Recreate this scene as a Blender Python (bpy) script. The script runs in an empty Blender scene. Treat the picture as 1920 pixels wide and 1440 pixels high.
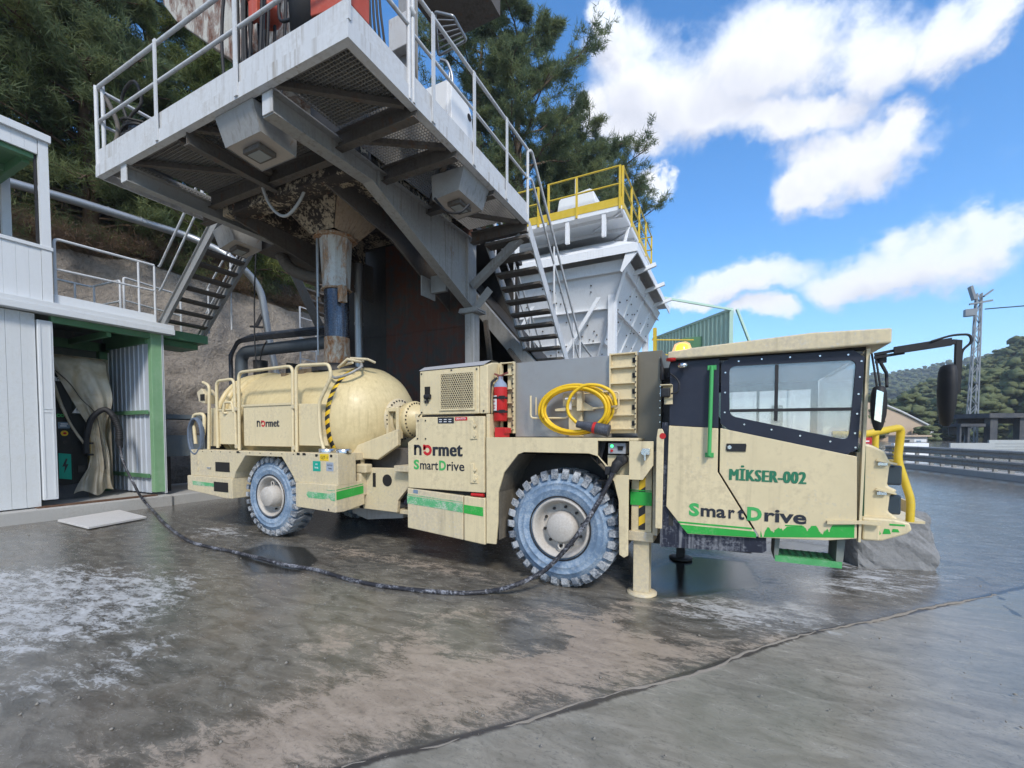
import bpy, bmesh, math, random
import numpy as np
from mathutils import Vector, Matrix
random.seed(7); np.random.seed(7)
SC = bpy.context.scene
COL = SC.collection
R = math.radians

# ---------------------------------------------------------------- camera
cam_d = bpy.data.cameras.new('camera'); cam = bpy.data.objects.new('camera', cam_d); COL.objects.link(cam)
cam_d.sensor_width = 36.0; cam_d.lens = 36.0*820/1920; cam_d.shift_y = 121/1920
cam_d.clip_start = 0.05; cam_d.clip_end = 6000
cam.location = (0, 0, 1.6); cam.rotation_euler = (R(88), 0, R(26.57))
SC.camera = cam

# ---------------------------------------------------------------- sky and sun
SUN_DIR = Vector((0.54, -0.66, 0.80)).normalized()
world = bpy.data.worlds.new('World'); SC.world = world; world.use_nodes = True
nt = world.node_tree; nt.nodes.clear(); N = nt.nodes.new; L = nt.links.new
wout = N('ShaderNodeOutputWorld')
sky = N('ShaderNodeTexSky'); sky.sky_type = 'NISHITA'; sky.sun_disc = False
sky.sun_elevation = math.asin(SUN_DIR.z); sky.sun_rotation = math.atan2(SUN_DIR.x, SUN_DIR.y)
sky.altitude = 300; sky.air_density = 1.0; sky.dust_density = 0.05; sky.ozone_density = 3.0
SKY_STR = 0.135
bg = N('ShaderNodeBackground'); bg.inputs[1].default_value = SKY_STR
hs = N('ShaderNodeHueSaturation'); hs.inputs['Saturation'].default_value = 1.26; hs.inputs['Value'].default_value = 1.0
L(sky.outputs[0], hs.inputs['Color']); L(hs.outputs[0], bg.inputs[0])
tc = N('ShaderNodeTexCoord'); sep = N('ShaderNodeSeparateXYZ'); L(tc.outputs['Generated'], sep.inputs[0])
def M(op, a, b=None, c=None, clamp=False):
    n = N('ShaderNodeMath'); n.operation = op; n.use_clamp = clamp
    for i, v in enumerate((a, b, c)):
        if v is None: continue
        if isinstance(v, (int, float)): n.inputs[i].default_value = v
        else: L(v, n.inputs[i])
    return n.outputs[0]
az = M('ARCTAN2', sep.outputs[0], sep.outputs[1]); el = M('ARCSINE', sep.outputs[2])
cmb = N('ShaderNodeCombineXYZ'); L(az, cmb.inputs[0]); L(el, cmb.inputs[1])
def wnoise(scale, detail, rough, dist=0.0, off=(0,0,0), stretch=(1,1,1)):
    mp = N('ShaderNodeMapping'); mp.inputs['Location'].default_value = off; mp.inputs['Scale'].default_value = stretch
    L(tc.outputs['Generated'], mp.inputs[0])
    n = N('ShaderNodeTexNoise'); n.inputs['Scale'].default_value = scale; n.inputs['Detail'].default_value = detail
    n.inputs['Roughness'].default_value = rough; n.inputs['Distortion'].default_value = dist
    L(mp.outputs[0], n.inputs['Vector']); return n.outputs[0]
nbig = wnoise(3.6, 9, 0.58, 0.35, stretch=(1, 1, 1.5)); nfine = wnoise(11, 8, 0.62, 0.5)
# cumulus banks: (azimuth, elevation, half width, half height, tilt)
CLOUDS = [(-0.154,0.628,0.205,0.090,-0.15), (-0.287,0.610,0.101,0.049,-0.37), (0.053,0.626,0.186,0.075,-0.13), (-0.050,0.587,0.202,0.055,-0.19), (0.107,0.538,0.125,0.042,-0.13), (0.213,0.587,0.114,0.069,-0.05), (0.311,0.571,0.072,0.054,0.12), (0.362,0.570,0.056,0.041,0.11), (0.188,0.459,0.133,0.071,0.11), (0.258,0.479,0.056,0.046,0.02), (0.126,0.442,0.068,0.045,0.19), (0.276,0.287,0.155,0.049,0.02), (0.360,0.295,0.065,0.038,-0.06), (0.193,0.272,0.097,0.036,-0.03), (-0.005,0.291,0.123,0.034,0.08), (0.043,0.230,0.073,0.026,0.03), (-0.075,0.274,0.062,0.020,-0.11), (-0.160,0.483,0.046,0.023,-0.60), (-0.208,0.574,0.101,0.040,-0.12), (-0.254,0.715,0.060,0.033,-0.52), 
          (.75, .45, .28, .16, .1), (1.3, .33, .35, .12, .1), (1.95, .5, .5, .2, 0), (2.7, .4, .5, .2, 0), (-2.6, .5, .5, .2, .1), (-2.0, .3, .3, .10, 0),
          (.6, 1.05, .7, .14, 0), (2.2, 1.0, .9, .2, 0), (3.1, .8, .5, .2, 0), (-3.1, .7, .5, .2, 0)]
def wcol(scale, detail, rough):
    n = N('ShaderNodeTexNoise'); n.inputs['Scale'].default_value = scale; n.inputs['Detail'].default_value = detail; n.inputs['Roughness'].default_value = rough
    L(tc.outputs['Generated'], n.inputs['Vector']); return n.outputs['Color']
wsub = N('ShaderNodeVectorMath'); wsub.operation = 'SUBTRACT'; L(wcol(5.5, 9, 0.62), wsub.inputs[0]); wsub.inputs[1].default_value = (.5, .5, .5)
wscl = N('ShaderNodeVectorMath'); wscl.operation = 'MULTIPLY'; L(wsub.outputs[0], wscl.inputs[0]); wscl.inputs[1].default_value = (.26, .17, 0)
wadd = N('ShaderNodeVectorMath'); wadd.operation = 'ADD'; L(cmb.outputs[0], wadd.inputs[0]); L(wscl.outputs[0], wadd.inputs[1])
wup = N('ShaderNodeVectorMath'); wup.operation = 'ADD'; L(wadd.outputs[0], wup.inputs[0]); wup.inputs[1].default_value = (0.015, .045, 0)
def field(src):
  best = None
  for (a, e, rx, ry, t) in CLOUDS:
    mp = N('ShaderNodeMapping'); mp.vector_type = 'TEXTURE'
    mp.inputs['Location'].default_value = (a, e, 0); mp.inputs['Rotation'].default_value = (0, 0, t); mp.inputs['Scale'].default_value = (rx, ry, 1)
    L(src, mp.inputs[0])
    ln = N('ShaderNodeVectorMath'); ln.operation = 'LENGTH'; L(mp.outputs[0], ln.inputs[0])
    v = M('SUBTRACT', 1.0, ln.outputs['Value'])
    best = v if best is None else M('SMOOTH_MAX', best, v, 0.15)
  return best
best = field(wadd.outputs[0]); above = field(wup.outputs[0])
dens = M('ADD', best, M('MULTIPLY', M('SUBTRACT', nbig, 0.5), 1.2))
dens = M('ADD', dens, M('MULTIPLY', M('SUBTRACT', nfine, 0.5), 1.0))
mr = N('ShaderNodeMapRange'); mr.interpolation_type = 'SMOOTHSTEP'; L(dens, mr.inputs[0])
mr.inputs['From Min'].default_value = -0.12; mr.inputs['From Max'].default_value = 0.55
cmask = M('MULTIPLY', mr.outputs[0], 0.985)
thick = N('ShaderNodeMapRange'); L(M('ADD', above, M('MULTIPLY', M('SUBTRACT', nfine, 0.5), 0.9)), thick.inputs[0])
thick.inputs['From Min'].default_value = -0.25; thick.inputs['From Max'].default_value = 1.0
crm = N('ShaderNodeValToRGB'); L(thick.outputs[0], crm.inputs[0])
crm.color_ramp.elements[0].color = (0.52, 0.56, 0.63, 1); crm.color_ramp.elements[1].color = (0.38, 0.395, 0.45, 1)
e_ = crm.color_ramp.elements.new(0.4); e_.color = (0.54, 0.545, 0.555, 1)
e_ = crm.color_ramp.elements.new(0.72); e_.color = (0.455, 0.465, 0.505, 1)
bgc = N('ShaderNodeBackground'); L(crm.outputs[0], bgc.inputs[0]); bgc.inputs[1].default_value = 1.0
mixs = N('ShaderNodeMixShader'); L(cmask, mixs.inputs[0]); L(bg.outputs[0], mixs.inputs[1]); L(bgc.outputs[0], mixs.inputs[2])
L(mixs.outputs[0], wout.inputs['Surface'])

sun_d = bpy.data.lights.new('sun', 'SUN'); sun_d.energy = 1.7; sun_d.angle = R(11); sun_d.color = (1.0, 0.95, 0.87)
sun = bpy.data.objects.new('sun', sun_d); COL.objects.link(sun); sun.location = SUN_DIR*60
sun.rotation_euler = (-SUN_DIR).to_track_quat('-Z', 'Y').to_euler()

vs = SC.view_settings; vs.view_transform = 'Standard'; vs.look = 'None'; vs.gamma = 1.0; vs.use_curve_mapping = False
vs.exposure = 1.06
SC.cycles.max_bounces = 7; SC.cycles.diffuse_bounces = 3; SC.cycles.glossy_bounces = 3; SC.cycles.transparent_max_bounces = 12
SC.cycles.use_denoising = True

# ---------------------------------------------------------------- materials
MATS = {}
def newmat(name):
    m = bpy.data.materials.new(name); m.use_nodes = True; nt = m.node_tree
    return m, nt, nt.nodes['Principled BSDF'], nt.nodes['Material Output']
def nd(nt, t, **kw):
    n = nt.nodes.new('ShaderNode'+t)
    for k, v in kw.items():
        if k in n.inputs: n.inputs[k].default_value = v
        else: setattr(n, k, v)
    return n
def ramp(nt, src, stops):
    r = nt.nodes.new('ShaderNodeValToRGB'); nt.links.new(src, r.inputs[0]); els = r.color_ramp.elements
    while len(els) < len(stops): els.new(0.5)
    for e, (p, c) in zip(els, stops):
        e.position = p; e.color = (c, c, c, 1) if isinstance(c, (int, float)) else (*c, 1)
    return r.outputs[0]
def mixc(nt, f, a, b):
    n = nt.nodes.new('ShaderNodeMix'); n.data_type = 'RGBA'
    for i, v in ((0, f), (6, a), (7, b)):
        if isinstance(v, (int, float)): n.inputs[i].default_value = v
        elif isinstance(v, tuple): n.inputs[i].default_value = (*v, 1)
        else: nt.links.new(v, n.inputs[i])
    return n.outputs[2]
def ocoord(nt, scale=(1, 1, 1), loc=(0, 0, 0)):
    t = nt.nodes.new('ShaderNodeTexCoord'); mp = nt.nodes.new('ShaderNodeMapping')
    mp.inputs['Scale'].default_value = scale; mp.inputs['Location'].default_value = loc
    nt.links.new(t.outputs['Object'], mp.inputs[0]); return mp.outputs[0]
def noise(nt, vec, scale, detail=4, rough=0.55, dist=0.0):
    n = nd(nt, 'TexNoise', Scale=scale, Detail=detail, Roughness=rough, Distortion=dist); nt.links.new(vec, n.inputs['Vector']); return n.outputs[0]
def bump(nt, bsdf, h, strength, dist=0.02):
    b = nd(nt, 'Bump', Strength=strength, Distance=dist); nt.links.new(h, b.inputs['Height']); nt.links.new(b.outputs[0], bsdf.inputs['Normal'])

def paint(name, col, rough=0.45, metal=0.0, dirt=(0.30, 0.26, 0.20), amt=0.35, sc=2.2, streak=0.3, streak_col=None, rust=0.0, rust_col=(0.16, 0.06, 0.025), bmp=0.06, vary=0.10, lo=0.48, hi=0.75, spec=0.4, splat=0.0, splat_col=(0.46, 0.44, 0.40)):
    """weathered paint: broad tone drift, blotches of dust, run marks down the face, optional rust patches"""
    m, nt, b, o = newmat(name); lk = nt.links.new
    v = ocoord(nt); n1 = noise(nt, v, sc, 6, 0.6, 0.3); n2 = noise(nt, v, sc*9, 5, 0.65)
    c = mixc(nt, ramp(nt, n1, [(0.3, 0.0), (0.7, 1.0)]), tuple(x*(1-vary) for x in col), tuple(min(1, x*(1+vary*0.6)) for x in col))
    k = nd(nt, 'Math', operation='MULTIPLY'); lk(n1, k.inputs[0]); lk(n2, k.inputs[1])
    sq = nd(nt, 'Math', operation='POWER'); lk(k.outputs[0], sq.inputs[0]); sq.inputs[1].default_value = 0.5
    f = ramp(nt, sq.outputs[0], [(lo, 0.0), (hi, amt)]); c = mixc(nt, f, c, dirt)
    if streak:
        s = noise(nt, ocoord(nt, (11, 11, 0.55)), 1.6, 5, 0.6); s2 = noise(nt, v, 1.3, 3)
        q = nd(nt, 'Math', operation='MULTIPLY'); lk(ramp(nt, s, [(0.5, 0.0), (0.72, 1.0)]), q.inputs[0]); lk(ramp(nt, s2, [(0.4, 0.0), (0.65, streak)]), q.inputs[1])
        c = mixc(nt, q.outputs[0], c, streak_col or dirt)
    if rust:
        rn = noise(nt, ocoord(nt, (1, 1, .38), (3, 5, 1)), sc*2.6, 12, 0.74, 0.5); th = 0.70-0.3*rust
        rc = mixc(nt, ramp(nt, n2, [(0.4, 0.0), (0.65, 1.0)]), rust_col, tuple(min(1, x*2.1) for x in rust_col))
        c = mixc(nt, ramp(nt, rn, [(th-.03, 0.0), (th+0.03, 0.55), (th+.14, 1.0)]), c, rc)
    if splat:                                        # dried cement spatter
        s1 = noise(nt, v, 38, 3, 0.5, 0.3); s2 = noise(nt, ocoord(nt, loc=(9, 2, 4)), 1.7, 4, 0.6); q = nd(nt, 'Math', operation='MULTIPLY')
        lk(ramp(nt, s1, [(0.62, 0.0), (0.66, 1.0)]), q.inputs[0]); lk(ramp(nt, s2, [(0.42, 0.0), (0.62, splat)]), q.inputs[1]); c = mixc(nt, q.outputs[0], c, splat_col)
    lk(c, b.inputs['Base Color']); b.inputs['Metallic'].default_value = metal; b.inputs['Specular IOR Level'].default_value = spec
    rr = nd(nt, 'MapRange'); lk(n2, rr.inputs[0]); rr.inputs['To Min'].default_value = max(0.05, rough-0.12); rr.inputs['To Max'].default_value = min(1, rough+0.18)
    lk(rr.outputs[0], b.inputs['Roughness'])
    if bmp: bump(nt, b, n2, bmp, 0.01)
    MATS[name] = m; return m
def plain(name, col, rough=0.5, metal=0.0, emit=None, es=1.0):
    m, nt, b, o = newmat(name); b.inputs['Base Color'].default_value = (*col, 1); b.inputs['Roughness'].default_value = rough; b.inputs['Metallic'].default_value = metal
    if emit: b.inputs['Emission Color'].default_value = (*emit, 1); b.inputs['Emission Strength'].default_value = es
    MATS[name] = m; return m

CREAM = paint('cream_paint', (0.68, 0.57, 0.355), 0.40, amt=0.5, dirt=(0.44, 0.36, 0.235), streak=0.5, streak_col=(0.33, 0.27, 0.18), sc=2.4, vary=0.10, lo=0.50, hi=0.63, splat=0.55, splat_col=(0.50, 0.46, 0.38))
CREAM_D = paint('dusty_cream_paint', (0.64, 0.54, 0.345), 0.55, amt=0.7, dirt=(0.44, 0.38, 0.29), streak=0.6, streak_col=(0.30, 0.25, 0.18), sc=3.0, lo=0.44, hi=0.60, splat=0.9, splat_col=(0.50, 0.48, 0.44))
TANK = paint('tank_cream_paint', (0.66, 0.54, 0.30), 0.40, amt=0.45, dirt=(0.36, 0.27, 0.13), streak=0.5, sc=1.5, vary=0.1, lo=0.45)
STEELGREY = paint('brushed_grey_steel', (0.36, 0.345, 0.33), 0.38, 0.55, amt=0.3, dirt=(0.22, 0.2, 0.19), streak=0.2, sc=1.2)
NAVY = paint('dark_navy_paint', (0.016, 0.019, 0.034), 0.42, amt=0.10, dirt=(0.12, 0.12, 0.13), streak=0.0, vary=0.15, bmp=0.02)
NAVY_D = paint('scuffed_navy_paint', (0.016, 0.019, 0.034), 0.5, amt=0.5, dirt=(0.33, 0.34, 0.37), streak=0.75, streak_col=(0.45, 0.46, 0.48), sc=4, lo=0.5, hi=0.62)
BLACK = paint('black_rubber', (0.018, 0.018, 0.02), 0.6, amt=0.2, dirt=(0.12, 0.11, 0.10), streak=0, sc=5)
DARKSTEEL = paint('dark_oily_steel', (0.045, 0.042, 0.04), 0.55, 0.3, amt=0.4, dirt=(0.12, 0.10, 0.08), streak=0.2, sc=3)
GREEN_S = paint('green_stripe_film', (0.03, 0.36, 0.055), 0.4, amt=0.12, dirt=(0.55, 0.50, 0.38), streak=0.0, sc=6, lo=0.55, hi=0.6)
GREEN_W = paint('worn_green_stripe', (0.10, 0.40, 0.17), 0.5, amt=0.75, dirt=(0.55, 0.52, 0.45), streak=0.2, sc=7, lo=0.48, hi=0.58)
GREEN_TXT = plain('green_lettering', (0.02, 0.17, 0.085), 0.45)
GREEN_L = plain('leaf_green_lettering', (0.05, 0.38, 0.10), 0.45)
RED_L = plain('red_lettering', (0.50, 0.012, 0.02), 0.45)
INK = plain('black_lettering', (0.018, 0.02, 0.028), 0.45)
WHITE_L = plain('white_lettering', (0.75, 0.75, 0.75), 0.5)
GREEN_B = plain('green_bar_paint', (0.06, 0.36, 0.10), 0.38)
YELLOW = paint('yellow_rail_paint', (0.66, 0.46, 0.03), 0.42, amt=0.25, dirt=(0.45, 0.42, 0.34), streak=0.1, sc=5)
YELLOW_C = paint('yellow_cable_sheath', (0.80, 0.50, 0.015), 0.38, amt=0.12, dirt=(0.35, 0.22, 0.04), streak=0, sc=9)
RED = paint('red_paint', (0.50, 0.018, 0.018), 0.35, amt=0.15, dirt=(0.3, 0.1, 0.08), streak=0.1, sc=6)
REDO = paint('faded_red_paint', (0.46, 0.075, 0.04), 0.5, amt=0.45, dirt=(0.42, 0.25, 0.2), streak=0.3, sc=4)
WHITE = paint('white_steel_paint', (0.81, 0.82, 0.83), 0.45, amt=0.16, dirt=(0.42, 0.40, 0.37), streak=0.35, streak_col=(0.45, 0.42, 0.38), sc=1.4, vary=0.05)
CLAD = paint('white_cladding', (0.66, 0.68, 0.695), 0.4, amt=0.22, dirt=(0.45, 0.46, 0.44), streak=0.18, sc=1.3, vary=0.04)
CLAD_D = paint('dirty_white_cladding', (0.64, 0.66, 0.67), 0.45, amt=0.4, dirt=(0.40, 0.38, 0.31), streak=0.3, sc=2.5, vary=0.05)
GALV = paint('grey_painted_steel', (0.33, 0.33, 0.322), 0.48, 0.1, amt=0.5, dirt=(0.17, 0.15, 0.125), streak=0.8, streak_col=(0.13, 0.105, 0.08), sc=2.4, rust=0.2, rust_col=(0.17, 0.10, 0.06))
GALV_L = paint('light_platform_steel', (0.58, 0.59, 0.60), 0.5, amt=0.5, dirt=(0.30, 0.27, 0.23), streak=0.85, streak_col=(0.26, 0.22, 0.17), sc=2.4, vary=0.08, rust=0.06)
ZINC = paint('zinc_pipe', (0.40, 0.41, 0.42), 0.42, 0.75, amt=0.5, dirt=(0.3, 0.29, 0.27), streak=0.2, sc=4)
GRIME = paint('grimy_steel', (0.125, 0.112, 0.098), 0.75, 0.1, amt=0.8, dirt=(0.035, 0.028, 0.024), streak=0.5, streak_col=(0.04, 0.03, 0.025), sc=3, rust=0.35, rust_col=(0.10, 0.05, 0.028))
CRUST = paint('cement_crusted_steel', (0.040, 0.032, 0.027), 0.9, amt=0.95, dirt=(0.42, 0.35, 0.25), streak=0.0, sc=2.2, lo=0.50, hi=0.56, bmp=0.5, rust=0.3, rust_col=(0.11, 0.045, 0.022))
RUSTW = paint('rusty_white_steel', (0.50, 0.48, 0.43), 0.6, amt=0.5, dirt=(0.25, 0.2, 0.15), streak=0.4, sc=2, rust=0.75, rust_col=(0.09, 0.035, 0.018))
RUSTWALL = paint('rusty_plate', (0.060, 0.056, 0.052), 0.7, 0.1, amt=0.9, dirt=(0.115, 0.042, 0.025), streak=0.6, streak_col=(0.12, 0.10, 0.085), sc=0.75, lo=0.44, hi=0.56)  # rusty plate, base colour darkened to carry the shade below the platform
GREENST = paint('green_steel_paint', (0.10, 0.24, 0.12), 0.45, amt=0.3, dirt=(0.3, 0.33, 0.27), streak=0.25, sc=2.5)
GREENLT = paint('pale_green_steel', (0.22, 0.40, 0.22), 0.45, amt=0.3, dirt=(0.42, 0.46, 0.38), streak=0.25, sc=2.5)
GREENCLAD = paint('green_cladding', (0.48, 0.66, 0.54), 0.45, amt=0.15, dirt=(0.3, 0.4, 0.32), streak=0.2, sc=1.0, vary=0.06)
CONCRETE = paint('kerb_concrete', (0.42, 0.41, 0.39), 0.85, amt=0.6, dirt=(0.25, 0.23, 0.2), streak=0.3, sc=2.5, bmp=0.3)
BLUEPIPE = paint('dark_blue_hose', (0.058, 0.066, 0.085), 0.24, 0.75, amt=0.3, dirt=(0.05, 0.055, 0.07), streak=0.9, streak_col=(0.45, 0.47, 0.52), sc=3)  # pale vertical streaks paint the bright highlights on the shiny pipe
CRUSTPIPE = paint('rusty_crusted_pipe', (0.50, 0.46, 0.38), 0.85, amt=0.8, dirt=(0.24, 0.14, 0.07), streak=0.4, sc=4, rust=0.85, rust_col=(0.19, 0.085, 0.03), bmp=0.5)
OCTA = paint('stained_white_chute', (0.56, 0.57, 0.55), 0.6, amt=0.55, dirt=(0.30, 0.19, 0.10), streak=0.8, streak_col=(0.28, 0.17, 0.09), sc=2.0, rust=0.66, rust_col=(0.22, 0.115, 0.05))
WOODY = paint('stained_ribbed_chute', (0.42, 0.33, 0.24), 0.8, amt=0.5, dirt=(0.14, 0.11, 0.08), streak=0.9, streak_col=(0.10, 0.07, 0.05), sc=3, rust=0.3)
CHROME = plain('bare_metal', (0.6, 0.6, 0.6), 0.25, 1.0)
DARK = plain('dark_recess', (0.012, 0.011, 0.01), 0.9)
HUB = paint('dusty_rim_paint', (0.52, 0.49, 0.45), 0.6, amt=0.6, dirt=(0.28, 0.23, 0.18), streak=0.1, sc=5, lo=0.42, hi=0.68)
TYRE = paint('dusty_blue_grey_tyre', (0.17, 0.25, 0.36), 0.85, amt=0.85, dirt=(0.38, 0.44, 0.50), streak=0.0, sc=5.5, lo=0.46, hi=0.62, bmp=0.2, vary=0.25, spec=0.2)
TREAD = paint('dusty_tread_rubber', (0.12, 0.14, 0.17), 0.9, amt=0.9, dirt=(0.46, 0.47, 0.48), streak=0.0, sc=6, lo=0.42, hi=0.56, bmp=0.3, spec=0.2)
STONE = paint('rough_concrete_block', (0.25, 0.25, 0.25), 0.95, amt=0.8, dirt=(0.13, 0.13, 0.135), streak=0.2, sc=3, bmp=0.9, lo=0.45, hi=0.7)
SLAB = paint('worn_white_board', (0.58, 0.56, 0.54), 0.7, amt=0.4, dirt=(0.35, 0.33, 0.3), streak=0, sc=4)
PLASTIC = paint('cloudy_plastic_sheet', (0.52, 0.49, 0.41), 0.35, amt=0.6, dirt=(0.33, 0.28, 0.2), streak=0.35, sc=2.5, lo=0.42, hi=0.7)
BARK = paint('pine_bark', (0.13, 0.085, 0.055), 0.95, amt=0.6, dirt=(0.05, 0.035, 0.028), streak=0.5, sc=3, bmp=0.6)
TAN = paint('sprayed_tan_concrete', (0.52, 0.40, 0.29), 0.95, amt=0.4, dirt=(0.35, 0.27, 0.2), streak=0.3, sc=0.15, bmp=0.3)
CARW = plain('white_car_paint', (0.72, 0.74, 0.76), 0.25)
BROWNPANEL = paint('brownish_grey_steel', (0.17, 0.155, 0.12), 0.5, 0.3, amt=0.2, streak=0.1, sc=2)
YPLAST = plain('yellow_plastic', (0.75, 0.52, 0.02), 0.4)
CARDBOARD = plain('yellow_board', (0.68, 0.53, 0.22), 0.7)
TEAL = plain('teal_sticker', (0.0, 0.33, 0.24), 0.45)
SCREEN = plain('blue_grey_display', (0.18, 0.25, 0.33), 0.2)
LED = plain('green_lamp', (0.02, 0.4, 0.08), 0.3, emit=(0.05, 1.0, 0.25), es=1.6)
AMBER = plain('amber_beacon', (0.8, 0.35, 0.02), 0.2, emit=(1.0, 0.42, 0.02), es=2.2)
MIRR = plain('mirror_face', (0.75, 0.78, 0.8), 0.04, 1.0)
LENS = plain('lamp_lens', (0.32, 0.34, 0.33), 0.15)

def glass(name, tint=(0.9, 0.95, 0.95), refl=0.12, haze=0.0, haze_col=(0.5, 0.55, 0.6)):
    m, nt, b, o = newmat(name); nt.nodes.remove(b); lk = nt.links.new
    t = nd(nt, 'BsdfTransparent'); t.inputs[0].default_value = (*tint, 1)
    g = nd(nt, 'BsdfGlossy'); g.inputs['Roughness'].default_value = 0.02
    lw = nd(nt, 'LayerWeight', Blend=0.25); mr = nd(nt, 'MapRange'); lk(lw.outputs['Facing'], mr.inputs[0])
    mr.inputs['To Min'].default_value = refl; mr.inputs['To Max'].default_value = 0.6
    mx = nd(nt, 'MixShader'); lk(mr.outputs[0], mx.inputs[0]); lk(t.outputs[0], mx.inputs[1]); lk(g.outputs[0], mx.inputs[2]); last = mx.outputs[0]
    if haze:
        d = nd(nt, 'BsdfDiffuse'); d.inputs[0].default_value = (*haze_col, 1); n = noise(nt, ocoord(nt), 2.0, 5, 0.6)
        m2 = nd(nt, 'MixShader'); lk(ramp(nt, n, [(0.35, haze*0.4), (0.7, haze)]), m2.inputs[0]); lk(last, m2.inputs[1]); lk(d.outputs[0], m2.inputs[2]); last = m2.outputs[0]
    lk(last, o.inputs['Surface']); MATS[name] = m; return m
GLASS = glass('cab_glass', (0.95, 0.97, 0.97), 0.12, 0.17, (0.70, 0.76, 0.80))  # pale diffuse film paints sky reflection into the pane
DARKGLASS = plain('dark_window_glass', (0.03, 0.04, 0.05), 0.08)

def hazard(name, scale, rot):
    m, nt, b, o = newmat(name); lk = nt.links.new
    t = nd(nt, 'TexCoord'); mp = nd(nt, 'Mapping'); mp.inputs['Rotation'].default_value = rot; lk(t.outputs['Object'], mp.inputs[0])
    sp = nd(nt, 'SeparateXYZ'); lk(mp.outputs[0], sp.inputs[0])
    a = nd(nt, 'Math', operation='MULTIPLY'); lk(sp.outputs[2], a.inputs[0]); a.inputs[1].default_value = scale
    f = nd(nt, 'Math', operation='FRACT'); lk(a.outputs[0], f.inputs[0])
    g = nd(nt, 'Math', operation='GREATER_THAN'); lk(f.outputs[0], g.inputs[0]); g.inputs[1].default_value = 0.5
    lk(mixc(nt, g.outputs[0], (0.02, 0.02, 0.02), (0.72, 0.46, 0.02)), b.inputs['Base Color']); b.inputs['Roughness'].default_value = 0.5
    MATS[name] = m; return m
HAZ_Z = hazard('hazard_tape', 7.0, (0, R(35), 0))
HAZ_T = hazard('hazard_band', 9.0, (0, R(30), 0))

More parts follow.
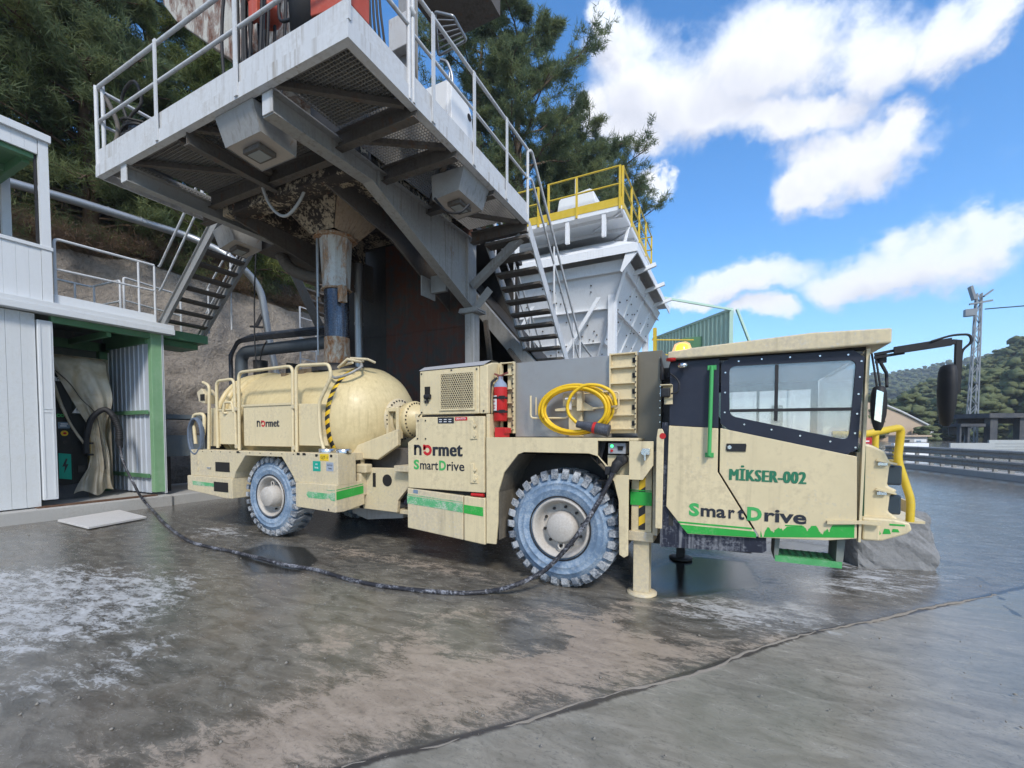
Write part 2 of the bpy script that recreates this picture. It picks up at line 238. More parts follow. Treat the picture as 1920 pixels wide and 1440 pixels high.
# ---------------------------------------------------------------- mesh helpers
ORG = {}
class MB:
    def __init__(s): s.v = []; s.f = []; s.sm = []; s.marks = []; s.depth = 0
    def add(s, vs, fs, smooth=False):
        if not s.depth: s.marks.append((len(s.v), len(s.f)))
        b = len(s.v); s.v += [tuple(p) for p in vs]
        for f in fs: s.f.append([i+b for i in f]); s.sm.append(smooth)
        return s
    def box(s, x0, x1, y0, y1, z0, z1):
        x0, x1 = sorted((x0, x1)); y0, y1 = sorted((y0, y1)); z0, z1 = sorted((z0, z1))
        return s.add([(x, y, z) for z in (z0, z1) for y in (y0, y1) for x in (x0, x1)],
                     [(0, 2, 3, 1), (4, 5, 7, 6), (0, 1, 5, 4), (2, 6, 7, 3), (0, 4, 6, 2), (1, 3, 7, 5)])
    def prism(s, poly, axis, a, b):
        """extrude a 2-D outline along an axis: 'y' takes (x,z), 'x' takes (y,z), 'z' takes (x,y)"""
        def P(p, t): return {'y': (p[0], t, p[1]), 'x': (t, p[0], p[1]), 'z': (p[0], p[1], t)}[axis]
        n = len(poly); vs = [P(p, a) for p in poly]+[P(p, b) for p in poly]
        area = sum(poly[i][0]*poly[(i+1) % n][1]-poly[(i+1) % n][0]*poly[i][1] for i in range(n))
        flip = (area > 0) ^ (axis == 'y') ^ (b < a)
        top = list(range(n, 2*n)); bot = list(range(n))[::-1]; fs = [bot, top]+[(i, (i+1) % n, n+(i+1) % n, n+i) for i in range(n)]
        if not flip: fs = [list(f)[::-1] for f in fs]
        return s.add(vs, fs)
    def beam(s, p0, p1, w, h, up=(0, 0, 1)):
        """rectangular bar from p0 to p1, w wide and h tall"""
        p0 = Vector(p0); p1 = Vector(p1); d = (p1-p0).normalized(); u = Vector(up)
        if abs(d.dot(u)) > 0.99: u = Vector((0, 1, 0))
        sd = d.cross(u).normalized(); u = sd.cross(d).normalized()
        vs = [p+sd*a*w/2+u*b*h/2 for p in (p0, p1) for a, b in ((-1, -1), (1, -1), (1, 1), (-1, 1))]
        return s.add(vs, [(0, 1, 2, 3), (7, 6, 5, 4), (0, 4, 5, 1), (1, 5, 6, 2), (2, 6, 7, 3), (3, 7, 4, 0)])
    def chan(s, p0, p1, w, h, t=0.012, up=(0, 0, 1)):
        """I section from p0 to p1"""
        p0 = Vector(p0); p1 = Vector(p1); d = (p1-p0).normalized(); u = Vector(up); sd = d.cross(u).normalized(); u = sd.cross(d).normalized()
        s.marks.append((len(s.v), len(s.f))); s.depth += 1
        s.beam(p0, p1, t, h-2*t, up); s.beam(p0+u*(h/2-t/2), p1+u*(h/2-t/2), w, t, up); s.beam(p0-u*(h/2-t/2), p1-u*(h/2-t/2), w, t, up); s.depth -= 1; return s
    def tube(s, pts, r, n=8, closed=False, round_=0.0, seg=4, cap=True):
        pts = [Vector(p) for p in pts]
        if round_:
            q = [] if closed else [pts[0]]
            rng = range(len(pts)) if closed else range(1, len(pts)-1)
            for i in rng:
                a, b, c = pts[i-1], pts[i], pts[(i+1) % len(pts)]
                d1 = (a-b); d2 = (c-b); rr = min(round_, d1.length*0.45, d2.length*0.45); d1.normalize(); d2.normalize()
                for k in range(seg+1):
                    t = k/seg; q.append((b+d1*rr)*(1-t)**2+b*2*t*(1-t)+(b+d2*rr)*t*t)
            if not closed: q.append(pts[-1])
            pts = q
        m = len(pts); vs = []; ref = None
        for i, p in enumerate(pts):
            if closed: d = (pts[(i+1) % m]-pts[i-1])
            else: d = (pts[min(i+1, m-1)]-pts[max(i-1, 0)])
            d = d.normalized() if d.length > 1e-9 else Vector((0, 0, 1))
            if ref is None:
                ref = Vector((0, 0, 1)) if abs(d.z) < 0.9 else Vector((1, 0, 0))
            sd = d.cross(ref); 
            if sd.length < 1e-6: sd = d.orthogonal()
            sd.normalize(); u = sd.cross(d).normalized(); ref = u
            ri = r[i] if isinstance(r, (list, tuple)) else r
            vs += [p+(sd*math.cos(2*math.pi*k/n)+u*math.sin(2*math.pi*k/n))*ri for k in range(n)]
        fs = []
        for i in range(m if closed else m-1):
            j = (i+1) % m
            fs += [(i*n+k, i*n+(k+1) % n, j*n+(k+1) % n, j*n+k) for k in range(n)]
        s.add(vs, fs, True)
        if cap and not closed:
            s.depth += 1; s.add(vs[:n], [list(range(n))[::-1]]); s.add(vs[-n:], [list(range(n))]); s.depth -= 1
        return s
    def cyl(s, p0, p1, r0, r1=None, n=20):
        p0 = Vector(p0); p1 = Vector(p1); return s.tube([p0, p1], [r0, r0 if r1 is None else r1], n)
    def lathe(s, c, axis, prof, n=32, smooth=True):
        """profile of (height along axis, radius)"""
        c = Vector(c); ax = Vector(axis).normalized(); a = ax.orthogonal().normalized(); b = ax.cross(a)
        vs = []; 
        for h, r in prof:
            vs += [c+ax*h+(a*math.cos(2*math.pi*k/n)+b*math.sin(2*math.pi*k/n))*max(r, 1e-4) for k in range(n)]
        fs = [(i*n+k, i*n+(k+1) % n, (i+1)*n+(k+1) % n, (i+1)*n+k) for i in range(len(prof)-1) for k in range(n)]
        return s.add(vs, fs, smooth)
    def each(s, name, mat, parent=None, bevel=0.0, **k):
        """build every shape added so far as an object of its own"""
        mk = s.marks+[(len(s.v), len(s.f))]; out = []
        for (v0, f0), (v1, f1) in zip(mk[:-1], mk[1:]):
            m = MB(); m.v = s.v[v0:v1]; m.f = [[i-v0 for i in f] for f in s.f[f0:f1]]; m.sm = s.sm[f0:f1]; out.append(m.build(name, mat, parent, bevel, **k))
        return out
    def build(s, name, mat, parent=None, bevel=0.0, origin=None, **props):
        V = np.array(s.v, dtype=float)
        if parent is not None: org = ORG[parent.name]
        elif origin is not None: org = Vector(origin)
        else:
            mn, mx = V.min(0), V.max(0); org = Vector(((mn[0]+mx[0])/2, (mn[1]+mx[1])/2, mn[2]))
        me = bpy.data.meshes.new(name); me.from_pydata((V-np.array(org)).tolist(), [], s.f); me.update()
        me.polygons.foreach_set('use_smooth', s.sm); me.materials.append(mat)
        ob = bpy.data.objects.new(name, me); COL.objects.link(ob)
        if parent is not None: ob.parent = parent
        else: ob.location = org
        ORG[ob.name] = Vector(org)
        if bevel:
            md = ob.modifiers.new('bevel', 'BEVEL'); md.width = bevel; md.segments = 2; md.limit_method = 'ANGLE'; md.angle_limit = R(40)
        for k, v in props.items(): ob[k] = v
        return ob
def box(x0, x1, y0, y1, z0, z1): return MB().box(x0, x1, y0, y1, z0, z1)
def prism(poly, axis, a, b): return MB().prism(poly, axis, a, b)
def tube(*a, **k): return MB().tube(*a, **k)

def thing(name, label, cat, loc, group=None, rotz=0.0):
    o = bpy.data.objects.new(name, None); COL.objects.link(o); o.location = loc; o.rotation_euler = (0, 0, rotz); o.empty_display_size = 0.2
    o['label'] = label; o['category'] = cat
    if group: o['group'] = group
    ORG[o.name] = Vector(loc); return o
def tag(o, label, cat, group=None):
    o['label'] = label; o['category'] = cat
    if group: o['group'] = group
    return o
def pieces(name, mesh_mb, mat, parent, offsets, bevel=0.0):
    """alike pieces sharing one mesh; offsets are world points, the mesh is built round (0,0,0)"""
    me = bpy.data.meshes.new(name); me.from_pydata(mesh_mb.v, [], mesh_mb.f); me.update(); me.polygons.foreach_set('use_smooth', mesh_mb.sm); me.materials.append(mat)
    out = []
    for off in offsets:
        ob = bpy.data.objects.new(name, me); COL.objects.link(ob); ob.parent = parent; ob.location = Vector(off)-ORG[parent.name]; ORG[ob.name] = Vector(off)
        if bevel:
            md = ob.modifiers.new('bevel', 'BEVEL'); md.width = bevel; md.segments = 2; md.limit_method = 'ANGLE'; md.angle_limit = R(40)
        out.append(ob)
    return out
def copy_tree(o, loc, label=None, rotz=None):
    c = o.copy(); COL.objects.link(c); c.location = loc; ORG[c.name] = Vector(loc)
    if rotz is not None: c.rotation_euler = (0, 0, rotz)
    if label: c['label'] = label
    def rec(src, dst):
        for ch in list(src.children):
            k = ch.copy(); COL.objects.link(k); k.parent = dst; rec(ch, k)
    rec(o, c); return c
def lettering(s, loc, size, mat, parent, face='-y', width=None, bold=0.0, ext=0.0012, name='lettering', tilt=0.0, space=1.0, heavy=0.0):
    cu = bpy.data.curves.new(name, 'FONT'); cu.body = s; cu.size = size; cu.offset = bold; cu.extrude = ext; cu.resolution_u = 3
    cu.space_character = space; tmp = bpy.data.objects.new('tmp', cu); COL.objects.link(tmp); bpy.context.view_layer.update()
    me = bpy.data.meshes.new_from_object(tmp.evaluated_get(bpy.context.evaluated_depsgraph_get())); bpy.data.objects.remove(tmp)
    xs = [v.co.x for v in me.vertices]; x0, x1 = min(xs), max(xs); k = (width/(x1-x0)) if width else 1.0
    rot = Matrix.Rotation(R(90), 4, 'X')
    if face == '+x': rot = Matrix.Rotation(R(90), 4, 'Z') @ rot
    me.transform(rot @ Matrix.Rotation(tilt, 4, 'Z') @ Matrix.Diagonal((k, 1, 1, 1)) @ Matrix.Translation((-x0, 0, 0)))
    if heavy:                                        # bolder strokes: the same outline laid again a hair to each side
        dv = rot.to_3x3() @ Vector((1, 0, 0)); dn = rot.to_3x3() @ Vector((0, 0, 1)); base = [v.co.copy() for v in me.vertices]; fs = [list(p.vertices) for p in me.polygons]; V = []; F = []
        for i, (a, d) in enumerate(((0, 0), (heavy, .0004), (-heavy, .0008), (heavy*.5, .0012), (-heavy*.5, .0016))):
            F += [[q+len(V) for q in f] for f in fs]; V += [p+dv*a+dn*d for p in base]
        me = bpy.data.meshes.new(name); me.from_pydata(V, [], F); me.update()
    me.name = name; me.materials.clear(); me.materials.append(mat)
    ob = bpy.data.objects.new(name, me); COL.objects.link(ob); ob.parent = parent; ob.location = Vector(loc)-ORG[parent.name]; ORG[ob.name] = Vector(loc); ob['text'] = s
    return ob
def fast_mesh(name, V, F, mat, smooth=False, attrs=None):
    """numpy triangles/quads to a mesh"""
    V = np.asarray(V, dtype=np.float32); F = np.asarray(F, dtype=np.int32); k = F.shape[1]
    me = bpy.data.meshes.new(name); me.vertices.add(len(V)); me.vertices.foreach_set('co', V.ravel()); me.loops.add(F.size); me.loops.foreach_set('vertex_index', F.ravel())
    me.polygons.add(len(F)); me.polygons.foreach_set('loop_start', np.arange(0, F.size, k, dtype=np.int32)); me.polygons.foreach_set('loop_total', np.full(len(F), k, dtype=np.int32))
    if smooth: me.polygons.foreach_set('use_smooth', np.ones(len(F), dtype=bool))
    if attrs:
        for n, a in attrs.items():
            at = me.attributes.new(n, 'FLOAT', 'POINT'); at.data.foreach_set('value', np.asarray(a, dtype=np.float32))
    me.update(); me.validate(); me.materials.append(mat); return me
def link_mesh(name, me, loc=(0, 0, 0), parent=None, **props):
    ob = bpy.data.objects.new(name, me); COL.objects.link(ob); ob.location = loc
    if parent is not None: ob.parent = parent; ORG[ob.name] = ORG[parent.name]+Vector(loc)
    else: ORG[ob.name] = Vector(loc)
    for k, v in props.items(): ob[k] = v
    return ob
def vnoise(x, y, seed=0):
    """cheap smooth value noise on arrays"""
    xi = np.floor(x).astype(np.int64); yi = np.floor(y).astype(np.int64); fx = x-xi; fy = y-yi; fx = fx*fx*(3-2*fx); fy = fy*fy*(3-2*fy)
    def h(a, b):
        n = (a*374761393+b*668265263+seed*1442695041) & 0x7fffffff; n = ((n ^ (n >> 13))*1274126177) & 0x7fffffff; return ((n ^ (n >> 16)) & 0xffff)/65535.0
    return (h(xi, yi)*(1-fx)+h(xi+1, yi)*fx)*(1-fy)+(h(xi, yi+1)*(1-fx)+h(xi+1, yi+1)*fx)*fy
def fbm(x, y, o=5, seed=0):
    s = 0; a = 0.5
    for i in range(o): s = s+a*vnoise(x*2**i, y*2**i, seed+i); a *= 0.5
    return s

# ================================================================ ground
def sdf(x, y, poly):
    """signed distance, positive inside"""
    P = np.array([(p[0], p[1]) for p in poly]); d = np.full(x.shape, 1e9); ins = np.zeros(x.shape, bool)
    for i in range(len(P)):
        a, b = P[i-1], P[i]; e = b-a; wx = x-a[0]; wy = y-a[1]; t = np.clip((wx*e[0]+wy*e[1])/(e@e), 0, 1)
        d = np.minimum(d, np.hypot(wx-t*e[0], wy-t*e[1]))
        c = ((a[1] > y) != (b[1] > y)) & (x < (b[0]-a[0])*(y-a[1])/(b[1]-a[1]+1e-12)+a[0]); ins ^= c
    return np.where(ins, d, -d)
JOINT = [(-3.3, -0.4), (-1.641,1.457), (-1.096,2.062), (-0.486,2.770), (0.517,4.085), (1.431,5.029), (2.413,6.046)]
CRACK = [(2.484,6.668), (2.413,6.046), (2.309,5.645), (2.273,5.158), (2.259,4.208)]
DRY = [[(-2.645,0.955), (-2.576,1.214), (-2.454,1.632), (-2.435,2.038), (-2.234,2.176), (-2.377,2.538), (-2.394,3.090), (-1.768,3.536), (-0.807,4.017), (-0.134,3.920), (0.435,3.994), (-0.486,2.770), (-1.096,2.062), (-1.641,1.457), (-2.2, 0.6), (-2.9, 1.0)],
       [(-5.287,4.367), (-4.286,4.391), (-2.539,4.260), (-2.054,4.107), (-3.145,4.066), (-4.569,4.105)],
       [(-2.893,2.184), (-2.941,2.632), (-2.525,2.464), (-2.495,2.046)]]
WETB = [[(-0.751,3.977), (-0.316,4.130), (0.102,3.983), (-0.127,3.743), (-0.608,3.684)],
        [(-2.098,2.995), (-1.500,3.412), (-1.269,3.092), (-1.719,2.726)]]
LIME = [[(-12, 1.2), (-7.882,1.588), (-7.090,2.228), (-5.487,2.681), (-4.943,2.484), (-4.514,2.030), (-4.395,1.681), (-4.594,1.429), (-4.510,1.077), (-5.5, 1.0)],
        [(-3.706,1.259), (-3.902,1.503), (-3.933,1.711), (-3.666,1.499), (-3.589,1.297)], [(-4.083,0.970), (-4.031,1.096), (-3.901,1.182), (-3.823,1.038)],
        [(-7.818,4.070), (-7.774,4.557), (-6.888,4.197), (-7.299,3.911)], [(-0.535,4.444), (0.619,4.945), (0.795,4.500), (0.218,4.042), (-0.273,4.151)],
        [(0.076,5.423), (1.231,5.940), (1.815,5.952), (1.361,5.520), (0.274,5.216)], [(0.919,7.471), (1.861,6.256), (2.217,6.534), (1.344,5.629)]]
PUD = [[(-0.866,5.388), (-0.417,6.181), (0.202,6.168), (0.324,5.242), (-0.168,4.755), (-0.578,4.392), (-0.957,4.749)],
       [(-0.247,6.721), (0.812,7.700), (1.302,7.496), (0.638,6.570)],
       [(-5.959,3.555), (-6.035,4.061), (-5.365,4.162), (-4.617,3.809), (-4.393,3.333), (-4.940,3.124)]]
def axis_pts(lo, hi, step, far):
    a = list(np.arange(lo, hi+1e-6, step)); s = step
    up = [hi]; dn = [lo]
    while up[-1] < far: s *= 1.35; up.append(up[-1]+s)
    s = step
    while dn[-1] > -far: s *= 1.35; dn.append(dn[-1]-s)
    return np.array(dn[:0:-1]+a+up[1:])
gx = axis_pts(-13, 9, 0.085, 1250); gy = axis_pts(-1, 13, 0.085, 1250)
GX, GY = np.meshgrid(gx, gy); fx, fy = GX.ravel(), GY.ravel()
def many(polys): return np.max([sdf(fx, fy, p) for p in polys], axis=0)
near = (np.abs(fx+2) < 16) & (fy < 16)
a_dry = np.clip(np.where(many(WETB) > -0.25, -many(WETB)-0.1, many(DRY)), -1, 1)
a_lime = np.clip(many(LIME), -1, 1); a_pud = np.clip(many(PUD), -1, 1)
jp = np.array(JOINT); 
def polyline_side(pts, x, y, ext=True):
    d = np.full(x.shape, 1e9); sgn = np.ones(x.shape)
    for i in range(len(pts)-1):
        a, b = np.array(pts[i]), np.array(pts[i+1]); e = b-a; wx, wy = x-a[0], y-a[1]; t = (wx*e[0]+wy*e[1])/(e@e)
        tl = -1e6 if ext and i == 0 else 0; th = 1e6 if ext and i == len(pts)-2 else 1; t = np.clip(t, tl, th)
        dd = np.hypot(wx-t*e[0], wy-t*e[1]); cr = e[0]*wy-e[1]*wx
        k = dd < d; d = np.where(k, dd, d); sgn = np.where(k, -np.sign(cr), sgn)
    return d*sgn
a_right = np.clip(polyline_side(JOINT, fx, fy), -1, 1)
a_crack = np.clip(np.abs(polyline_side(CRACK, fx, fy, False)), 0, 1)
a_dark_under = np.clip(sdf(fx, fy, [(-10.8, 4.9), (-4.5, 5.2), (-0.6, 4.9), (-0.3, 7.2), (-11, 7.2)]), -1, 1)
zz = np.where(near, (fbm(fx*0.7, fy*0.7, 4, 3)-0.47)*0.03, 0.0)
zz = zz*np.clip(1.0-np.clip((a_pud+0.35)*4, 0, 1), 0, 1)-0.012*np.clip((a_pud+.08)*11, 0, 1)+np.where(a_right > 0, -0.012, 0.0)
mg, nt, b, o = newmat('wet_stained_concrete'); lk = nt.links.new
def attr(n): return nd(nt, 'Attribute', attribute_name=n).outputs['Fac']
pos = nd(nt, 'NewGeometry').outputs['Position']
def mapped(scale, rot=0.0):
    mp = nd(nt, 'Mapping'); mp.inputs['Scale'].default_value = scale; mp.inputs['Rotation'].default_value = (0, 0, rot); lk(pos, mp.inputs[0]); return mp.outputs[0]
def mth(op, a, c=None, clamp=False):
    n = nd(nt, 'Math', operation=op); n.use_clamp = clamp
    for i, v in enumerate((a, c)):
        if v is None: continue
        if isinstance(v, (int, float)): n.inputs[i].default_value = v
        else: lk(v, n.inputs[i])
    return n.outputs[0]
def sstep(v, lo, hi):
    n = nd(nt, 'MapRange', interpolation_type='SMOOTHSTEP'); lk(v, n.inputs[0]); n.inputs['From Min'].default_value = lo; n.inputs['From Max'].default_value = hi; return n.outputs[0]
flow = mapped((1.0, 2.4, 1.0), R(-24))          # water films and broom marks run along the slab
nA = noise(nt, pos, 0.55, 6, 0.6, 0.4); nB = noise(nt, flow, 3.4, 10, 0.68, 0.6); nC = noise(nt, flow, 11, 7, 0.68, 0.3); nD = noise(nt, pos, 60, 4, 0.6)
nE = noise(nt, mapped((1.0, 2.2, 1), R(-24)), 11, 9, 0.74, 1.2)
nF = noise(nt, pos, 34, 8, 0.75, 0.6); nG = noise(nt, mapped((1, 7, 1), R(-31)), 5, 8, 0.7, 0.2)
jag = mth('ADD', mth('MULTIPLY', mth('SUBTRACT', nB, 0.5), 0.9), mth('MULTIPLY', mth('SUBTRACT', nE, 0.5), 0.9))
dry = sstep(mth('ADD', attr('dry'), mth('MULTIPLY', jag, 1.25)), -0.05, 0.30)
lime = mth('MULTIPLY', sstep(mth('ADD', attr('lime'), mth('MULTIPLY', jag, 1.3)), -0.15, 0.35), sstep(mth('ADD', mth('MULTIPLY', nE, 0.6), mth('ADD', mth('MULTIPLY', nB, 0.7), mth('MULTIPLY', nF, 0.3))), 0.66, 0.95))
pud = sstep(mth('ADD', attr('pud'), mth('MULTIPLY', jag, 0.16)), -0.03, 0.03)
right = sstep(attr('right'), -0.03, 0.03)
wetf = mth('SUBTRACT', 1.0, dry)
c_wet = mixc(nt, sstep(nB, 0.36, 0.64), (0.080, 0.074, 0.063), (0.195, 0.18, 0.152))
c_wet = mixc(nt, mth('MULTIPLY', sstep(nE, 0.54, 0.70), 0.55), c_wet, (0.25, 0.245, 0.23))
c_wet = mixc(nt, mth('MULTIPLY', sstep(nA, 0.50, 0.70), 0.45), c_wet, (0.17, 0.125, 0.085))
c_dry = mixc(nt, sstep(nB, 0.32, 0.68), (0.27, 0.215, 0.165), (0.40, 0.325, 0.255)); c_dry = mixc(nt, mth('MULTIPLY', sstep(nC, 0.54, 0.68), 0.6), c_dry, (0.14, 0.118, 0.10))
c_rgt = mixc(nt, sstep(nB, 0.34, 0.66), (0.205, 0.188, 0.155), (0.315, 0.292, 0.245)); c_rgt = mixc(nt, mth('MULTIPLY', sstep(nE, 0.54, 0.66), 0.6), c_rgt, (0.10, 0.10, 0.09))
c_wet = mixc(nt, mth('MULTIPLY', sstep(nF, 0.52, 0.68), 0.45), c_wet, (0.24, 0.23, 0.205)); c_wet = mixc(nt, mth('MULTIPLY', sstep(nG, 0.56, 0.68), 0.40), c_wet, (0.22, 0.20, 0.17))
c_dry = mixc(nt, mth('MULTIPLY', sstep(nF, 0.54, 0.64), 0.55), c_dry, (0.13, 0.11, 0.09)); c_dry = mixc(nt, mth('MULTIPLY', sstep(nG, 0.57, 0.67), 0.45), c_dry, (0.17, 0.15, 0.13))
c_rgt = mixc(nt, mth('MULTIPLY', sstep(nF, 0.53, 0.66), 0.5), c_rgt, (0.11, 0.108, 0.10)); c_rgt = mixc(nt, mth('MULTIPLY', sstep(nA, 0.42, 0.62), 0.55), c_rgt, (0.16, 0.16, 0.135))
c = mixc(nt, dry, c_wet, c_dry); c = mixc(nt, right, c, c_rgt)
c = mixc(nt, mth('MULTIPLY', lime, 0.85), c, (0.62, 0.63, 0.64))
c = mixc(nt, pud, c, (0.035, 0.033, 0.028))
c = mixc(nt, mth('MULTIPLY', sstep(attr('dark_under'), -0.2, 0.5), 0.75), c, (0.035, 0.03, 0.026))  # flat ground, colour darkened under the truck and platform
jl = mth('ABSOLUTE', mth('ADD', attr('right'), mth('MULTIPLY', mth('SUBTRACT', nB, 0.5), 0.06)))
c = mixc(nt, mth('SUBTRACT', 1.0, sstep(jl, 0.008, 0.03)), c, (0.06, 0.055, 0.05))
cl = mth('ADD', attr('crack'), mth('MULTIPLY', mth('SUBTRACT', nB, 0.5), 0.10)); c = mixc(nt, mth('SUBTRACT', 1.0, sstep(cl, 0.01, 0.03)), c, (0.05, 0.05, 0.05))
lk(c, b.inputs['Base Color'])
r_w = mth('ADD', 0.05, mth('MULTIPLY', sstep(nE, 0.45, 0.70), 0.30)); r_w = mth('ADD', r_w, mth('MULTIPLY', sstep(nB, 0.45, 0.65), 0.12))
rr = nd(nt, 'Mix'); lk(dry, rr.inputs[0]); lk(r_w, rr.inputs[2]); rr.inputs[3].default_value = 0.42
r2 = nd(nt, 'Mix'); lk(right, r2.inputs[0]); lk(rr.outputs[0], r2.inputs[2]); lk(mth('ADD', 0.02, mth('MULTIPLY', sstep(nB, 0.40, 0.70), 0.30)), r2.inputs[3])
r3 = nd(nt, 'Mix'); lk(lime, r3.inputs[0]); lk(r2.outputs[0], r3.inputs[2]); r3.inputs[3].default_value = 0.6
r4 = nd(nt, 'Mix'); lk(pud, r4.inputs[0]); lk(r3.outputs[0], r4.inputs[2]); r4.inputs[3].default_value = 0.025
lk(r4.outputs[0], b.inputs['Roughness']); lk(mth('SUBTRACT', 0.9, mth('MULTIPLY', right, 0.42)), b.inputs['Specular IOR Level'])
hgt = mth('ADD', mth('MULTIPLY', nE, 0.7), mth('ADD', mth('MULTIPLY', nC, 0.35), mth('MULTIPLY', nD, 0.12)))
hgt = mth('MULTIPLY', hgt, mth('SUBTRACT', 1.0, pud)); hgt = mth('ADD', hgt, mth('MULTIPLY', nF, 0.30)); hgt = mth('MULTIPLY', hgt, mth('SUBTRACT', 1.0, mth('MULTIPLY', right, 0.35))); bump(nt, b, hgt, 0.15, 0.03)
F = []; nxg = len(gx); i0 = np.arange((len(gy)-1)*(nxg)).reshape(len(gy)-1, nxg)[:, :-1].ravel(); F = np.stack([i0, i0+1, i0+nxg+1, i0+nxg], 1)
me = fast_mesh('ground', np.stack([fx, fy, zz], 1), F, mg, True, {'dry': a_dry, 'lime': a_lime, 'pud': a_pud, 'right': a_right, 'crack': a_crack, 'dark_under': a_dark_under})
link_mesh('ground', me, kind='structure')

# raised lip of broken mortar along the slab joint
def lip(name, pts, w, h, seed, mat):
    rnd = random.Random(seed); Q = []
    for i in range(len(pts)-1):
        a, c2 = Vector((*pts[i], 0)), Vector((*pts[i+1], 0)); n = max(2, int((c2-a).length/0.05))
        Q += [a.lerp(c2, k/n) for k in range(n)]
    V = []; n = len(Q); off = 0; run = 0.3
    for i, p in enumerate(Q):
        d = (Q[min(i+1, n-1)]-Q[max(i-1, 0)]).normalized(); s = Vector((d.y, -d.x, 0)); off = 0.85*off+rnd.uniform(-.012, .012)
        run = 0.9*run+rnd.uniform(-.35, .35); ww = w*rnd.uniform(0.4, 1.5); hh = h*min(1.6, max(-1.5, run*1.3))*rnd.uniform(.5, 1.2)
        p = p+s*off
        V += [p-s*ww+Vector((0, 0, -.03)), p-s*ww*0.5+Vector((0, 0, hh)), p+s*ww*0.2+Vector((0, 0, hh*0.8)), p+s*ww*0.6+Vector((0, 0, -.03))]
    FF = [(i*4+k, i*4+k+1, i*4+k+5, i*4+k+4) for i in range(n-1) for k in range(3)]
    me = fast_mesh(name, [tuple(v) for v in V], FF, mat); return link_mesh(name, me, kind='structure')
MORTAR = paint('mortar_lip', (0.22, 0.195, 0.165), 0.85, amt=0.6, dirt=(0.17, 0.15, 0.13), streak=0, sc=8, bmp=0.4)
lip('ground_strip', JOINT[1:], 0.012, 0.005, 4, MORTAR)

# grit and small stones washed over the slab
rg_ = np.random.RandomState(12); ng = 1500
gxp = np.r_[rg_.uniform(-11, 3, ng//2), rg_.uniform(-5, 2.5, ng//2)]; gyp = np.r_[rg_.uniform(1.2, 6.5, ng//2), rg_.uniform(0.8, 4.5, ng//2)]
gs_ = 0.003+0.010*rg_.rand(ng)**4; oct_ = np.array([[1, 0, 0], [0, 1, 0], [-1, 0, 0], [0, -1, 0], [0, 0, .8], [0, 0, -.6]]); of_ = np.array([[0, 1, 4], [1, 2, 4], [2, 3, 4], [3, 0, 4], [1, 0, 5], [2, 1, 5], [3, 2, 5], [0, 3, 5]])
Vg = (oct_[None]*(1+.35*rg_.normal(size=(ng, 6, 3)))*gs_[:, None, None]+np.stack([gxp, gyp, gs_*.4], 1)[:, None]).reshape(-1, 3); Fg = (of_[None]+6*np.arange(ng)[:, None, None]).reshape(-1, 3)
link_mesh('gravel', fast_mesh('gravel', Vg, Fg, paint('grit', (.24, .22, .19), .9, sc=9, streak=0)), kind='stuff')

# concrete kerb in front of the charging shed
kb = MB().box(-13.6, -11.1, -6, 5.3, -0.05, 0.235).box(-13.6, -11.15, 5.3, 10.5, -0.05, 0.22)
kerb = kb.build('kerb', CONCRETE, bevel=0.025, kind='structure')

# ================================================================ hillside behind and to the left
WALL_LINE = [(-14.7, -14), (-14.7, 13.5), (-14.2, 17), (-12.4, 20.5), (-9.5, 23.5), (-7.0, 28), (-5.5, 34), (-5.0, 44)]
def dens_line(pts, step):
    out = []
    for i in range(len(pts)-1):
        a, c2 = np.array(pts[i]), np.array(pts[i+1]); n = max(1, int(np.hypot(*(c2-a))/step)); out += [a+(c2-a)*k/n for k in range(n)]
    return np.array(out+[pts[-1]])
wl = dens_line(WALL_LINE, 0.16); tn = np.gradient(wl, axis=0); tn /= np.hypot(tn[:, 0], tn[:, 1])[:, None]; nrm = np.stack([-tn[:, 1], tn[:, 0]], 1)  # away from the yard
sA = np.cumsum(np.r_[0, np.hypot(*np.diff(wl, axis=0).T)])
top = 6.5+1.1*(fbm(sA*0.22, sA*0, 4, 11)-0.45)+0.5*(fbm(sA*1.1, sA*0+3, 3, 12)-0.45)
rows = 46; V = []
for r in range(rows+1):
    t = r/rows; z = top*t; push = 0.15+1.0*t**1.6+ (fbm(sA*0.5, z*0.5, 4, 5)-0.45)*0.7+(fbm(sA*2.2, z*2.2, 4, 6)-0.45)*0.36
    V.append(np.c_[wl[:, 0]+nrm[:, 0]*push, wl[:, 1]+nrm[:, 1]*push, z-0.05])
V = np.concatenate(V); n = len(wl); i0 = np.arange(rows*n).reshape(rows, n)[:, :-1].ravel(); F = np.stack([i0, i0+1, i0+n+1, i0+n], 1)
SHOT, nt, b, o = newmat('shotcrete'); v = ocoord(nt); q1 = noise(nt, v, 0.5, 5, 0.6, 0.4); q2 = noise(nt, v, 7, 8, 0.7); q3 = noise(nt, ocoord(nt, (1, 1, 0.35)), 1.5, 4)
c = mixc(nt, ramp(nt, q1, [(0.35, 0), (0.65, 1)]), (0.30, 0.255, 0.21), (0.40, 0.345, 0.285)); c = mixc(nt, ramp(nt, q2, [(0.45, 0), (0.62, 0.6)]), c, (0.20, 0.175, 0.15)); c = mixc(nt, ramp(nt, q3, [(0.55, 0), (0.7, 0.55)]), c, (0.21, 0.20, 0.19))
nt.links.new(c, b.inputs['Base Color']); b.inputs['Roughness'].default_value = 0.95; bump(nt, b, q2, 1.0, 0.14)
link_mesh('retaining_wall', fast_mesh('retaining_wall', V, F, SHOT, True), kind='structure')
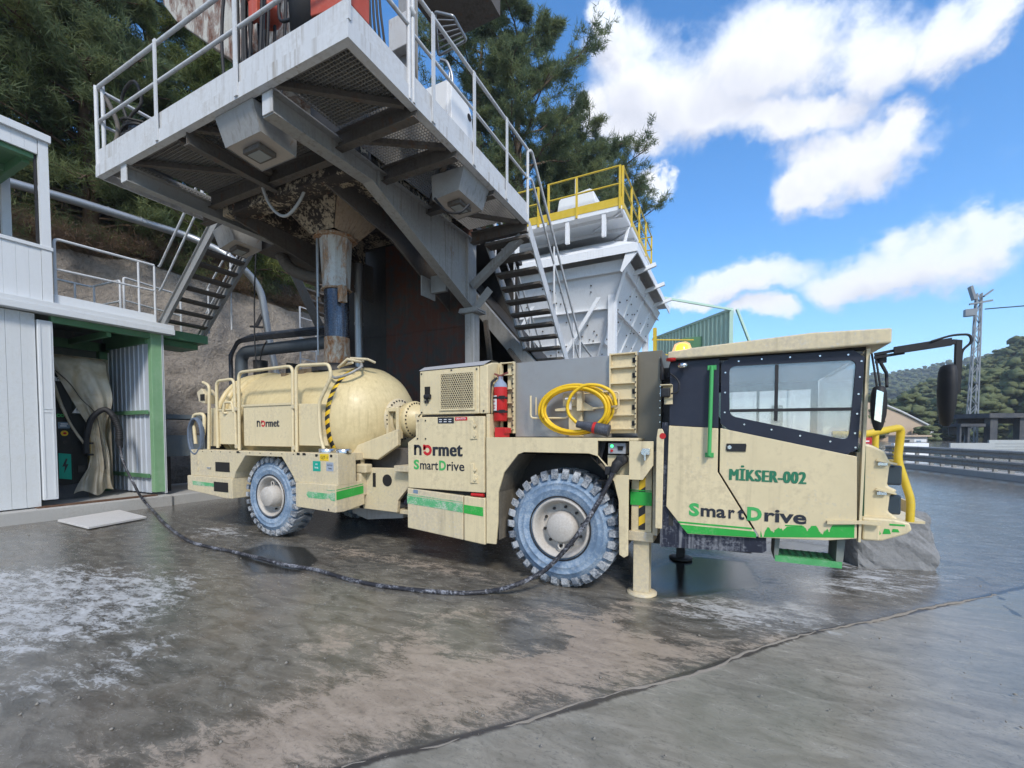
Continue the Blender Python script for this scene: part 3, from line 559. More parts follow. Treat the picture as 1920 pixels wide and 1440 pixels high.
# earth slope above the wall, laid from its crest outwards
rowsH = 60; V = []
for r in range(rowsH+1):
    t = (r/rowsH)**1.7*60; rise = 0.62*t*np.exp(-t/95)+ (fbm(sA*0.3, sA*0+t*0.3, 4, 21)-0.45)*min(1, t)*0.9
    pushT = 0.15+1.0+(fbm(sA*0.5, top*0.5, 4, 5)-0.45)*0.7+(fbm(sA*2.2, top*2.2, 4, 6)-0.45)*0.36
    V.append(np.c_[wl[:, 0]+nrm[:, 0]*(pushT+t), wl[:, 1]+nrm[:, 1]*(pushT+t), top-0.05+rise])
V = np.concatenate(V); i0 = np.arange(rowsH*n).reshape(rowsH, n)[:, :-1].ravel(); F = np.stack([i0, i0+1, i0+n+1, i0+n], 1)
SOIL, nt, b, o = newmat('reddish_soil'); v = ocoord(nt); q1 = noise(nt, v, 0.8, 6, 0.65, 0.4); q2 = noise(nt, v, 9, 6, 0.7)
c = mixc(nt, ramp(nt, q1, [(0.4, 0), (0.6, 1)]), (0.14, 0.085, 0.055), (0.075, 0.075, 0.035)); c = mixc(nt, ramp(nt, q2, [(0.5, 0), (0.7, 0.7)]), c, (0.26, 0.18, 0.12))
nt.links.new(c, b.inputs['Base Color']); b.inputs['Roughness'].default_value = 1.0; bump(nt, b, q2, 1.0, 0.1)
link_mesh('hill', fast_mesh('hill', V, F, SOIL, True), kind='structure')
def hill_z(x, y):
    d = (wl[:, 0]-x)**2+(wl[:, 1]-y)**2; i = int(np.argmin(d)); t = max(0.0, math.sqrt(d[i])-1.1); return float(top[i])+0.62*t*math.exp(-t/95)-0.1

# ================================================================ the concrete mixer truck
def S(x, z, Y): return (x*Y/4.2, 1.6+(z-1.6)*Y/4.2)      # a point read on the truck's side plane carried to the plane y = Y
truck = thing('concrete_mixer_truck', 'long cream articulated underground concrete mixer truck with green stripes and dark blue cab top', 'mixer truck', (-3.4, 5.2, 0))
T = truck
def logo(parent, x0, y, z0, w):
    """the maker's word mark: a heavy n, a red ring-shaped letter, then rmet; w is the full width"""
    k = w/.70; h = .125*k; th = .034*k
    m = MB()
    # n
    m.box(x0, x0+th, y, y+.0015, z0, z0+h)
    cx, r1, r0 = x0+.057*k, .057*k, .024*k
    n = 10
    for i in range(n):
        a0, a1 = math.pi*i/n, math.pi*(i+1)/n; q = lambda a, r: (cx+r*math.cos(a), z0+h-r1+r*math.sin(a)); m.prism([q(a0, r0), q(a1, r0), q(a1, r1), q(a0, r1)], 'y', y, y+.0015)
    m.box(cx+r0, cx+r1, y, y+.0015, z0, z0+h-r1)
    m.build('lettering', INK, parent)
    g = MB(); gx = x0+.200*k; R1, R0 = .064*k, .030*k; gz = z0+.061*k; n = 26
    for i in range(n):
        a0 = R(168)-R(330)*i/n; a1 = R(168)-R(330)*(i+1)/n; q = lambda a, r: (gx+r*math.cos(a), gz+r*math.sin(a)); g.prism([q(a0, R0), q(a1, R0), q(a1, R1), q(a0, R1)], 'y', y, y+.0015)
    g.box(gx-R1, gx-R0*.95, y, y+.0014, gz, gz+.066*k); g.build('lettering', RED_L, parent)
    lettering('rmet', (x0+.285*k, y+.0012, z0), .222*k, INK, parent, width=.405*k, bold=.002*k, space=1.08, heavy=.0075*k)
def smooth_path(P, k=7):
    out = []
    for i in range(len(P)-1):
        p0, p1, p2, p3 = P[max(i-1, 0)], P[i], P[i+1], P[min(i+2, len(P)-1)]
        for j in range(k):
            t = j/k; out.append(0.5*((2*p1)+(-p0+p2)*t+(2*p0-5*p1+4*p2-p3)*t*t+(-p0+3*p1-3*p2+p3)*t**3))
    return out+[P[-1]]
# ---- wheels
def wheel(cx, cz, y0, side, near=True):
    """side -1 shows its face to -y"""
    rt = 0.615; w = 0.36; ya = y0; yb = y0+w*(-side)
    ax = (0, -side, 0); wh = MB()
    prof = [(0.03, 0.315), (0.0, 0.36), (0.0, 0.40), (-0.004, 0.405), (-0.004, 0.415), (0.0, 0.42), (0.004, 0.46), (-0.002, 0.468), (-0.002, 0.478), (0.006, 0.484), (0.02, 0.505), (0.035, 0.535), (0.05, 0.565), (w-0.05, 0.565), (w-0.035, 0.535), (w, 0.44), (w, 0.36), (w-0.03, 0.315)]
    tm = MB().lathe((cx, ya, cz), ax, prof, 56); tyre = tm.build('tyre', TYRE, T)
    lug = MB(); nl = 30
    for k in range(nl):
        for half in (0, 1):
            a = 2*math.pi*(k+0.5*half)/nl; da = 2*math.pi/nl*0.62
            h0, h1 = ((-0.004, w*0.52) if half == 0 else (w*0.48, w+0.004)); tw = 0.10*(1 if half == 0 else -1)
            vs = []
            for (h, rb, rt_, off) in ((h0, 0.520, 0.585, 0), (h0+0.03 if half == 0 else h0, 0.55, 0.617, 0), (h1 if half == 0 else h1-0.03, 0.55, 0.617, tw), (h1, 0.520 if half else 0.55, 0.585 if half else 0.617, tw)):
                for rad, aa in ((rb, a-da/2+off), (rb, a+da/2+off), (rt_, a+da/2*0.85+off), (rt_, a-da/2*0.85+off)):
                    vs.append((cx+rad*math.cos(aa), ya-side*h, cz+rad*math.sin(aa)))
            fs = [(0, 1, 2, 3), (15, 14, 13, 12)]+[(j*4+i, j*4+4+i, j*4+4+(i+1) % 4, j*4+(i+1) % 4) for j in range(3) for i in range(4)]
            lug.add(vs, fs if side < 0 else [f[::-1] for f in fs])
    lug.build('tread_blocks', TREAD, tyre, kind='stuff')
    if near:
        rm = MB().lathe((cx, ya, cz), ax, [(0.035, 0.318), (0.0, 0.312), (-0.006, 0.300), (0.01, 0.285), (0.06, 0.27), (0.085, 0.262), (0.13, 0.25), (0.14, 0.23), (0.13, 0.12), (0.13, 0.0)], 48).build('rim', HUB, T)
        hub_h = 0.02 if cx > -4 else -0.05
        MB().lathe((cx, ya, cz), ax, [(0.13, 0.17), (0.06, 0.165), (hub_h, 0.150), (hub_h-0.012, 0.135), (hub_h-0.018, 0.0)], 36).build('hub', HUB, rm)
        bl = MB()
        for k in range(10):
            a = 2*math.pi*(k+0.3)/10; p = Vector((cx+0.212*math.cos(a), ya-side*0.13, cz+0.212*math.sin(a))); bl.cyl(p, p+Vector((0, side*0.025, 0)), 0.016, n=6)
        bl.build('wheel_nuts', DARKSTEEL, rm, kind='stuff')
        kz = -1 if cx > -4 else 1
        MB().tube([(cx+dx, ya-side*0.05, cz+kz*dz) for dx, dz in ((-.03, .16), (-.03, .21), (0, .235), (.03, .21), (.03, .16))], 0.010, 6, round_=0.02).build('shackle', HUB, rm)
        MB().lathe((cx, ya-side*0.001, cz), ax, [(0.0, 0.325), (-0.004, 0.333), (0.0, 0.341)], 48).build('tyre_bead', BLACK, rm)
FWX, RWX = -1.58, -6.32
wheel(FWX, 0.61, 4.26, -1); wheel(RWX, 0.63, 4.32, -1); wheel(FWX, 0.61, 6.30, 1, False); wheel(RWX, 0.63, 6.30, 1, False)
# ---- running gear below
MB().box(-3.6, 0.2, 4.85, 5.75, 0.42, 1.2).box(-2.3, -0.95, 4.75, 5.85, 0.9, 1.35).box(-7.9, -4.75, 4.95, 5.65, 0.55, 1.3).box(-8.1, -4.8, 4.5, 6.0, 1.05, 1.28).each('chassis', DARKSTEEL, T)
MB().cyl((FWX, 4.35, .61), (FWX, 6.2, .61), 0.11).cyl((RWX, 4.4, .63), (RWX, 6.2, .63), 0.11).lathe((FWX, 5.2, .61), (0, 1, 0), [(-.25, .1), (-.15, .22), (.15, .22), (.25, .1)]).lathe((RWX, 5.2, .63), (0, 1, 0), [(-.25, .1), (-.15, .22), (.15, .22), (.25, .1)]).each('axle', DARKSTEEL, T)
MB().prism([(-5.2, .38), (-4.9, .30), (-4.2, .38), (-4.2, .46), (-5.2, .46)], 'y', 4.9, 5.6).build('belly_plate', GALV, T)
# ---- front unit: fender with wheel arch
YF = 4.2
out = [(-2.42, .375), (-2.30, .375), (-2.275, .62), (-2.27, .95), (-2.20, 1.17), (-2.03, 1.375), (-1.96, 1.40), (-1.25, 1.40), (-1.17, 1.375), (-1.03, 1.20), (-0.955, 0.95), (-0.945, .43), (-0.90, .405), (-0.862, .43), (-0.862, 1.555), (-2.42, 1.555)]
# plate with the control recess cut out: built as two outlines
fend = MB().prism([(-2.42, .375), (-2.30, .375), (-2.275, .62), (-2.27, .95), (-2.20, 1.17), (-2.03, 1.375), (-1.96, 1.40), (-1.25, 1.40), (-1.165, 1.375), (-1.165, 1.555), (-2.42, 1.555)], 'y', YF, YF+0.025)
fend.prism([(-1.165, 1.375), (-1.10, 1.30), (-1.0, 1.13), (-0.955, 0.95), (-0.945, .43), (-0.90, .405), (-0.862, .43), (-0.862, 1.20), (-0.99, 1.20), (-1.165, 1.385)], 'y', YF, YF+0.025)
fend.prism([(-1.165, 1.525), (-0.862, 1.525), (-0.862, 1.555), (-1.165, 1.555)], 'y', YF, YF+0.025)
fender = fend.build('front_fender', CREAM, T, bevel=0.006)
MB().box(-2.42, -0.78, YF+0.027, 4.62, 1.525, 1.553).build('fender_deck', CREAM, T, bevel=0.008)
arch = MB(); ap = [(-2.275, .42), (-2.27, .95), (-2.20, 1.17), (-2.03, 1.38), (-1.25, 1.38), (-1.05, 1.18), (-0.955, 0.95), (-0.945, .43)]
for i in range(len(ap)-1):
    (xa, za), (xb, zb) = ap[i], ap[i+1]; arch.add([(xa, YF+.027, za), (xb, YF+.027, zb), (xb, 4.85, zb), (xa, 4.85, za)], [(0, 1, 2, 3)])
arch.build('wheel_arch_liner', paint('muddy_liner', (0.13, 0.115, 0.09), 0.8, amt=0.7, dirt=(0.33, 0.28, 0.22), sc=4), fender)
MB().box(-2.3, -0.95, 4.86, 4.9, 0.5, 1.38).build('arch_back_plate', DARKSTEEL, fender)
# control recess
rec = MB().box(-1.165, -0.85, 4.42, 4.44, 1.14, 1.53).box(-1.18, -1.165, YF+.026, 4.44, 1.30, 1.53).box(-1.165, -0.862, YF+.026, 4.44, 1.13, 1.14).build('control_recess', DARK, T)
cpn = MB().box(-1.075, -0.905, 4.26, 4.42, 1.40, 1.505).build('control_panel', paint('panel_grey', (0.33, 0.34, 0.36), 0.45), rec, bevel=0.004)
MB().cyl((-1.038, 4.256, 1.475), (-1.038, 4.262, 1.475), 0.014, n=12).build('green_lamp', LED, rec)
MB().cyl((-1.038, 4.250, 1.43), (-1.038, 4.262, 1.43), 0.013, n=12).build('red_button', RED, rec)
MB().prism([(-.985, 1.475), (-.925, 1.475), (-.935, 1.435), (-.975, 1.435)], 'y', 4.252, 4.262).build('display', DARK, rec)
MB().box(-1.09, -0.88, 4.30, 4.42, 1.15, 1.385).build('socket_plate', CREAM, rec, bevel=0.004)
MB().prism([(-1.165, 1.53), (-1.10, 1.53), (-1.165, 1.30)], 'y', 4.30, 4.32).build('blanking_plate', BLACK, rec)
# ---- front cabinet, its door and the skirts
MB().prism([(-3.36, 1.82), (-2.53, 1.82), (-2.53, 2.355), (-3.36, 2.345)], 'y', 4.235, 4.9).build('cooler_housing', CREAM, T, bevel=0.012)
ch = T.children[-1]
MB().prism([(4.235, 1.82), (4.5, 1.82), (4.5, 2.42), (4.36, 2.40), (4.235, 2.355)], 'x', -2.526, -2.42).build('housing_side', CREAM, T, bevel=0.01)
MB().add([(-3.37, 4.228, 2.348), (-2.47, 4.228, 2.360), (-2.43, 4.34, 2.425), (-3.37, 4.34, 2.405), (-2.43, 4.95, 2.43), (-3.37, 4.95, 2.41)], [(0, 1, 2, 3), (3, 2, 4, 5)]).build('housing_roof', paint('grey_lid', (0.36, 0.36, 0.37), 0.5, amt=0.4, sc=3), T)
MB().box(-2.442, -2.40, 4.245, 4.52, .95, 1.815).box(-2.42, -2.30, 4.49, 4.52, 1.56, 2.41).build('cabinet_side', CREAM, T)
# mesh grille: dark backing with real diamond strands
gx0, gx1, gz0, gz1 = -3.045, -2.60, 1.885, 2.285
gr = MB().box(gx0-.012, gx1+.012, 4.229, 4.234, gz0-.012, gz1+.012).build('cooler_grille', DARK, T)
ms = MB(); px_, pz_ = 0.0295, 0.05; nxs = int((gx1-gx0)/px_)+1
def clipseg(a, c2):
    (xa, za), (xb, zb) = a, c2
    if max(xa, xb) <= gx0 or min(xa, xb) >= gx1 or max(za, zb) <= gz0 or min(za, zb) >= gz1: return None
    return a, c2
for i in range(-1, nxs+1):
    for j in range(0, int((gz1-gz0)/pz_)+1):
        x = gx0+i*px_; z = gz0+j*pz_
        for a, c2 in (((x, z), (x+px_/2, z+pz_/2)), ((x+px_/2, z+pz_/2), (x, z+pz_)), ((x+px_/2, z+pz_/2), (x+px_, z)), ((x+px_/2, z+pz_/2), (x+px_, z+pz_))):
            if clipseg(a, c2): ms.beam((a[0], 4.224, a[1]), (c2[0], 4.224, c2[1]), 0.0065, 0.004, (0, 1, 0))
ms.build('mesh_strands', CREAM, gr, kind='stuff')
fr = MB(); 
for a in ((gx0-.02, gx1+.02, gz0-.02, gz0), (gx0-.02, gx1+.02, gz1, gz1+.02), (gx0-.02, gx0, gz0, gz1), (gx1, gx1+.02, gz0, gz1)): fr.box(a[0], a[1], 4.219, 4.2285, a[2], a[3])
fr.build('grille_frame', CREAM, gr)
MB().box(-3.285, -3.205, 4.230, 4.234, 2.02, 2.155).box(-3.285, -3.225, 4.226, 4.232, 1.96, 1.99).each('filler_opening', DARK, T)
MB().cyl((-3.27, 4.215, 2.035), (-3.19, 4.215, 2.035), 0.028, n=12).cyl((-3.245, 4.22, 2.03), (-3.245, 4.22, 1.96), 0.014, n=8).build('filler_cap', BLACK, T)
MB().box(-3.33, -2.6, 4.236, 4.25, 1.795, 1.815).build('door_gap', DARK, T)
door = MB().prism([(-3.52, .935), (-2.445, .935), (-2.445, 1.79), (-3.40, 1.79), (-3.40, 1.56), (-3.52, 1.49)], 'y', 4.2, 4.24).build('cabinet_door', CREAM, T, bevel=0.008)
MB().prism([(-3.44, 1.79), (-3.40, 1.79), (-3.40, 1.81), (-3.36, 1.835), (-3.44, 1.835)], 'y', 4.242, 4.28).build('hinge_strip', CREAM, T)
# "normet" with the ring-shaped second letter and "SmartDrive"
logo(door, -3.425, 4.1972, 1.338, .70)
lettering('S', (-3.43, 4.1985, 1.17), 0.155, GREEN_L, door, width=0.08, bold=0.005)
lettering('mart', (-3.335, 4.1985, 1.17), 0.155, INK, door, width=0.265, bold=0.002)
lettering('D', (-3.055, 4.1985, 1.17), 0.155, GREEN_L, door, width=0.095, bold=0.005)
lettering('rive', (-2.945, 4.1985, 1.17), 0.155, INK, door, width=0.24, bold=0.002)
MB().box(-3.07, -2.845, 4.196, 4.1995, 1.715, 1.785).build('data_plate', INK, door)
for i, w in enumerate((.07, .05, .06)): pass
dl = MB()
for i in range(3):
    for j in range(2): dl.box(-3.05+i*.066, -3.01+i*.066, 4.1945, 4.196, 1.73+j*.025, 1.738+j*.025)
dl.build('data_plate_print', WHITE_L, door)
MB().box(-2.83, -2.665, 4.197, 4.1995, 1.745, 1.785).build('warning_label', RED_L, door)
lettering('UREA SYSTEM', (-2.815, 4.1965, 1.757), 0.03, WHITE_L, door, width=0.13)
for zc in (1.635, 1.14):
    MB().box(-2.62, -2.575, 4.185, 4.2, zc-.1, zc+.12).cyl((-2.555, 4.19, zc+.05), (-2.555, 4.175, zc+.05), .016, n=10).cyl((-2.555, 4.19, zc-.06), (-2.555, 4.175, zc-.06), .016, n=10).prism([(-2.62, zc-.1), (-2.53, zc-.1), (-2.53, zc-.02), (-2.58, zc)], 'y', 4.188, 4.2).build('door_hinge', CREAM, T, bevel=0.004)
rv = MB()
for (x, z) in ((-3.36, 1.75), (-3.25, 1.75), (-3.37, 1.535), (-3.25, 1.535), (-2.47, 1.85), (-3.33, 1.85), (-3.33, 2.31), (-2.56, 2.32), (-2.9, 2.33)): rv.cyl((x, 4.2 if z < 1.8 else 4.234, z), (x, 4.192 if z < 1.8 else 4.226, z), 0.010, n=8)
rv.build('bolt_heads', DARKSTEEL, T, kind='stuff')
sk = MB().prism([(-3.535, .44), (-2.73, .375), (-2.73, .885), (-3.535, .93)], 'y', 4.2, 4.6).build('lower_skirt', CREAM_D, T, bevel=0.01)
MB().prism([(-3.536, .742), (-2.728, .692), (-2.728, .795), (-3.536, .838)], 'y', 4.1965, 4.1995).prism([(-3.536, .85), (-2.728, .807), (-2.728, .815), (-3.536, .858)], 'y', 4.1965, 4.1995).build('stripe', GREEN_W, sk)
MB().prism([(-3.44, .875), (-3.37, .871), (-3.37, .915), (-3.44, .918)], 'y', 4.1967, 4.1995).build('sticker', SCREEN, sk)
sk2 = MB().prism([(-2.715, .374), (-2.435, .352), (-2.435, .875), (-2.715, .885)], 'y', 4.2, 4.5).build('lower_skirt', CREAM, T, bevel=0.01)
MB().prism([(-2.716, .69), (-2.46, .672), (-2.46, .772), (-2.716, .785)], 'y', 4.1965, 4.1995).build('stripe', GREEN_S, sk2)
MB().box(-3.5, -2.44, 4.23, 4.5, .90, .935).build('skirt_gap', DARK, T)
MB().cyl((-2.62, 4.215, .905), (-2.46, 4.215, .905), 0.02, n=8).build('red_cap', RED, T)
# ---- grey bin with bolted columns behind the fender
YB = 4.5
MB().box(*[S(-2.06, 0, YB)[0], S(-1.03, 0, YB)[0]], YB, 6.2, 1.56, 2.40).build('centre_bin', STEELGREY, T, bevel=0.004)
for (xa, xb) in ((-2.20, -2.065), (-1.03, -0.80)):
    xa, xb = S(xa, 0, YB)[0], S(xb, 0, YB)[0]; cm = MB().box(xa, xb, YB-0.01, YB+.1, 1.60, 2.40).build('bolted_column', CREAM, T)
    rb = MB()
    for z in (1.64, 1.78, 1.94, 2.10, 2.26, 2.395): rb.box(xa-.01, xb+.01, YB-.055, YB-.01, z, z+.012)
    rb.box(xa-.012, xa, YB-.06, YB-.01, 1.60, 2.41).box(xb, xb+.012, YB-.06, YB-.01, 1.60, 2.41); rb.build('column_ribs', CREAM, cm)
    bt = MB()
    for z in (1.70, 1.86, 2.02, 2.18, 2.33): bt.box(xb-.035, xb-.01, YB-.02, YB-.01, z-.025, z+.025)
    for z in np.arange(1.64, 2.4, 0.052): bt.cyl((xb+.006, YB-.068, z), (xb+.006, YB-.06, z), .007, n=6)
    bt.build('column_bolts', BLACK, cm, kind='stuff')
MB().box(S(-0.79, 0, YB)[0], S(-0.575, 0, YB)[0], YB+.02, 6.2, 0.9, 2.415).build('bulkhead_panel', BROWNPANEL, T, bevel=0.004)
rv = MB()
for z in np.arange(1.5, 2.4, 0.07): rv.cyl((S(-0.575, 0, YB)[0]-.012, YB+.02, z), (S(-0.575, 0, YB)[0]-.012, YB+.012, z), .006, n=6)
rv.build('bolt_heads', CHROME, T, kind='stuff')
MB().box(-2.3, -0.62, 4.55, 6.2, 1.45, 1.56).box(-0.62, -0.50, 4.6, 6.2, 0.6, 2.25).box(-3.4, -2.3, 4.9, 6.2, 1.2, 2.38).each('engine_bay', DARKSTEEL, T)
# ---- support jack
xj0, xj1 = -0.868, -0.672
jk = MB().box(xj0, xj1, 4.36, 4.56, 0.60, 1.42).build('support_jack', CREAM, T, bevel=0.008)
MB().box(xj0-.02, xj1+.02, 4.345, 4.575, 0.545, 0.64).build('jack_collar', CREAM_D, jk, bevel=0.006)
MB().box(xj0+.02, xj1-.025, 4.385, 4.535, 0.03, 0.56).build('jack_leg', CREAM_D, jk, bevel=0.006)
MB().lathe((-.775, 4.46, 0.0), (0, 0, 1), [(0.0, 0.145), (0.018, 0.145), (0.03, 0.09), (0.035, 0.0)], 32).build('jack_foot', CREAM_D, jk)
MB().box(xj0+.075, xj1-.06, 4.353, 4.359, 0.66, 1.34).build('hazard_tape', HAZ_Z, jk)
MB().box(xj0-.004, xj1+.002, 4.346, 4.352, 0.90, 1.03).box(xj0-.004, xj1+.002, 4.346, 4.352, 1.04, 1.048).build('stripe', GREEN_S, jk)
MB().prism([(-0.862, 1.16), (-.735, 1.16), (-.64, 1.30), (-.64, 1.525), (-0.862, 1.525)], 'y', 4.21, 4.225).build('jack_bracket', CREAM, T, bevel=0.004)
MB().cyl((-.715, 4.205, 1.425), (-.715, 4.15, 1.425), .028, n=10).box(-.735, -.665, 4.16, 4.2, 1.40, 1.46).box(-.72, -.70, 4.165, 4.19, 1.345, 1.42).build('jack_clamp', CHROME, T, bevel=0.004)
MB().box(-.66, -.615, 4.34, 4.6, 0.62, 1.42).build('jack_guide', CREAM_D, T)
MB().prism([(-.615, .72), (-.555, .72), (-.545, 1.60), (-.56, 1.64), (-.60, 1.64), (-.612, 1.55)], 'y', 4.19, 4.21).build('guard_plate', CREAM, T, bevel=0.006)
MB().cyl((-.556, 4.187, 1.575), (-.556, 4.19, 1.575), .028, n=14).build('red_reflector', RED, T)
MB().box(-.60, -.50, 5.88, 5.98, .03, .75).lathe((-.55, 5.93, 0), (0, 0, 1), [(0, .14), (.02, .14), (.03, .1), (.03, 0)], 24).build('far_jack', DARKSTEEL, T)
# ---- cab shell
YC = 4.2
MB().prism([(-.50, 1.675), (-.098, 1.648), (-.098, 2.245), (-.50, 2.235)], 'y', YC, YC+.03).build('cab_upper_panel', NAVY, T)
cr = MB().prism([(-.505, 1.670), (-.098, 1.643), (-.098, 1.262), (.205, .742), (.205, .715), (-.335, .695), (-.52, .93)], 'y', YC, YC+.03).build('cab_rear_panel', CREAM, T, bevel=0.005)
# lower skirt, door
MB().prism([(-.575, .545), (-.57, 1.70), (-.51, 1.70), (-.525, .93), (-.345, .70), (.28, .72), (.285, .61), (.255, .585)], 'y', YC+.032, YC+.06).build('cab_skirt', NAVY_D, T)
dr = MB().prism([(-.083, 1.645), (-.083, 1.262), (.222, .742), (.222, .722), (.70, .75), (.885, .785), (.872, 1.42)], 'y', YC-.004, YC+.03).build('cab_door', CREAM, T, bevel=0.005)
gl = [(-.02, 2.175), (.855, 2.165), (.82, 1.545), (-.012, 1.75)]; fo = [(-.083, 1.645), (.872, 1.42), (.905, 2.235), (-.083, 2.245)]
def rounded(poly, r, k=5):
    o2 = []; n = len(poly)
    for i in range(n):
        a, b2, c2 = [Vector((*poly[j % n], 0)) for j in (i-1, i, i+1)]; d1 = (a-b2).normalized()*r; d2 = (c2-b2).normalized()*r
        for t in range(k+1):
            t /= k; p = (b2+d1)*(1-t)**2+b2*2*t*(1-t)+(b2+d2)*t*t; o2.append((p.x, p.y))
    return o2
def ringplate(outer, inner, y0, y1):
    """plate between an outer outline and a rounded opening, both with the same number of points"""
    n = len(inner); m = MB(); vs = [(x, y, z) for y in (y0, y1) for lst in (outer, inner) for x, z in lst]
    def id_(l, e, i): return (l*2+e)*n+(i % n)
    fs = []
    for i in range(n):
        fs += [(id_(0, 0, i), id_(0, 0, i+1), id_(0, 1, i+1), id_(0, 1, i)), (id_(1, 0, i), id_(1, 1, i), id_(1, 1, i+1), id_(1, 0, i+1)), (id_(0, 1, i), id_(0, 1, i+1), id_(1, 1, i+1), id_(1, 1, i)), (id_(0, 0, i), id_(1, 0, i), id_(1, 0, i+1), id_(0, 0, i+1))]
    return m.add(vs, fs)
gi = rounded(gl, .055)
def matchout(outer, k=5):
    o2 = []; n = len(outer)
    for i in range(n):
        a, b2, c2 = [Vector((*outer[j % n], 0)) for j in (i-1, i, i+1)]
        for t in range(k+1):
            t = t/k-0.5; p = b2+((a-b2)*(-t)*0.7 if t < 0 else (c2-b2)*t*0.7); o2.append((p.x, p.y))
    return o2
of = matchout([fo[3], fo[2], fo[1], fo[0]]); gi = rounded([gl[0], gl[1], gl[2], gl[3]], .055)
wf = ringplate(of, gi, YC-.002, YC+.03).build('window_frame', NAVY, dr)
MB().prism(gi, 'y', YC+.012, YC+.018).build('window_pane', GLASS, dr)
MB().box(.318, .342, YC+.002, YC+.03, 1.70, 2.165).prism([(-.01, 1.806), (.838, 1.80), (.838, 1.775), (-.01, 1.782)], 'y', YC+.0, YC+.03).build('window_bars', BLACK, dr)
sc_ = MB()
for (x, z) in ((.05, 2.21), (.22, 2.215), (.42, 2.215), (.62, 2.21), (.80, 2.205), (-.05, 2.12), (-.05, 1.95), (-.05, 1.78), (.1, 1.675), (.30, 1.63), (.50, 1.58), (.70, 1.535), (.86, 1.49), (.855, 1.6), (.865, 1.75), (.87, 1.9), (.875, 2.03), (.883, 2.15)): sc_.cyl((x, YC-.002, z), (x, YC-.007, z), .0075, n=6)
sc_.build('frame_screws', CHROME, dr, kind='stuff')
MB().prism([(-.03, 1.512), (.115, 1.512), (.12, 1.50), (.115, 1.445), (-.025, 1.445), (-.035, 1.46)], 'y', YC-.012, YC-.004).build('door_handle', BLACK, dr)
MB().cyl((-.008, YC-.012, 1.48), (-.008, YC-.016, 1.48), .016, n=10).build('door_lock', CHROME, dr)
MB().cyl((-.165, YC-.05, 1.405), (-.155, YC-.05, 2.175), .017, n=10).cyl((-.165, YC-.05, 1.415), (-.165, YC, 1.415), .014, n=8).cyl((-.155, YC-.05, 2.165), (-.155, YC, 2.165), .014, n=8).box(-.20, -.13, YC-.008, YC, 1.39, 1.43).box(-.19, -.12, YC-.008, YC, 2.15, 2.19).build('grab_bar', GREEN_B, T)
# stripes with torn film
def torn(x0, x1, zl0, zl1, zt0, zt1, seed, cuts):
    m = MB(); n = 150
    for i in range(n):
        t0, t1 = i/n, (i+1)/n; xa, xb = x0+(x1-x0)*t0, x0+(x1-x0)*t1
        top0 = zt0+(zt1-zt0)*t0; top1 = zt0+(zt1-zt0)*t1; b0 = zl0+(zl1-zl0)*t0; b1 = zl0+(zl1-zl0)*t1
        k = max([0]+[c2[2]*max(0, 1-abs((t0+t1)/2-c2[0])/c2[1]) for c2 in cuts])*(0.15+1.7*float(fbm(np.array([(t0+seed)*34.0]), np.array([seed*3.1]), 4, seed)[0])); k = min(k, .97)
        m.prism([(xa, b0), (xb, b1), (xb, top1-(top1-b1)*k), (xa, top0-(top0-b0)*k)], 'y', YC-.0055, YC-.0042)
    return m
MB().prism([(-.405, .788), (.172, .785), (.172, .80), (-.42, .803)], 'y', YC-.0015, YC-.0002).prism([(-.40, .775), (-.335, .70), (.205, .72), (.205, .748), (.19, .77)], 'y', YC-.0015, YC-.0002).build('stripe', GREEN_S, cr)
torn(.235, .868, .728, .79, .81, .893, 3, [(.03, .05, .9), (.15, .06, .55), (.25, .05, .4), (.52, .04, .5), (.68, .07, .9), (.75, .03, .6)]).build('stripe', GREEN_S, dr)
MB().prism([(.41, .838), (.53, .845), (.53, .855), (.41, .848)], 'y', YC-.0055, YC-.0042).prism([(.70, .885), (.85, .90), (.85, .91), (.70, .896)], 'y', YC-.0055, YC-.0042).build('stripe', GREEN_S, dr)
lettering('MİKSER-002', (-.002, YC-.006, 1.2), 0.138, GREEN_TXT, dr, width=0.545, bold=0.0, tilt=R(-0.8), space=1.12, heavy=.0065)
lettering('S', (-.325, YC-.002, .868), 0.15, GREEN_L, cr, width=0.085, bold=0.007)
lettering('ma', (-.228, YC-.002, .868), 0.15, INK, cr, width=0.20, bold=0.004)
lettering('r', (-.008, YC-.002, .868), 0.15, INK, cr, width=0.05, bold=0.004)
lettering('t', (.062, YC-.006, .868), 0.15, INK, cr, width=0.052, bold=0.004)
lettering('D', (.135, YC-.006, .868), 0.15, GREEN_L, dr, width=0.108, bold=0.007)
lettering('rive', (.262, YC-.006, .868), 0.15, INK, dr, width=0.295, bold=0.004)
# pillars, other sides, interior
MB().prism([(.893, .76), (.908, .76), (.935, 2.24), (.912, 2.24)], 'y', YC-.01, YC+.05).build('door_pillar', CREAM, T)
MB().prism([(.69, .885), (.915, .905), (1.03, .905), (1.03, .925), (.915, .93), (.69, .91)], 'y', YC-.03, YC-.006).build('pivot_bar', CREAM, T)
YR = 6.25
cabm = MB().box(-.50, -.46, YC+.03, YR, .75, 2.24).box(-.5, .88, YC+.07, YR-.02, .775, .82)
cabm.build('cab_floor', DARKSTEEL, T)
MB().prism([(-.46, .8), (.88, .8), (.88, 1.45), (-.46, 1.45)], 'y', YR-.03, YR).box(-.46, -.30, YR-.03, YR, 1.45, 2.24).box(.84, .91, YR-.03, YR, 1.45, 2.24).box(-.30, .84, YR-.03, YR, 2.12, 2.24).build('far_side_panel', NAVY, T)
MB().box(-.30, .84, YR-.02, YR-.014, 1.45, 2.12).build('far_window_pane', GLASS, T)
MB().box(.28, .31, YR-.035, YR-.005, 1.45, 2.12).build('far_window_bar', BLACK, T)
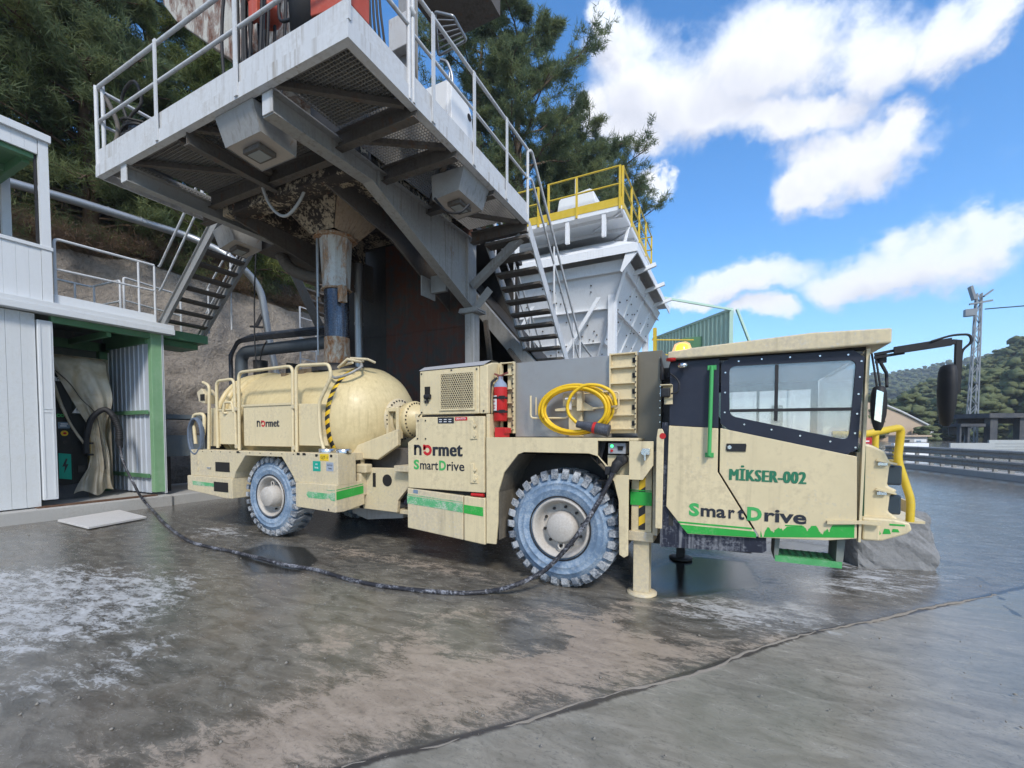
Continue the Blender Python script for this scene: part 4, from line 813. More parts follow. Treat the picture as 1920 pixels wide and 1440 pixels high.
MB().prism([(.895, 1.45), (.905, 1.45), (.925, 2.22), (.915, 2.22)], 'y', YC+.05, YR-.03).build('windscreen', GLASS, T)
MB().prism([(.88, .8), (.91, .8), (.91, 1.45), (.88, 1.45)], 'y', YC+.05, YR-.03).build('cab_front_panel', CREAM, T)
GREYIN = paint('grey_headliner', (0.34, 0.34, 0.34), 0.8, amt=0.2)
MB().box(-.46, .90, YC+.04, YR-.04, 2.215, 2.235).build('headliner', GREYIN, T)
MB().box(.55, .88, 4.5, 5.9, 1.15, 1.38).box(.45, .6, 4.9, 5.5, 1.2, 1.42).build('dashboard', BLACK, T, bevel=0.03)
st = MB().box(-.1, .30, 4.8, 5.3, 1.15, 1.28).build('driver_seat', BLACK, T, bevel=0.05)
MB().prism([(-.16, 1.22), (-.02, 1.22), (-.10, 1.78), (-.20, 1.78)], 'y', 4.82, 5.28).build('seat_back', BLACK, st, bevel=0.04)
MB().tube([(.46+.07*math.cos(a), 4.62+.19*math.sin(a), 1.52+.10*math.cos(a)) for a in np.linspace(0, 2*math.pi, 25)[:-1]], .014, 8, closed=True).cyl((.46, 4.62, 1.52), (.56, 4.62, 1.38), .025, n=8).beam((.46, 4.44, 1.52), (.46, 4.80, 1.52), .03, .012).build('steering_wheel', BLACK, T)
# roof
MB().prism([(-.515, 2.262), (-.515, 2.325), (-.30, 2.345), (.565, 2.388), (1.045, 2.372), (1.045, 2.262), (.60, 2.255), (.2, 2.258)], 'y', 4.13, 6.35).build('cab_roof', CREAM_D, T, bevel=0.012)
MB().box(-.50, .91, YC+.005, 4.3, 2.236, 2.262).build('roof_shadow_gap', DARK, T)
# beacon in its guard, side lamps, camera, antennas
MB().prism([(-.53, 2.325), (-.325, 2.345), (-.355, 2.44), (-.39, 2.46), (-.46, 2.455), (-.49, 2.44)], 'y', 4.42, 4.44).prism([(-.53, 2.325), (-.325, 2.345), (-.355, 2.44), (-.39, 2.46), (-.46, 2.455), (-.49, 2.44)], 'y', 4.62, 4.64).each('beacon_guard', CREAM_D, T)
MB().lathe((-.415, 4.37, 2.345), (0, 0, 1), [(0, .06), (.065, .055), (.085, .03), (.087, 0)], 20).build('beacon_lamp', AMBER, T)
MB().lathe((-.485, 4.12, 2.262), (0, 0, -1), [(0, .042), (.02, .04), (.028, 0)], 16).build('red_marker_lamp', RED, T)
MB().lathe((-.385, 4.13, 2.19), (0, 0, 1), [(-.02, 0), (-.018, .035), (0, .046), (.02, .04), (.03, 0)], 16).build('dome_lamp', CHROME, T)
MB().prism([(-.56, 2.02), (-.47, 2.035), (-.468, 1.86), (-.54, 1.86), (-.54, 2.0)], 'y', 4.14, 4.15).box(-.565, -.47, 4.05, 4.15, 2.022, 2.03).build('camera_bracket', CREAM, T)
cm_ = MB().box(-.56, -.485, 4.06, 4.13, 1.92, 2.0).build('side_camera', BLACK, T, bevel=0.012)
MB().box(-.565, -.56, 4.065, 4.125, 1.925, 1.995).build('camera_glass', SCREEN, cm_)
MB().tube([(-.48, 4.1, 1.95), (-.42, 4.1, 1.955), (-.405, 4.1, 2.03), (-.44, 4.12, 2.09), (-.49, 4.14, 2.13)], .008, 6, round_=.04).build('camera_cable', BLACK, T)
MB().cyl((-.60, 4.5, 2.12), (-.625, 4.5, 2.35), .03, .004, n=8).cyl((-.545, 4.5, 2.14), (-.53, 4.5, 2.28), .025, .008, n=8).each('antenna', BLACK, T)
# ---- hood, lamps, bumper and front rail
hood = MB().prism([(.945, .93), (1.165, .91), (1.17, .94), (1.11, .99), (1.12, 1.12), (1.165, 1.155), (1.10, 1.19), (1.11, 1.33), (1.12, 1.36), (1.075, 1.46), (1.0, 1.505), (.945, 1.52)], 'y', 4.35, 6.1).build('hood', CREAM, T, bevel=0.03)
MB().box(.90, .952, 4.32, 6.12, .92, 1.50).build('hood_gap', paint('dark_green_edge', (0.01, 0.05, 0.02), 0.5), T)
for z in (1.185, .955):
    MB().box(1.07, 1.19, 4.36, 4.62, z+.01, z+.165).build('headlamp', DARKGLASS, hood, bevel=0.015)
    MB().lathe((1.045, 4.33, z+.175), (0, 1, 0), [(0, 0), (0.0, .016), (.05, .016)], 12).box(1.03, 1.09, 4.325, 4.345, z+.165, z+.185).build('marker_lamp', CHROME, hood)
    MB().prism([(1.02, z+.20), (1.15, z+.17), (1.15, z+.185), (1.03, z+.215)], 'y', 4.332, 4.36).build('lamp_brow', CREAM, hood)
bp = MB().prism([(4.22, .775), (4.22, .915), (6.2, .915), (6.2, .775)], 'x', .925, 1.03).prism([(.925, .765), (1.05, .775), (1.19, .84), (1.225, .875), (1.21, .925), (1.12, .945), (.925, .945)], 'y', 4.24, 6.2).build('bumper', CREAM, T, bevel=0.012)
MB().prism([(.935, .805), (1.02, .805), (1.04, .83), (1.02, .885), (.935, .89)], 'y', 4.2375, 4.2395).prism([(1.05, .83), (1.10, .835), (1.09, .87), (1.06, .872)], 'y', 4.2375, 4.2395).prism([(1.105, .85), (1.15, .852), (1.14, .875), (1.11, .875)], 'y', 4.2375, 4.2395).prism([(1.09, .90), (1.18, .90), (1.18, .913), (1.09, .913)], 'y', 4.2375, 4.2395).prism([(.94, .902), (1.04, .90), (1.0, .918), (.94, .92)], 'y', 4.2375, 4.2395).each('stripe', GREEN_S, bp)
MB().box(1.23, 1.62, 5.3, 5.9, .76, .785).box(1.0, 1.3, 5.2, 6.0, .72, .78).build('front_step_plate', CREAM, T)
MB().tube([(1.482,5.200,0.790), (1.485,5.200,0.987), (1.381,5.200,1.356), (1.401,5.200,1.656), (1.071,4.900,1.592), (0.830,4.900,1.587)], .032, 10, round_=.06).tube([(1.378,5.200,1.336), (1.443,5.600,1.106)], .028, 8).tube([(1.170,5.000,1.587), (1.170,5.000,1.419)], .025, 8).tube([(1.382,5.200,1.336), (1.392,5.600,1.318)], .02, 8).build('front_hand_rail', YELLOW, T)
MB().beam((1.479,5.200,0.917), (1.452,5.600,0.929), .02, .11).build('rail_brace', CREAM_D, T)
# ---- step below the door
stp = MB()
for (xa, xb) in ((.345, .375), (.775, .82)): stp.prism([(xa, .53), (xb, .545), (xb+.015, .76), (xa+.005, .74)], 'y', 4.30, 4.62)
stp.each('step_hanger', paint('grey_green_step', (0.2, 0.22, 0.2), 0.6), T)
stt = MB()
for i in range(7):
    for j in range(2):
        pass
holes = MB()
for j in range(6): holes.box(.36, .80, 4.28+j*.058, 4.30+j*.058, .535, .56)
for i in range(9): holes.box(.36+i*.052, .378+i*.052, 4.28, 4.60, .5351, .5601)
holes.box(.35, .81, 4.268, 4.28, .52, .57).build('step_tread', paint('scuffed_green_step', (0.08, 0.36, 0.12), 0.5, amt=0.6, dirt=(0.5, 0.5, 0.45), sc=8), T)
# ---- mirrors
MB().beam((.95, 4.16, 2.19), (1.12, 4.14, 2.215), .012, .02).beam((.95, 4.16, 2.165), (1.12, 4.14, 2.185), .012, .02).beam((1.06, 4.14, 2.205), (1.36, 4.1, 2.235), .04, .05).beam((1.36, 4.1, 2.235), (1.405, 4.1, 2.225), .03, .03).beam((1.395, 4.1, 2.24), (1.395, 4.1, 1.88), .03, .035).build('mirror_arm', BLACK, T)
MB().tube([(1.25, 4.09, 2.245), (1.36, 4.09, 2.28), (1.45, 4.09, 2.275), (1.46, 4.09, 2.22), (1.41, 4.09, 2.17), (1.405, 4.09, 1.95)], .008, 6, round_=.05).build('mirror_cable', BLACK, T)
def mirror_head(cx, cy, z0, z1, w, d):
    prof = [(z0, .35), (z0+.03, .6), (z0+(z1-z0)*.35, .92), (z0+(z1-z0)*.6, 1.0), (z1-.05, .92), (z1-.01, .75), (z1, .5)]
    vs = []; n = 16
    for z, k in prof:
        for i in range(n):
            a = 2*math.pi*i/n; vs.append((cx+w/2*k*math.cos(a), cy+d/2*k*math.sin(a), z))
    fs = [(j*n+i, j*n+(i+1) % n, (j+1)*n+(i+1) % n, (j+1)*n+i) for j in range(len(prof)-1) for i in range(n)]
    return MB().add(vs, fs, True).add(vs[:n], [list(range(n))[::-1]]).add(vs[-n:], [list(range(n))])
mh = mirror_head(1.345, 4.1, 1.65, 2.075, .095, .20).build('mirror_head', BLACK, T)
m2 = mirror_head(.985, 4.16, 1.62, 1.95, .10, .13).build('mirror_head', BLACK, T)
MB().prism([(.945, 1.70), (.985, 1.68), (.995, 1.90), (.955, 1.92)], 'y', 4.088, 4.092).build('mirror_glass', MIRR, m2)
MB().cyl((1.0, 4.2, 2.20), (1.0, 4.2, 2.13), .035, n=12).tube([(.96, 4.18, 2.2), (.975, 4.15, 2.05), (.99, 4.15, 1.94)], .007, 6).tube([(.94, 4.18, 2.2), (.955, 4.15, 2.05), (.97, 4.15, 1.94)], .007, 6).tube([(1.02, 4.3, 2.15), (1.06, 4.3, 2.06), (1.04, 4.2, 1.95)], .012, 6).build('mirror_bracket', BLACK, T)

# ================================================================ rear unit
box_ = MB().prism([(-8.22, .885), (-7.02, .885), (-6.98, .98), (-6.72, 1.255), (-5.86, 1.255), (-5.62, .98), (-5.58, .9), (-4.72, .895), (-4.72, 1.325), (-8.22, 1.325)], 'y', 4.2, 4.52).build('rear_side_box', CREAM_D, T, bevel=0.008)
ub = MB().prism([(-8.27, .885), (-7.02, .885), (-7.02, .565), (-7.2, .56), (-8.27, .64)], 'y', 4.17, 4.5).build('rear_lower_skirt', CREAM_D, T, bevel=0.01)
MB().prism([(-8.1, .73), (-7.35, .73), (-7.2, .78), (-8.12, .80)], 'y', 4.167, 4.1695).build('stripe', GREEN_W, ub)
for z0 in (.98, .66): MB().box(-7.50, -7.12, 4.165 if z0 < .9 else 4.195, 4.201, z0, z0+.155).build('step_pocket', DARK, T)
for z in (1.12, 1.0): MB().box(-8.05, -7.98, 4.19, 4.2, z-.03, z+.03).build('box_hinge', CREAM_D, box_)
MB().box(-7.72, -7.62, 4.185, 4.2, 1.02, 1.045).build('box_latch', CHROME, box_)
s3 = MB().prism([(4.17, .535), (4.17, .90), (4.68, .93), (4.68, .575), (4.3, .525)], 'x', -4.738, -4.722).prism([(-5.53, .555), (-4.74, .53), (-4.74, .905), (-5.53, .90)], 'y', 4.17, 4.6).build('rear_front_skirt', CREAM_D, T, bevel=0.01)
def blob(pts, y, th=.002): return MB().prism(pts, 'y', y-th, y)
blob([(-5.30, .735), (-5.26, .70), (-4.95, .70), (-4.85, .72), (-4.82, .69), (-4.742, .685), (-4.742, .80), (-4.80, .80), (-4.85, .78), (-5.26, .79), (-5.30, .77)], 4.1695).prism([(-4.9, .822), (-4.742, .822), (-4.742, .834), (-4.9, .832)], 'y', 4.1675, 4.1695).build('stripe', GREEN_W, s3)
MB().prism([(4.171, .70), (4.655, .735), (4.655, .85), (4.171, .815)], 'x', -4.7215, -4.7195).prism([(4.171, .832), (4.655, .867), (4.655, .878), (4.171, .842)], 'x', -4.7215, -4.7195).build('stripe', GREEN_S, s3)
MB().box(-4.88, -4.86, 4.166, 4.172, .55, .575).build('drain_hole', DARK, s3)
hl = MB()
for x in (-5.50, -5.38, -6.9): hl.box(x-.03, x+.03, 4.196, 4.2, 1.29, 1.322)
hl.box(-5.15, -5.11, 4.196, 4.2, 1.275, 1.31).box(-4.86, -4.82, 4.196, 4.2, 1.275, 1.31); hl.each('slot_hole', DARK, box_)
yl = MB().box(-5.06, -4.89, 4.1965, 4.2, 1.225, 1.315).build('yellow_label', YPLAST, box_)
lettering('GJT-1', (-5.04, 4.196, 1.25), .06, INK, box_, width=.13)
MB().box(-5.20, -5.05, 4.1965, 4.2, 1.075, 1.215).build('teal_sticker', TEAL, box_); lettering('AI', (-5.15, 4.196, 1.16), .035, WHITE_L, box_, width=.04); lettering('TANK', (-5.17, 4.196, 1.11), .035, WHITE_L, box_, width=.08)
MB().box(-4.935, -4.80, 4.1965, 4.2, 1.085, 1.205).build('grey_sticker', paint('sticker_grey', (0.33, 0.38, 0.46), 0.5), box_); lettering('SUP SU', (-4.92, 4.196, 1.155), .03, INK, box_, width=.10); lettering('TANKI', (-4.90, 4.196, 1.11), .03, INK, box_, width=.07)
MB().lathe((-5.12, 4.38, 1.327), (0, 0, 1), [(0, .12), (.05, .125), (.06, .10), (.065, 0)], 24).build('tank_cap', CHROME, T); MB().lathe((-4.80, 4.38, 1.327), (0, 0, 1), [(0, .10), (.05, .105), (.06, .08), (.065, 0)], 24).build('tank_cap', CHROME, T)
MB().box(-8.2, -4.75, 4.53, 6.1, 1.22, 1.32).build('rear_deck', CREAM_D, T)
# drum
AX = Vector((1, 0, -.0)); dc = Vector((-5.08, 5.28, 1.80))
drum = MB().lathe(dc, (-1, 0, 0.012), [(-.52, 0.0), (-.50, .30), (-.44, .45), (-.34, .60), (-.20, .735), (-.05, .815), (.10, .845), (.25, .85), (1.3, .85), (2.2, .84), (2.75, .78), (3.1, .66), (3.3, .5), (3.32, 0)], 72).build('mixing_drum', TANK, T)
MB().lathe(dc, (-1, 0, 0.012), [(.06, .842), (.065, .852), (.135, .856), (.14, .85)], 72).build('hazard_band', HAZ_T, drum)
rg = MB()
for h in (2.42, 2.62, 2.8): rg.lathe(dc, (-1, 0, .012), [(h-.03, .80), (h-.02, .875-.05*(h-2.42)), (h+.02, .87-.06*(h-2.42)), (h+.03, .78)], 56)
rg.build('drum_ring', TANK, drum)
MB().lathe(dc, (1, 0, 0), [(.44, .33), (.47, .335), (.50, .335), (.52, .30), (.56, .22)], 48).build('drum_flange', CREAM_D, T)
bt = MB()
for k in range(30):
    a = 2*math.pi*k/30; p = dc+Vector((.50, .30*math.cos(a), .30*math.sin(a))); bt.cyl(p, p+Vector((.03, 0, 0)), .014, n=6)
for k in range(28):
    a = 2*math.pi*k/28; p = dc+Vector((.80, .255*math.cos(a), .255*math.sin(a))); bt.cyl(p, p+Vector((.035, 0, 0)), .013, n=6)
bt.build('flange_bolts', DARKSTEEL, T, kind='stuff')
MB().lathe(dc, (1, 0, 0), [(.52, .20), (.66, .20), (.68, .265), (.80, .285), (.82, .285), (.83, .24), (1.02, .20), (1.10, .12), (1.12, 0)], 44).build('drum_gearbox', TANK, T)
# gearbox yoke and the sloping arm carrying it
yk = MB()
yz0, yz1 = 1.52, 1.98
for (za, zb, xa, xb) in ((yz0, yz1, -4.585, -4.54), (yz0, yz1, -4.40, -4.345), (yz1-.06, yz1, -4.54, -4.40), (yz0, yz0+.08, -4.54, -4.40)): yk.box(xa, xb, 4.98, 5.08, za, zb)
yk.build('gearbox_yoke', CREAM, T, bevel=0.008)
MB().prism([(-4.98, 1.15), (-4.78, 1.15), (-4.78, 1.235), (-4.47, 1.225), (-4.10, 1.43), (-4.10, 1.66), (-4.85, 1.43), (-4.98, 1.36)], 'y', 4.68, 4.75).build('support_arm', CREAM, T, bevel=0.012)
MB().prism([(-4.78, 1.06), (-3.9, 1.02), (-3.95, 1.15), (-4.2, 1.38), (-4.78, 1.38)], 'y', 4.9, 5.7).build('arm_cross_plate', GRIME, T)
MB().prism([(-4.80, .50), (-4.16, .49), (-4.14, .66), (-3.96, .85), (-3.78, .93), (-3.78, 1.12), (-4.86, 1.10), (-4.86, .82), (-4.80, .80)], 'y', 4.72, 4.78).build('articulation_plate', CREAM_D, T, bevel=0.008)
ap_ = T.children[-1]
MB().cyl((-4.33, 4.715, .935), (-4.33, 4.722, .935), .085, n=24).box(-4.60, -4.545, 4.715, 4.722, .83, 1.03).each('plate_opening', DARK, T)
MB().cyl((-4.83, 4.66, .98), (-4.83, 4.74, .98), .055, n=18).cyl((-4.83, 4.65, .98), (-4.83, 4.66, .98), .025, n=10).build('pivot_pin', CREAM_D, T)
MB().box(-4.95, -4.62, 4.60, 4.74, 1.03, 1.16).box(-4.95, -4.72, 4.60, 4.74, .70, 1.03).build('pivot_housing', CREAM_D, T, bevel=0.02)
MB().box(-4.1, -3.6, 4.6, 5.6, 1.08, 1.16).box(-4.25, -3.5, 4.8, 5.6, .46, .52).each('articulation_cover', CREAM_D, T, bevel=0.006)
MB().cyl((-4.1, 4.85, .62), (-3.55, 4.85, .62), .055, n=14).cyl((-3.7, 4.85, .62), (-3.4, 4.85, .64), .03, n=10).build('steering_cylinder', NAVY, T)
MB().tube([(-3.9, 4.8, .98), (-3.75, 4.78, .95), (-3.5, 4.8, .92)], .022, 8).tube([(-4.0, 4.85, .83), (-3.8, 4.83, .82), (-3.5, 4.85, .78)], .018, 8).each('red_hose', REDO, T)
MB().tube([(-3.95, 4.8, .95), (-4.0, 4.8, .82), (-3.9, 4.8, .75), (-3.8, 4.8, .76)], .018, 8, round_=.06).build('grey_hose', GALV, T)
# boards, rails
YRL = 4.3
bd = MB().box(-6.93, -5.78, YRL+.02, YRL+.04, 1.40, 2.02).build('side_board', CREAM, T, bevel=0.006)
logo(bd, -6.60, YRL+.0185, 1.70, .535)
MB().box(-6.96, -5.76, YRL+.005, YRL+.05, 2.02, 2.05).build('board_rim', CREAM, bd)
MB().box(-7.62, -7.10, YRL+.02, YRL+.04, 1.42, 1.97).box(-7.62, -7.10, YRL+.005, YRL+.05, 1.97, 1.995).box(-8.0, -7.72, YRL+.1, YRL+.12, 1.38, 2.03).each('side_board', CREAM, T, bevel=0.006)
MB().prism([(-5.64, 1.42), (-5.18, 1.42), (-5.22, 1.55), (-5.22, 2.02), (-5.64, 2.03)], 'y', YRL+.02, YRL+.16).build('tool_box', CREAM, T, bevel=0.008)
MB().tube([(-7.36, YRL+.03, 1.93), (-7.42, YRL-.01, 1.93), (-7.37, YRL-.01, 2.10), (-7.18, YRL-.01, 2.10), (-7.13, YRL-.01, 1.93), (-7.17, YRL+.03, 1.93)], .022, 8, round_=.03).build('board_hook', CREAM, T)
def hoop(pts, y, r=.024, name='guard_hoop'): return MB().tube([(x, y, z) for x, z in pts], r, 10, round_=.11, seg=5).build(name, CREAM, T)
hoop([(-7.02, 1.33), (-7.0, 2.565), (-5.72, 2.58), (-5.74, 1.33)], YRL)
hoop([(-5.66, 1.33), (-5.65, 2.58), (-4.97, 2.555), (-4.93, 2.38), (-5.19, 2.02), (-5.17, 1.55), (-5.08, 1.33)], YRL)
hoop([(-7.60, 1.36), (-7.60, 2.46), (-7.12, 2.47), (-7.10, 1.36)], YRL)
hoop([(-7.86, 1.33), (-7.80, 2.40), (-7.98, 2.46)], YRL); hoop([(-7.40, 2.40), (-7.30, 2.32), (-7.55, 1.95)], YRL+.2)
for x in (-7.06, -5.70): MB().box(x-.03, x+.03, YRL-.03, YRL+.05, 1.96, 2.02).box(x-.03, x+.03, YRL-.03, YRL+.05, 1.36, 1.42).each('rail_clamp', CREAM_D, T)
hoop([(-8.20, 1.42), (-8.27, 1.92), (-7.92, 1.93), (-7.95, 1.62), (-8.02, 1.48)], YRL-.02, .028, 'hose_hanger')
MB().box(-8.25, -7.9, 4.45, 4.95, 1.33, 1.95).build('rear_frame', BLACK, T)
MB().tube([(-8.02, 4.5, 1.3+0), (-8.05, 4.6, 1.9), (-7.95, 4.8, 2.3), (-7.9, 5.1, 2.5), (-7.9, 5.6, 2.5)], .05, 8, round_=.2).build('rear_guard', TANK, T)
MB().tube(smooth_path([Vector((-8.1+.19*math.cos(a)*(1+.03*math.sin(3*a)), YRL-.05-.012*i_, 1.55+.30*math.sin(a))) for i_ in range(4) for a in np.linspace(0, 2*math.pi, 10)[:-1]], 3), .022, 7).build('spare_hose', paint('grey_blue_hose', (.10, .13, .18), .5, amt=.4, dirt=(.3, .32, .35), sc=6), T)
wl_ = MB().prism([(-8.12, 2.14), (-7.95, 2.10), (-7.92, 2.25), (-8.05, 2.36), (-8.18, 2.30)], 'y', 4.3, 4.5).build('work_lamp', CREAM_D, T, bevel=0.01)
MB().box(-8.06, -7.94, 4.292, 4.299, 2.15, 2.26).build('lamp_face', DARK, wl_)
# lashed tools on the drum
MB().tube([(-5.35, 4.80, 2.60), (-5.1, 4.75, 2.70), (-4.95, 4.85, 2.66), (-5.05, 5.0, 2.70)], .022, 6).tube([(-5.4, 4.9, 2.64), (-4.95, 4.7, 2.63)], .018, 6).tube([(-5.1, 4.8, 2.72), (-4.85, 4.9, 2.70), (-4.8, 5.0, 2.66)], .02, 6).each('hatch_lever', CREAM_D, T)
MB().tube([(-5.32, 4.62, 2.48), (-5.2, 4.58, 2.40), (-4.95, 4.6, 2.44), (-4.85, 4.8, 2.58), (-5.0, 4.9, 2.66)], .02, 8, round_=.1).build('air_hose', GALV, T)
MB().box(-6.55, -6.25, 4.9, 5.0, 2.55, 2.62).box(-6.5, -6.1, 4.95, 5.3, 2.60, 2.66).box(-6.75, -6.65, 4.85, 4.95, 2.52, 2.60).each('hatch_hinge', paint('dirty_brown_steel', (0.16, 0.11, 0.06), 0.8, amt=0.5), T)
MB().lathe((-5.9, 5.3, 2.60), (0, 0, 1), [(0, .42), (.08, .42), (.10, .36)], 28).build('filling_hatch', DARKSTEEL, T)
bh = MB()
for z in (1.32,):
    for x in np.arange(-8.1, -4.8, .25): bh.cyl((x, 4.2, z-.02), (x, 4.193, z-.02), .008, n=6)
bh.build('bolt_heads', DARKSTEEL, T, kind='stuff')

# ================================================================ things on the truck
# fire extinguisher
ex = thing('fire_extinguisher', 'red fire extinguisher with white label strapped beside the mesh grille of the truck', 'fire extinguisher', (-2.325, 4.36, 1.72))
ec = Vector((-2.325, 4.36, 0))
MB().lathe(ec+Vector((0, 0, 1.735)), (0, 0, 1), [(0, 0), (0, .07), (.015, .078), (.38, .078)], 28).build('cylinder', RED, ex)
MB().lathe(ec+Vector((0, 0, 1.735)), (0, 0, 1), [(.38, .078), (.42, .068), (.45, .04), (.47, .025), (.50, .025)], 28).build('shoulder', paint('dusty_shoulder', (0.22, 0.27, 0.36), 0.6), ex)
lb = MB(); 
for k in range(14):
    a0 = R(185)+R(80)*k/14; a1 = R(185)+R(80)*(k+1)/14; P = lambda a, z: ec+Vector((.0795*math.cos(a), .0795*math.sin(a), z)); lb.add([P(a0, 1.84), P(a1, 1.84), P(a1, 2.02), P(a0, 2.02)], [(0, 1, 2, 3)])
lb.build('label', WHITE_L, ex)
tx = MB()
for zz_ in (1.87, 1.90, 1.945, 1.985):
    for k in range(5):
        a0 = R(200)+R(55)*k/5; a1 = a0+R(6); P = lambda a, z: ec+Vector((.0803*math.cos(a), .0803*math.sin(a), z)); tx.add([P(a0, zz_), P(a1, zz_), P(a1, zz_+.02), P(a0, zz_+.02)], [(0, 1, 2, 3)])
tx.build('label_print', RED_L, ex)
for z in (1.83, 1.985): MB().lathe(ec+Vector((0, 0, z)), (0, 0, 1), [(0, .08), (.0, .083), (.022, .083), (.022, .08)], 28).box(ec.x+.02, ec.x+.09, 4.28, 4.30, z-.005, z+.03).build('strap', BLACK, ex)
MB().beam((-2.36, 4.36, 2.235), (-2.23, 4.36, 2.275), .02, .015).beam((-2.40, 4.36, 2.27), (-2.31, 4.36, 2.235), .02, .02).box(-2.345, -2.305, 4.34, 4.38, 2.2, 2.25).build('valve_lever', paint('dull_red_lever', (0.2, 0.05, 0.04), 0.5), ex)
MB().tube([(-2.35, 4.33, 2.22), (-2.42, 4.31, 2.17), (-2.43, 4.30, 1.95), (-2.425, 4.30, 1.72)], .014, 8, round_=.06).build('hose', BLACK, ex)
MB().box(-2.37, -2.24, 4.30, 4.42, 1.555, 1.665).box(-2.24, -2.22, 4.28, 4.42, 1.60, 1.66).build('mounting_foot', RED, ex, bevel=0.006)
# coil of yellow cable on its rack
YK = 4.40; cx, cz = S(-1.385, 1.84, YK)
rk = thing('cable_rack', 'cream wire rack with two long loops holding the yellow cable coil', 'cable rack', (cx, YK, 1.56))
def X(px): return px
MB().tube([(-1.953,4.360,2.008), (-1.953,4.360,1.765), (-1.540,4.400,1.760), (-1.559,4.400,2.001)], .011, 8, closed=False, round_=.04).tube([(-1.925,4.440,1.995), (-1.925,4.440,1.802)], .009, 8).tube([(-1.259,4.360,2.008), (-1.053,4.360,2.021), (-1.020,4.360,1.867), (-1.258,4.360,1.852)], .011, 8, round_=.04).tube([(-1.126,4.440,2.020), (-1.018,4.440,2.016), (-1.017,4.440,1.849), (-1.125,4.440,1.852)], .009, 8, round_=.03).each('wire_loop', CREAM, rk)
MB().tube([(-1.566,4.420,2.003), (-1.276,4.420,2.014)], .008, 6).box(-1.596, -1.438, 4.40, 4.46, 1.885, 2.021).box(-1.424, -1.372, 4.34, 4.44, 1.833, 2.047).prism([(-1.390,1.936), (-1.389,1.836), (-1.264,1.833), (-1.264,1.860)], 'y', 4.40, 4.44).prism([(-1.686,1.860), (-1.565,1.874), (-1.565,1.834), (-1.685,1.837)], 'y', 4.40, 4.44).box(-1.545, -1.398, 4.44, 4.49, 1.565, 2.024).each('rack_bracket', CREAM, rk)
MB().box(-1.500, -1.483, 4.30, 4.35, 1.845, 1.960).tube([(-1.549,4.340,1.958), (-1.444,4.340,1.959)], .012, 8).build('rack_handle', WHITE_L, rk)
cz += .0
yc = thing('yellow_cable_coil', 'coiled thick yellow cable with black plug hanging on the grey bin of the truck', 'cable coil', (cx, YK, 1.57))
loops = []; nT = 5
coil = MB(); pts = []
for i in range(nT*40+1):
    t = i/40.0; a = 2*math.pi*t+R(200); g = [1.0, .90, .80, 1.02, .86][min(int(t), 4)]; g2 = [1.0, .90, .80, 1.02, .86][min(int(t)+1, 4)]; f_ = t-int(t); g = g*(1-f_)+g2*f_
    rx, rz = .395*g, .262*g; dz = -.02*(1-g)*6
    pts.append((cx+rx*math.cos(a)+.012*math.sin(3*t), YK-.055+.022*math.sin(2.3*t)-.018*(t-2), 1.862+rz*math.sin(a)-.01+dz*0.6))
coil.tube(pts, .0165, 8); coil.build('cable', YELLOW_C, yc)
tail = [(-1.011,4.300,1.874), (-1.038,4.300,2.005), (-1.166,4.280,2.077), (-1.327,4.270,2.089), (-1.452,4.260,2.003), (-1.503,4.260,1.885), (-1.485,4.260,1.787), (-1.386,4.270,1.694)]
MB().tube(tail, .0165, 8, round_=.06).build('cable_tail', YELLOW_C, yc)
pa, pb = Vector((-1.397,4.270,1.694)), Vector((-1.070,4.270,1.623))
pd = (pb-pa).normalized()
pl = MB().tube([pa, pa+pd*.05, pa+pd*.06, pa+pd*.17, pa+pd*.21, pb], [.036, .038, .042, .052, .058, .060], 18).build('plug', paint('dusty_black_plug', (0.05, 0.055, 0.07), 0.6, amt=0.5, dirt=(0.25, 0.26, 0.3), streak=0, sc=9), yc)
MB().tube([pa+pd*.172, pa+pd*.20], [.0575, .061], 18).build('plug_ring', RED, yc)
# ---- charging cable from the charger across the yard to the truck's socket
cc = thing('charging_cable', 'long black charging cable snaking over the wet concrete from charger to truck', 'cable', (-4.9, 3.5, 0))
gp = [(-12.050,4.192,1.180), (-12.050,4.200,1.515), (-12.000,4.278,1.906), (-11.900,4.447,2.102), (-11.800,4.557,1.968), (-11.700,4.611,1.684), (-11.600,4.573,1.401), (-11.400,4.555,0.977), (-11.000,4.587,0.467),
      (-10.980,4.674,0.246), (-10.900,4.765,0.059), (-10.2, 4.55, .03), (-8.694,4.040,0.020), (-7.202,3.601,0.020), (-6.494,3.511,0.020), (-6.002,3.510,0.020), (-5.387,3.479,0.020), (-4.764,3.436,0.020), (-4.292,3.466,0.020), (-3.711,3.402,0.020), (-3.317,3.393,0.020), (-2.993,3.432,0.020), (-2.646,3.504,0.020), (-2.336,3.610,0.020), (-2.116,3.755,0.030), (-1.900,3.800,0.098), (-1.725,3.920,0.179), (-1.587,4.000,0.282), (-1.360,4.060,0.555), (-1.187,4.100,0.830), (-1.069,4.140,1.060), (-1.001,4.170,1.229)]
cv = [Vector(p) for p in gp]
CABLE = paint('dusty_black_cable', (0.022, 0.022, 0.028), 0.5, amt=0.75, dirt=(0.35, 0.36, 0.4), streak=0, sc=5, lo=0.5, hi=0.6)
MB().tube(smooth_path(cv), .0235, 10).build('sheath', CABLE, cc)
hp = smooth_path(cv[:7]); MB().tube(hp[:-2], .055, 12).build('strain_relief', BLACK, cc)
hx = MB(); hv = smooth_path(cv[4:7], 16)
for i in range(0, len(hv)-1, 2):
    d = (hv[i+1]-hv[i]).normalized(); hx.lathe(hv[i], d, [(-.012, .054), (-.006, .066), (.006, .066), (.012, .054)], 12)
hx.build('spring_guard', BLACK, cc)
